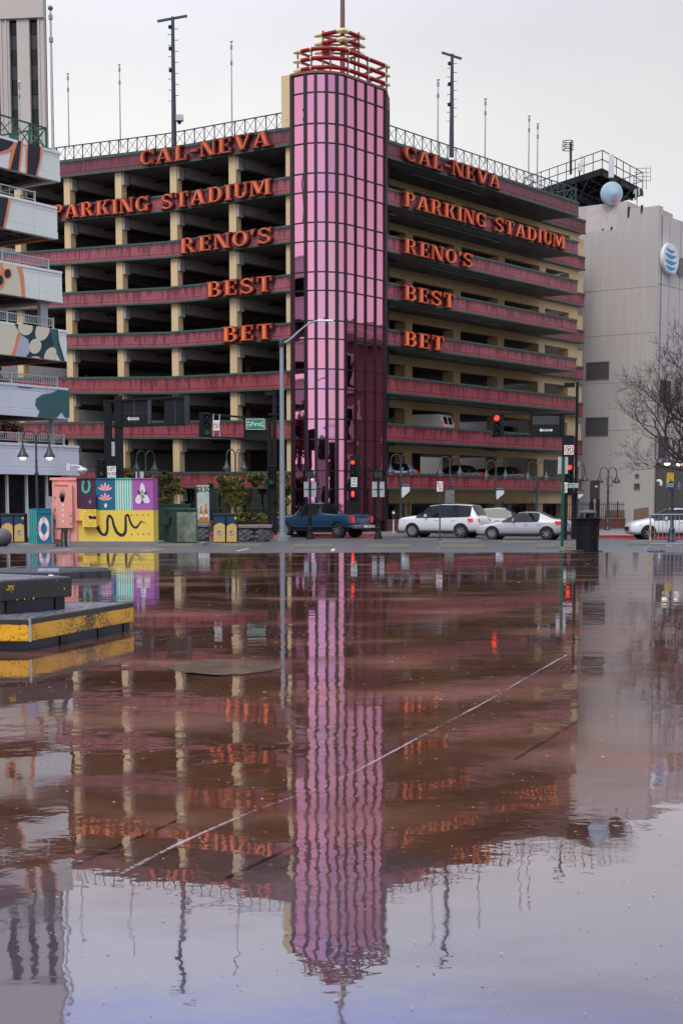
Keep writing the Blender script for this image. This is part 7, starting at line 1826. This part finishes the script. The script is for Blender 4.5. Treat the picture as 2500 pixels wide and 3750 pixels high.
def ivyplant(label, blobs, n, Y, seed, stems):
    b0 = z5p(blobs[0][0], 940, Y); t = thing('ivy', label, 'ivy', (b0.x, Y, -.41))
    B = []
    for (x0, y0, x1, y1) in blobs:
        a = z5p(x0, y1, Y); b = z5p(x1, y0, Y); B.append(((a.x + b.x) / 2, Y, (a.z + b.z) / 2, (b.x - a.x) / 2, .45, (b.z - a.z) / 2))
    leaves('foliage', M_leaf, t, B, int(n * 2.6), .085, seed)
    rg = random.Random(seed + 5); mb = MB(t)
    for (x0, y0, x1, y1) in stems:
        for k in range(int(abs(x1 - x0) / 3) + 3):
            xx = rg.uniform(x0, x1); a = z5p(xx, y0, Y + rg.uniform(-.2, .3)); b = z5p(xx + rg.uniform(-14, 14), y1, Y); c = a.lerp(b, .5) + Vector((rg.uniform(-.15, .15), 0, 0)); mb.tube([a, c, b], [.018, .015, .01], 4)
    mb.build('stems', M_stem, t)
ivyplant('hanging ivy clump above the transformer boxes', [(800, 690, 905, 775), (800, 700, 860, 760), (880, 720, 962, 790), (840, 760, 920, 850)], 5200, 84.2, 1, [(840, 740, 930, 860)])
ivyplant('broad ivy curtain behind the lamp with the yellow banner', [(1135, 700, 1260, 800), (1160, 690, 1330, 790), (1300, 690, 1400, 760), (1150, 760, 1290, 900), (1200, 880, 1300, 935), (1280, 900, 1380, 940)], 9000, 84.3, 2, [(1170, 760, 1310, 935)])
ivyplant('ivy clump between the First street mast and the street light', [(1430, 680, 1540, 800), (1440, 760, 1530, 860), (1450, 840, 1520, 930)], 5200, 84.4, 3, [(1410, 780, 1500, 940)])
ivyplant('thin ivy on the parapet behind the purple cabinet', [(640, 680, 720, 715), (690, 690, 790, 720), (410, 700, 500, 780), (215, 705, 270, 780)], 2400, 83.6, 4, [(640, 660, 720, 700)])
ivyplant('small ivy tuft behind the mural building camera', [(383, 630, 418, 664)], 500, 82, 6, [])
rt = thing('rust_tree', 'rust leaved tree showing between mural parapets at the left edge', 'tree', (z5p(30, 900, 79).x, 79, -.41))
a = z5p(30, 460, 79); leaves('crown', M_leafr, rt, [(a.x - .3, 79, a.z, 1.5, 1.3, .9), (z5p(5, 170, 79).x - .2, 79, z5p(5, 172, 79).z, .5, .5, .5), (a.x - .8, 79, a.z + 1.5, 1.0, 1, 1.6)], 4200, .08, 9)
mb = MB(rt); mb.tube([(a.x, 79, -.41), (a.x, 79, a.z), (a.x - .3, 79, a.z + 2.5)], [.16, .1, .03], 8); mb.build('trunk', M_bark, rt)
# small roof tuft and weeds at the car park edge
wd_ = leaves('weeds', mat('weed_green', (.09, .10, .02), .7, c2=(.16, .15, .05), scale=9), None, [(W(Z7(980, 1308), 38.4).x, 38.4, .01, .34, .1, .05), (W(Z7(1125, 1308), 38.5).x, 38.5, .01, .12, .06, .03), (W(Z7(1430, 1312), 38.6).x, 38.6, .01, .25, .06, .03)], 900, .022, 12)
tag(wd_, 'small tufts of weed at the puddle edge by the litter bin', 'weeds', kind='stuff')

# bare tree on the right
bt = thing('bare_tree', 'leafless street tree reaching in from the right edge', 'tree', (15.7, 60, gz(60)))
rg = random.Random(21)
TR = MB(bt); BR = MB(bt); cnt = [0]
def twig(p, d, L, r, depth):
    n = max(2, int(L / .22)); pts = [p.copy()]; rs = [r]; q_ = p.copy(); dd = d.copy()
    for k in range(n):
        dd = (dd + Vector((rg.gauss(0, .16), rg.gauss(0, .16), rg.gauss(.03, .13)))).normalized(); q_ = q_ + dd * (L / n); pts.append(q_.copy()); rs.append(r * (1 - .62 * (k + 1) / n))
    BR.tube(pts, rs, 5 if depth < 3 else 3, cap=False)
    if depth >= 5: return
    kk = {1: 6, 2: 5, 3: 4, 4: 4}.get(depth, 3)
    for k in range(kk):
        f = rg.uniform(.25, 1.0); i = min(int(f * n), n); b = pts[i]; ax = Vector((rg.gauss(0, 1), rg.gauss(0, 1), rg.gauss(0, 1))).cross(dd).normalized()
        nd = (dd + ax * rg.uniform(.55, 1.1)).normalized(); nd.z += .1; twig(b, nd.normalized(), L * rg.uniform(.45, .7), max(rs[i] * .62, .006), depth + 1)
base = Vector((15.7, 60, gz(60))); fork = Vector((15.3, 60, 2.7))
TR.tube([base, base.lerp(fork, .5) + Vector((.05, 0, 0)), fork], [.2, .16, .14], 10); TR.build('trunk', M_bark, bt, smooth=True)
tgt = at(2330, 1580, 60)
for (dx, dy, dz, L, r) in ((-1.0, -.1, .30, 2.9, .085), (-.95, .2, .52, 3.2, .09), (-.45, -.4, 1.0, 3.1, .085), (-.95, .4, .15, 2.4, .06), (.1, .1, 1, 3, .09), (.7, -.2, .8, 2.6, .08), (-.25, .5, 1.0, 3.2, .08), (-1, -.3, .7, 3.0, .07)):
    twig(fork.copy(), Vector((dx, dy, dz)).normalized(), L * 1.22, r, 1)
BR.build('branches', M_bark, bt, fix=False)

# ================================================================== FOREGROUND PLATFORMS
# yellow-edged platform
cA = onz(111, 2383, 0); cB = onz(492, 2304, 0); d = Vector((cB.x - cA.x, cB.y - cA.y, 0)); Lr = d.length; d.normalize()
# right face from near corner cA to cB; front face runs left
pf = thing('platform', 'low platform with chipped yellow edge boards standing in the puddle at the left', 'platform', (cA.x, cA.y, 0))
ed = Vector((-1, .06, 0)).normalized()
ztop_ = at(108, 2266, cA.y).z; zun = at(108, 2350, cA.y).z
def inw(k): return -ed * 0 + (ed + d) * k
c0 = Vector((0, 0, 0)); c1 = d * Lr; c2 = c1 + ed * 3.2; c3 = ed * 3.2
loc = lambda v, z: (v.x, v.y, z)
ins = [c0 + (ed + d) * .07, c1 + (ed - d) * .07, c2 - d * .07, c3 + d * .07]
MB().prism([(v.x, v.y) for v in ins], 0, zun + .002, 'xy').build('skirt', M_skirt, pf)
# notches in the skirt: dark drain blocks standing just proud
for f in (.32, .68, .95):
    p = c0 + (ed + d) * .07 + d * (Lr * f); MB(M=Matrix.Translation((p.x, p.y, 0)) @ Matrix.Rotation(math.atan2(d.y, d.x), 4, 'Z')).box(-.07, .07, -.012, .05, .0, zun * .9).build('drain_notch', M_bk, pf)
e_ = .035
o1 = MB(M=Matrix.Rotation(math.atan2(d.y, d.x), 4, 'Z')).box(.0, Lr, 0, e_, zun, ztop_).build('edge_board', M_chip, pf, bevel=.01)
o2 = MB(M=Matrix.Rotation(math.atan2(ed.y, ed.x), 4, 'Z')).box(.002, 3.2, -e_, -.0, zun, ztop_).build('edge_board', M_chip, pf, bevel=.01)
o3 = MB(M=Matrix.Translation(c1) @ Matrix.Rotation(math.atan2(ed.y, ed.x), 4, 'Z')).box(.002, 3.2, -.0, e_, zun, ztop_).build('edge_board', M_chip, pf, bevel=.01)
def wettop_glare():
    m = mat('wet_deck_glare', (.03, .032, .04), .25, c2=(.22, .22, .25), scale=14, stretch=(1, .4, 1), bump=.7, bscale=60, spec=.9); return m  # pale specks in the colour imitate sky glare on the wet boards
M_deck = wettop_glare()
MB().prism([(v.x, v.y) for v in (c0 + (ed + d) * e_, c1 + (ed - d) * e_, c2 - d * e_, c3 + d * e_)], ztop_ - .03, ztop_ - .008, 'xy').build('deck', M_deck, pf)
MB().add([(c0.x - .004, c0.y - .012, zun), (c0.x + .016, c0.y - .006, zun), (c0.x + .016, c0.y - .006, ztop_), (c0.x - .004, c0.y - .012, ztop_)], [(0, 1, 2, 3)]).build('corner_trim', M_signb, pf, fix=False)
# black step unit standing on it
zs0 = ztop_ - .006
p0_ = onz(234, 2232, zs0); b0 = W(Z8(665, 1350), 0 or p0_.y)
bkz0 = at(254, 1700 + 1275 * .38265, p0_.y).z; bkz1 = at(254, 1700 + 1085 * .38265, p0_.y).z
bk = thing('platform_step', 'black step block with worn yellow flecks standing on the yellow-edged platform', 'platform', (p0_.x, p0_.y, zs0))
q0 = onz(6, 1700 + 1440 * .38265, zs0); dd_ = Vector((p0_.x - q0.x, p0_.y - q0.y, 0)); LL = max(dd_.length, .9)
# right face from front-left corner q0 up to p0_
fr_ = Matrix.Translation(Vector((q0.x, q0.y, 0)) - Vector((p0_.x, p0_.y, 0))) @ Matrix.Rotation(math.atan2(dd_.y, dd_.x), 4, 'Z')
hz0, hz1 = bkz0 - zs0, bkz1 - zs0
MB(M=fr_).box(.06, LL - .06, .06, 1.5, 0, hz0 + .002).build('base', M_skirt, bk)
M_blkch = mat('black_board_chipped', (.018, .016, .018), .4, c2=(.03, .028, .03), scale=9, bump=.4)
MB(M=fr_).box(0, LL, 0, 1.6, hz0, hz1).build('block', M_blkch, bk, bevel=.015)
for f in (.12, .8): MB(M=fr_).box(LL * f, LL * f + .12, .045, .1, .0, hz0).build('drain_notch', M_bk, bk)
MB(M=fr_).box(.02, LL - .02, .02, 1.58, hz1 + .001, hz1 + .006).build('wet_top_glare', M_deck, bk)  # top sheet with the same painted sky glare
fl = MB(M=fr_)
for k in range(26):
    x, z_ = (rg.gauss(.12, .02), rg.uniform(hz0 + .08, hz1 - .05)) if k < 14 else (rg.uniform(0, LL), rg.choice((hz0 + .01, rg.uniform(hz0, hz1)))); s = rg.uniform(.003, .012); fl.add([(x - s, -.003, z_), (x, -.003, z_ - s), (x + s, -.003, z_ + s * .3), (x, -.003, z_ + s * 1.4)], [(0, 1, 2, 3)])
fl.build('paint_flecks', M_chip if False else M_tape, bk, fix=False)
# rubber ring base further back
rb = at(0, 0, 10); g1 = onz(4, 2107, 0); g2 = onz(375, 2103, 0); g3 = onz(250, 2118, 0)
rbt = thing('rubber_base', 'low black rubber base ring with blue stickers lying in the puddle behind the platforms', 'sign base', ((g1.x + g2.x) / 2 + .12, 25.3, 0))
W2 = (g2.x - g1.x) / 2 * 1.17
out_ = [(-W2, -.35), (-.15, -.62), (W2 * .25, -.62), (W2, .1), (W2 * .9, .3), (.2, .75), (-W2 * .8, .7)]
inn = [(x * .66 - .02, y * .60 + .04) for x, y in out_]; hh = .15
mb = MB(); n = len(out_); top_o = [(x * .93, y * .90) for x, y in out_]; top_i = [(x * 1.08, y * 1.1) for x, y in inn]
mb.add([(x, y, 0) for x, y in out_] + [(x, y, .09) for x, y in out_] + [(x, y, hh) for x, y in top_o] + [(x, y, hh) for x, y in top_i] + [(x, y, 0.002) for x, y in inn],
       [(i + k * n, (i + 1) % n + k * n, (i + 1) % n + (k + 1) * n, i + (k + 1) * n) for k in range(4) for i in range(n)]); mb.build('ring', M_rub, rbt, bevel=.004)
p, q_ = Vector((*out_[2], 0)), Vector((*out_[3], 0)); dd2 = (q_ - p).normalized()
for f in (.42, .75):
    c = p.lerp(q_, f) + Vector((dd2.y, -dd2.x, 0)) * .004; MB(M=Matrix.Translation(c) @ Matrix.Rotation(math.atan2(dd2.y, dd2.x), 4, 'Z')).box(-.04, .04, -.004, .02, .0, .085).build('notch', M_bk, rbt)
MB().add([(-.15, -.628, .02), (W2 * .24, -.628, .02), (W2 * .22, -.575, .17), (-.13, -.575, .17)], [(0, 1, 2, 3)]).build('sticker', mat('sticker_blue', (.03, .07, .22), .3, c2=(.3, .35, .5), scale=14), rbt, fix=False)
MB().add([(.06, -.632, .03), (.14, -.632, .03), (.16, -.6, .11), (.1, -.58, .13), (.06, -.6, .11)], [(0, 1, 2, 3, 4)]).build('sticker_figure', M_sign, rbt, fix=False)
# lights inside the garage: small lit tubes as seen in the picture
for k, (x, y, lv) in enumerate(((7, 6, 3), (12, 8, 5))):
    pass
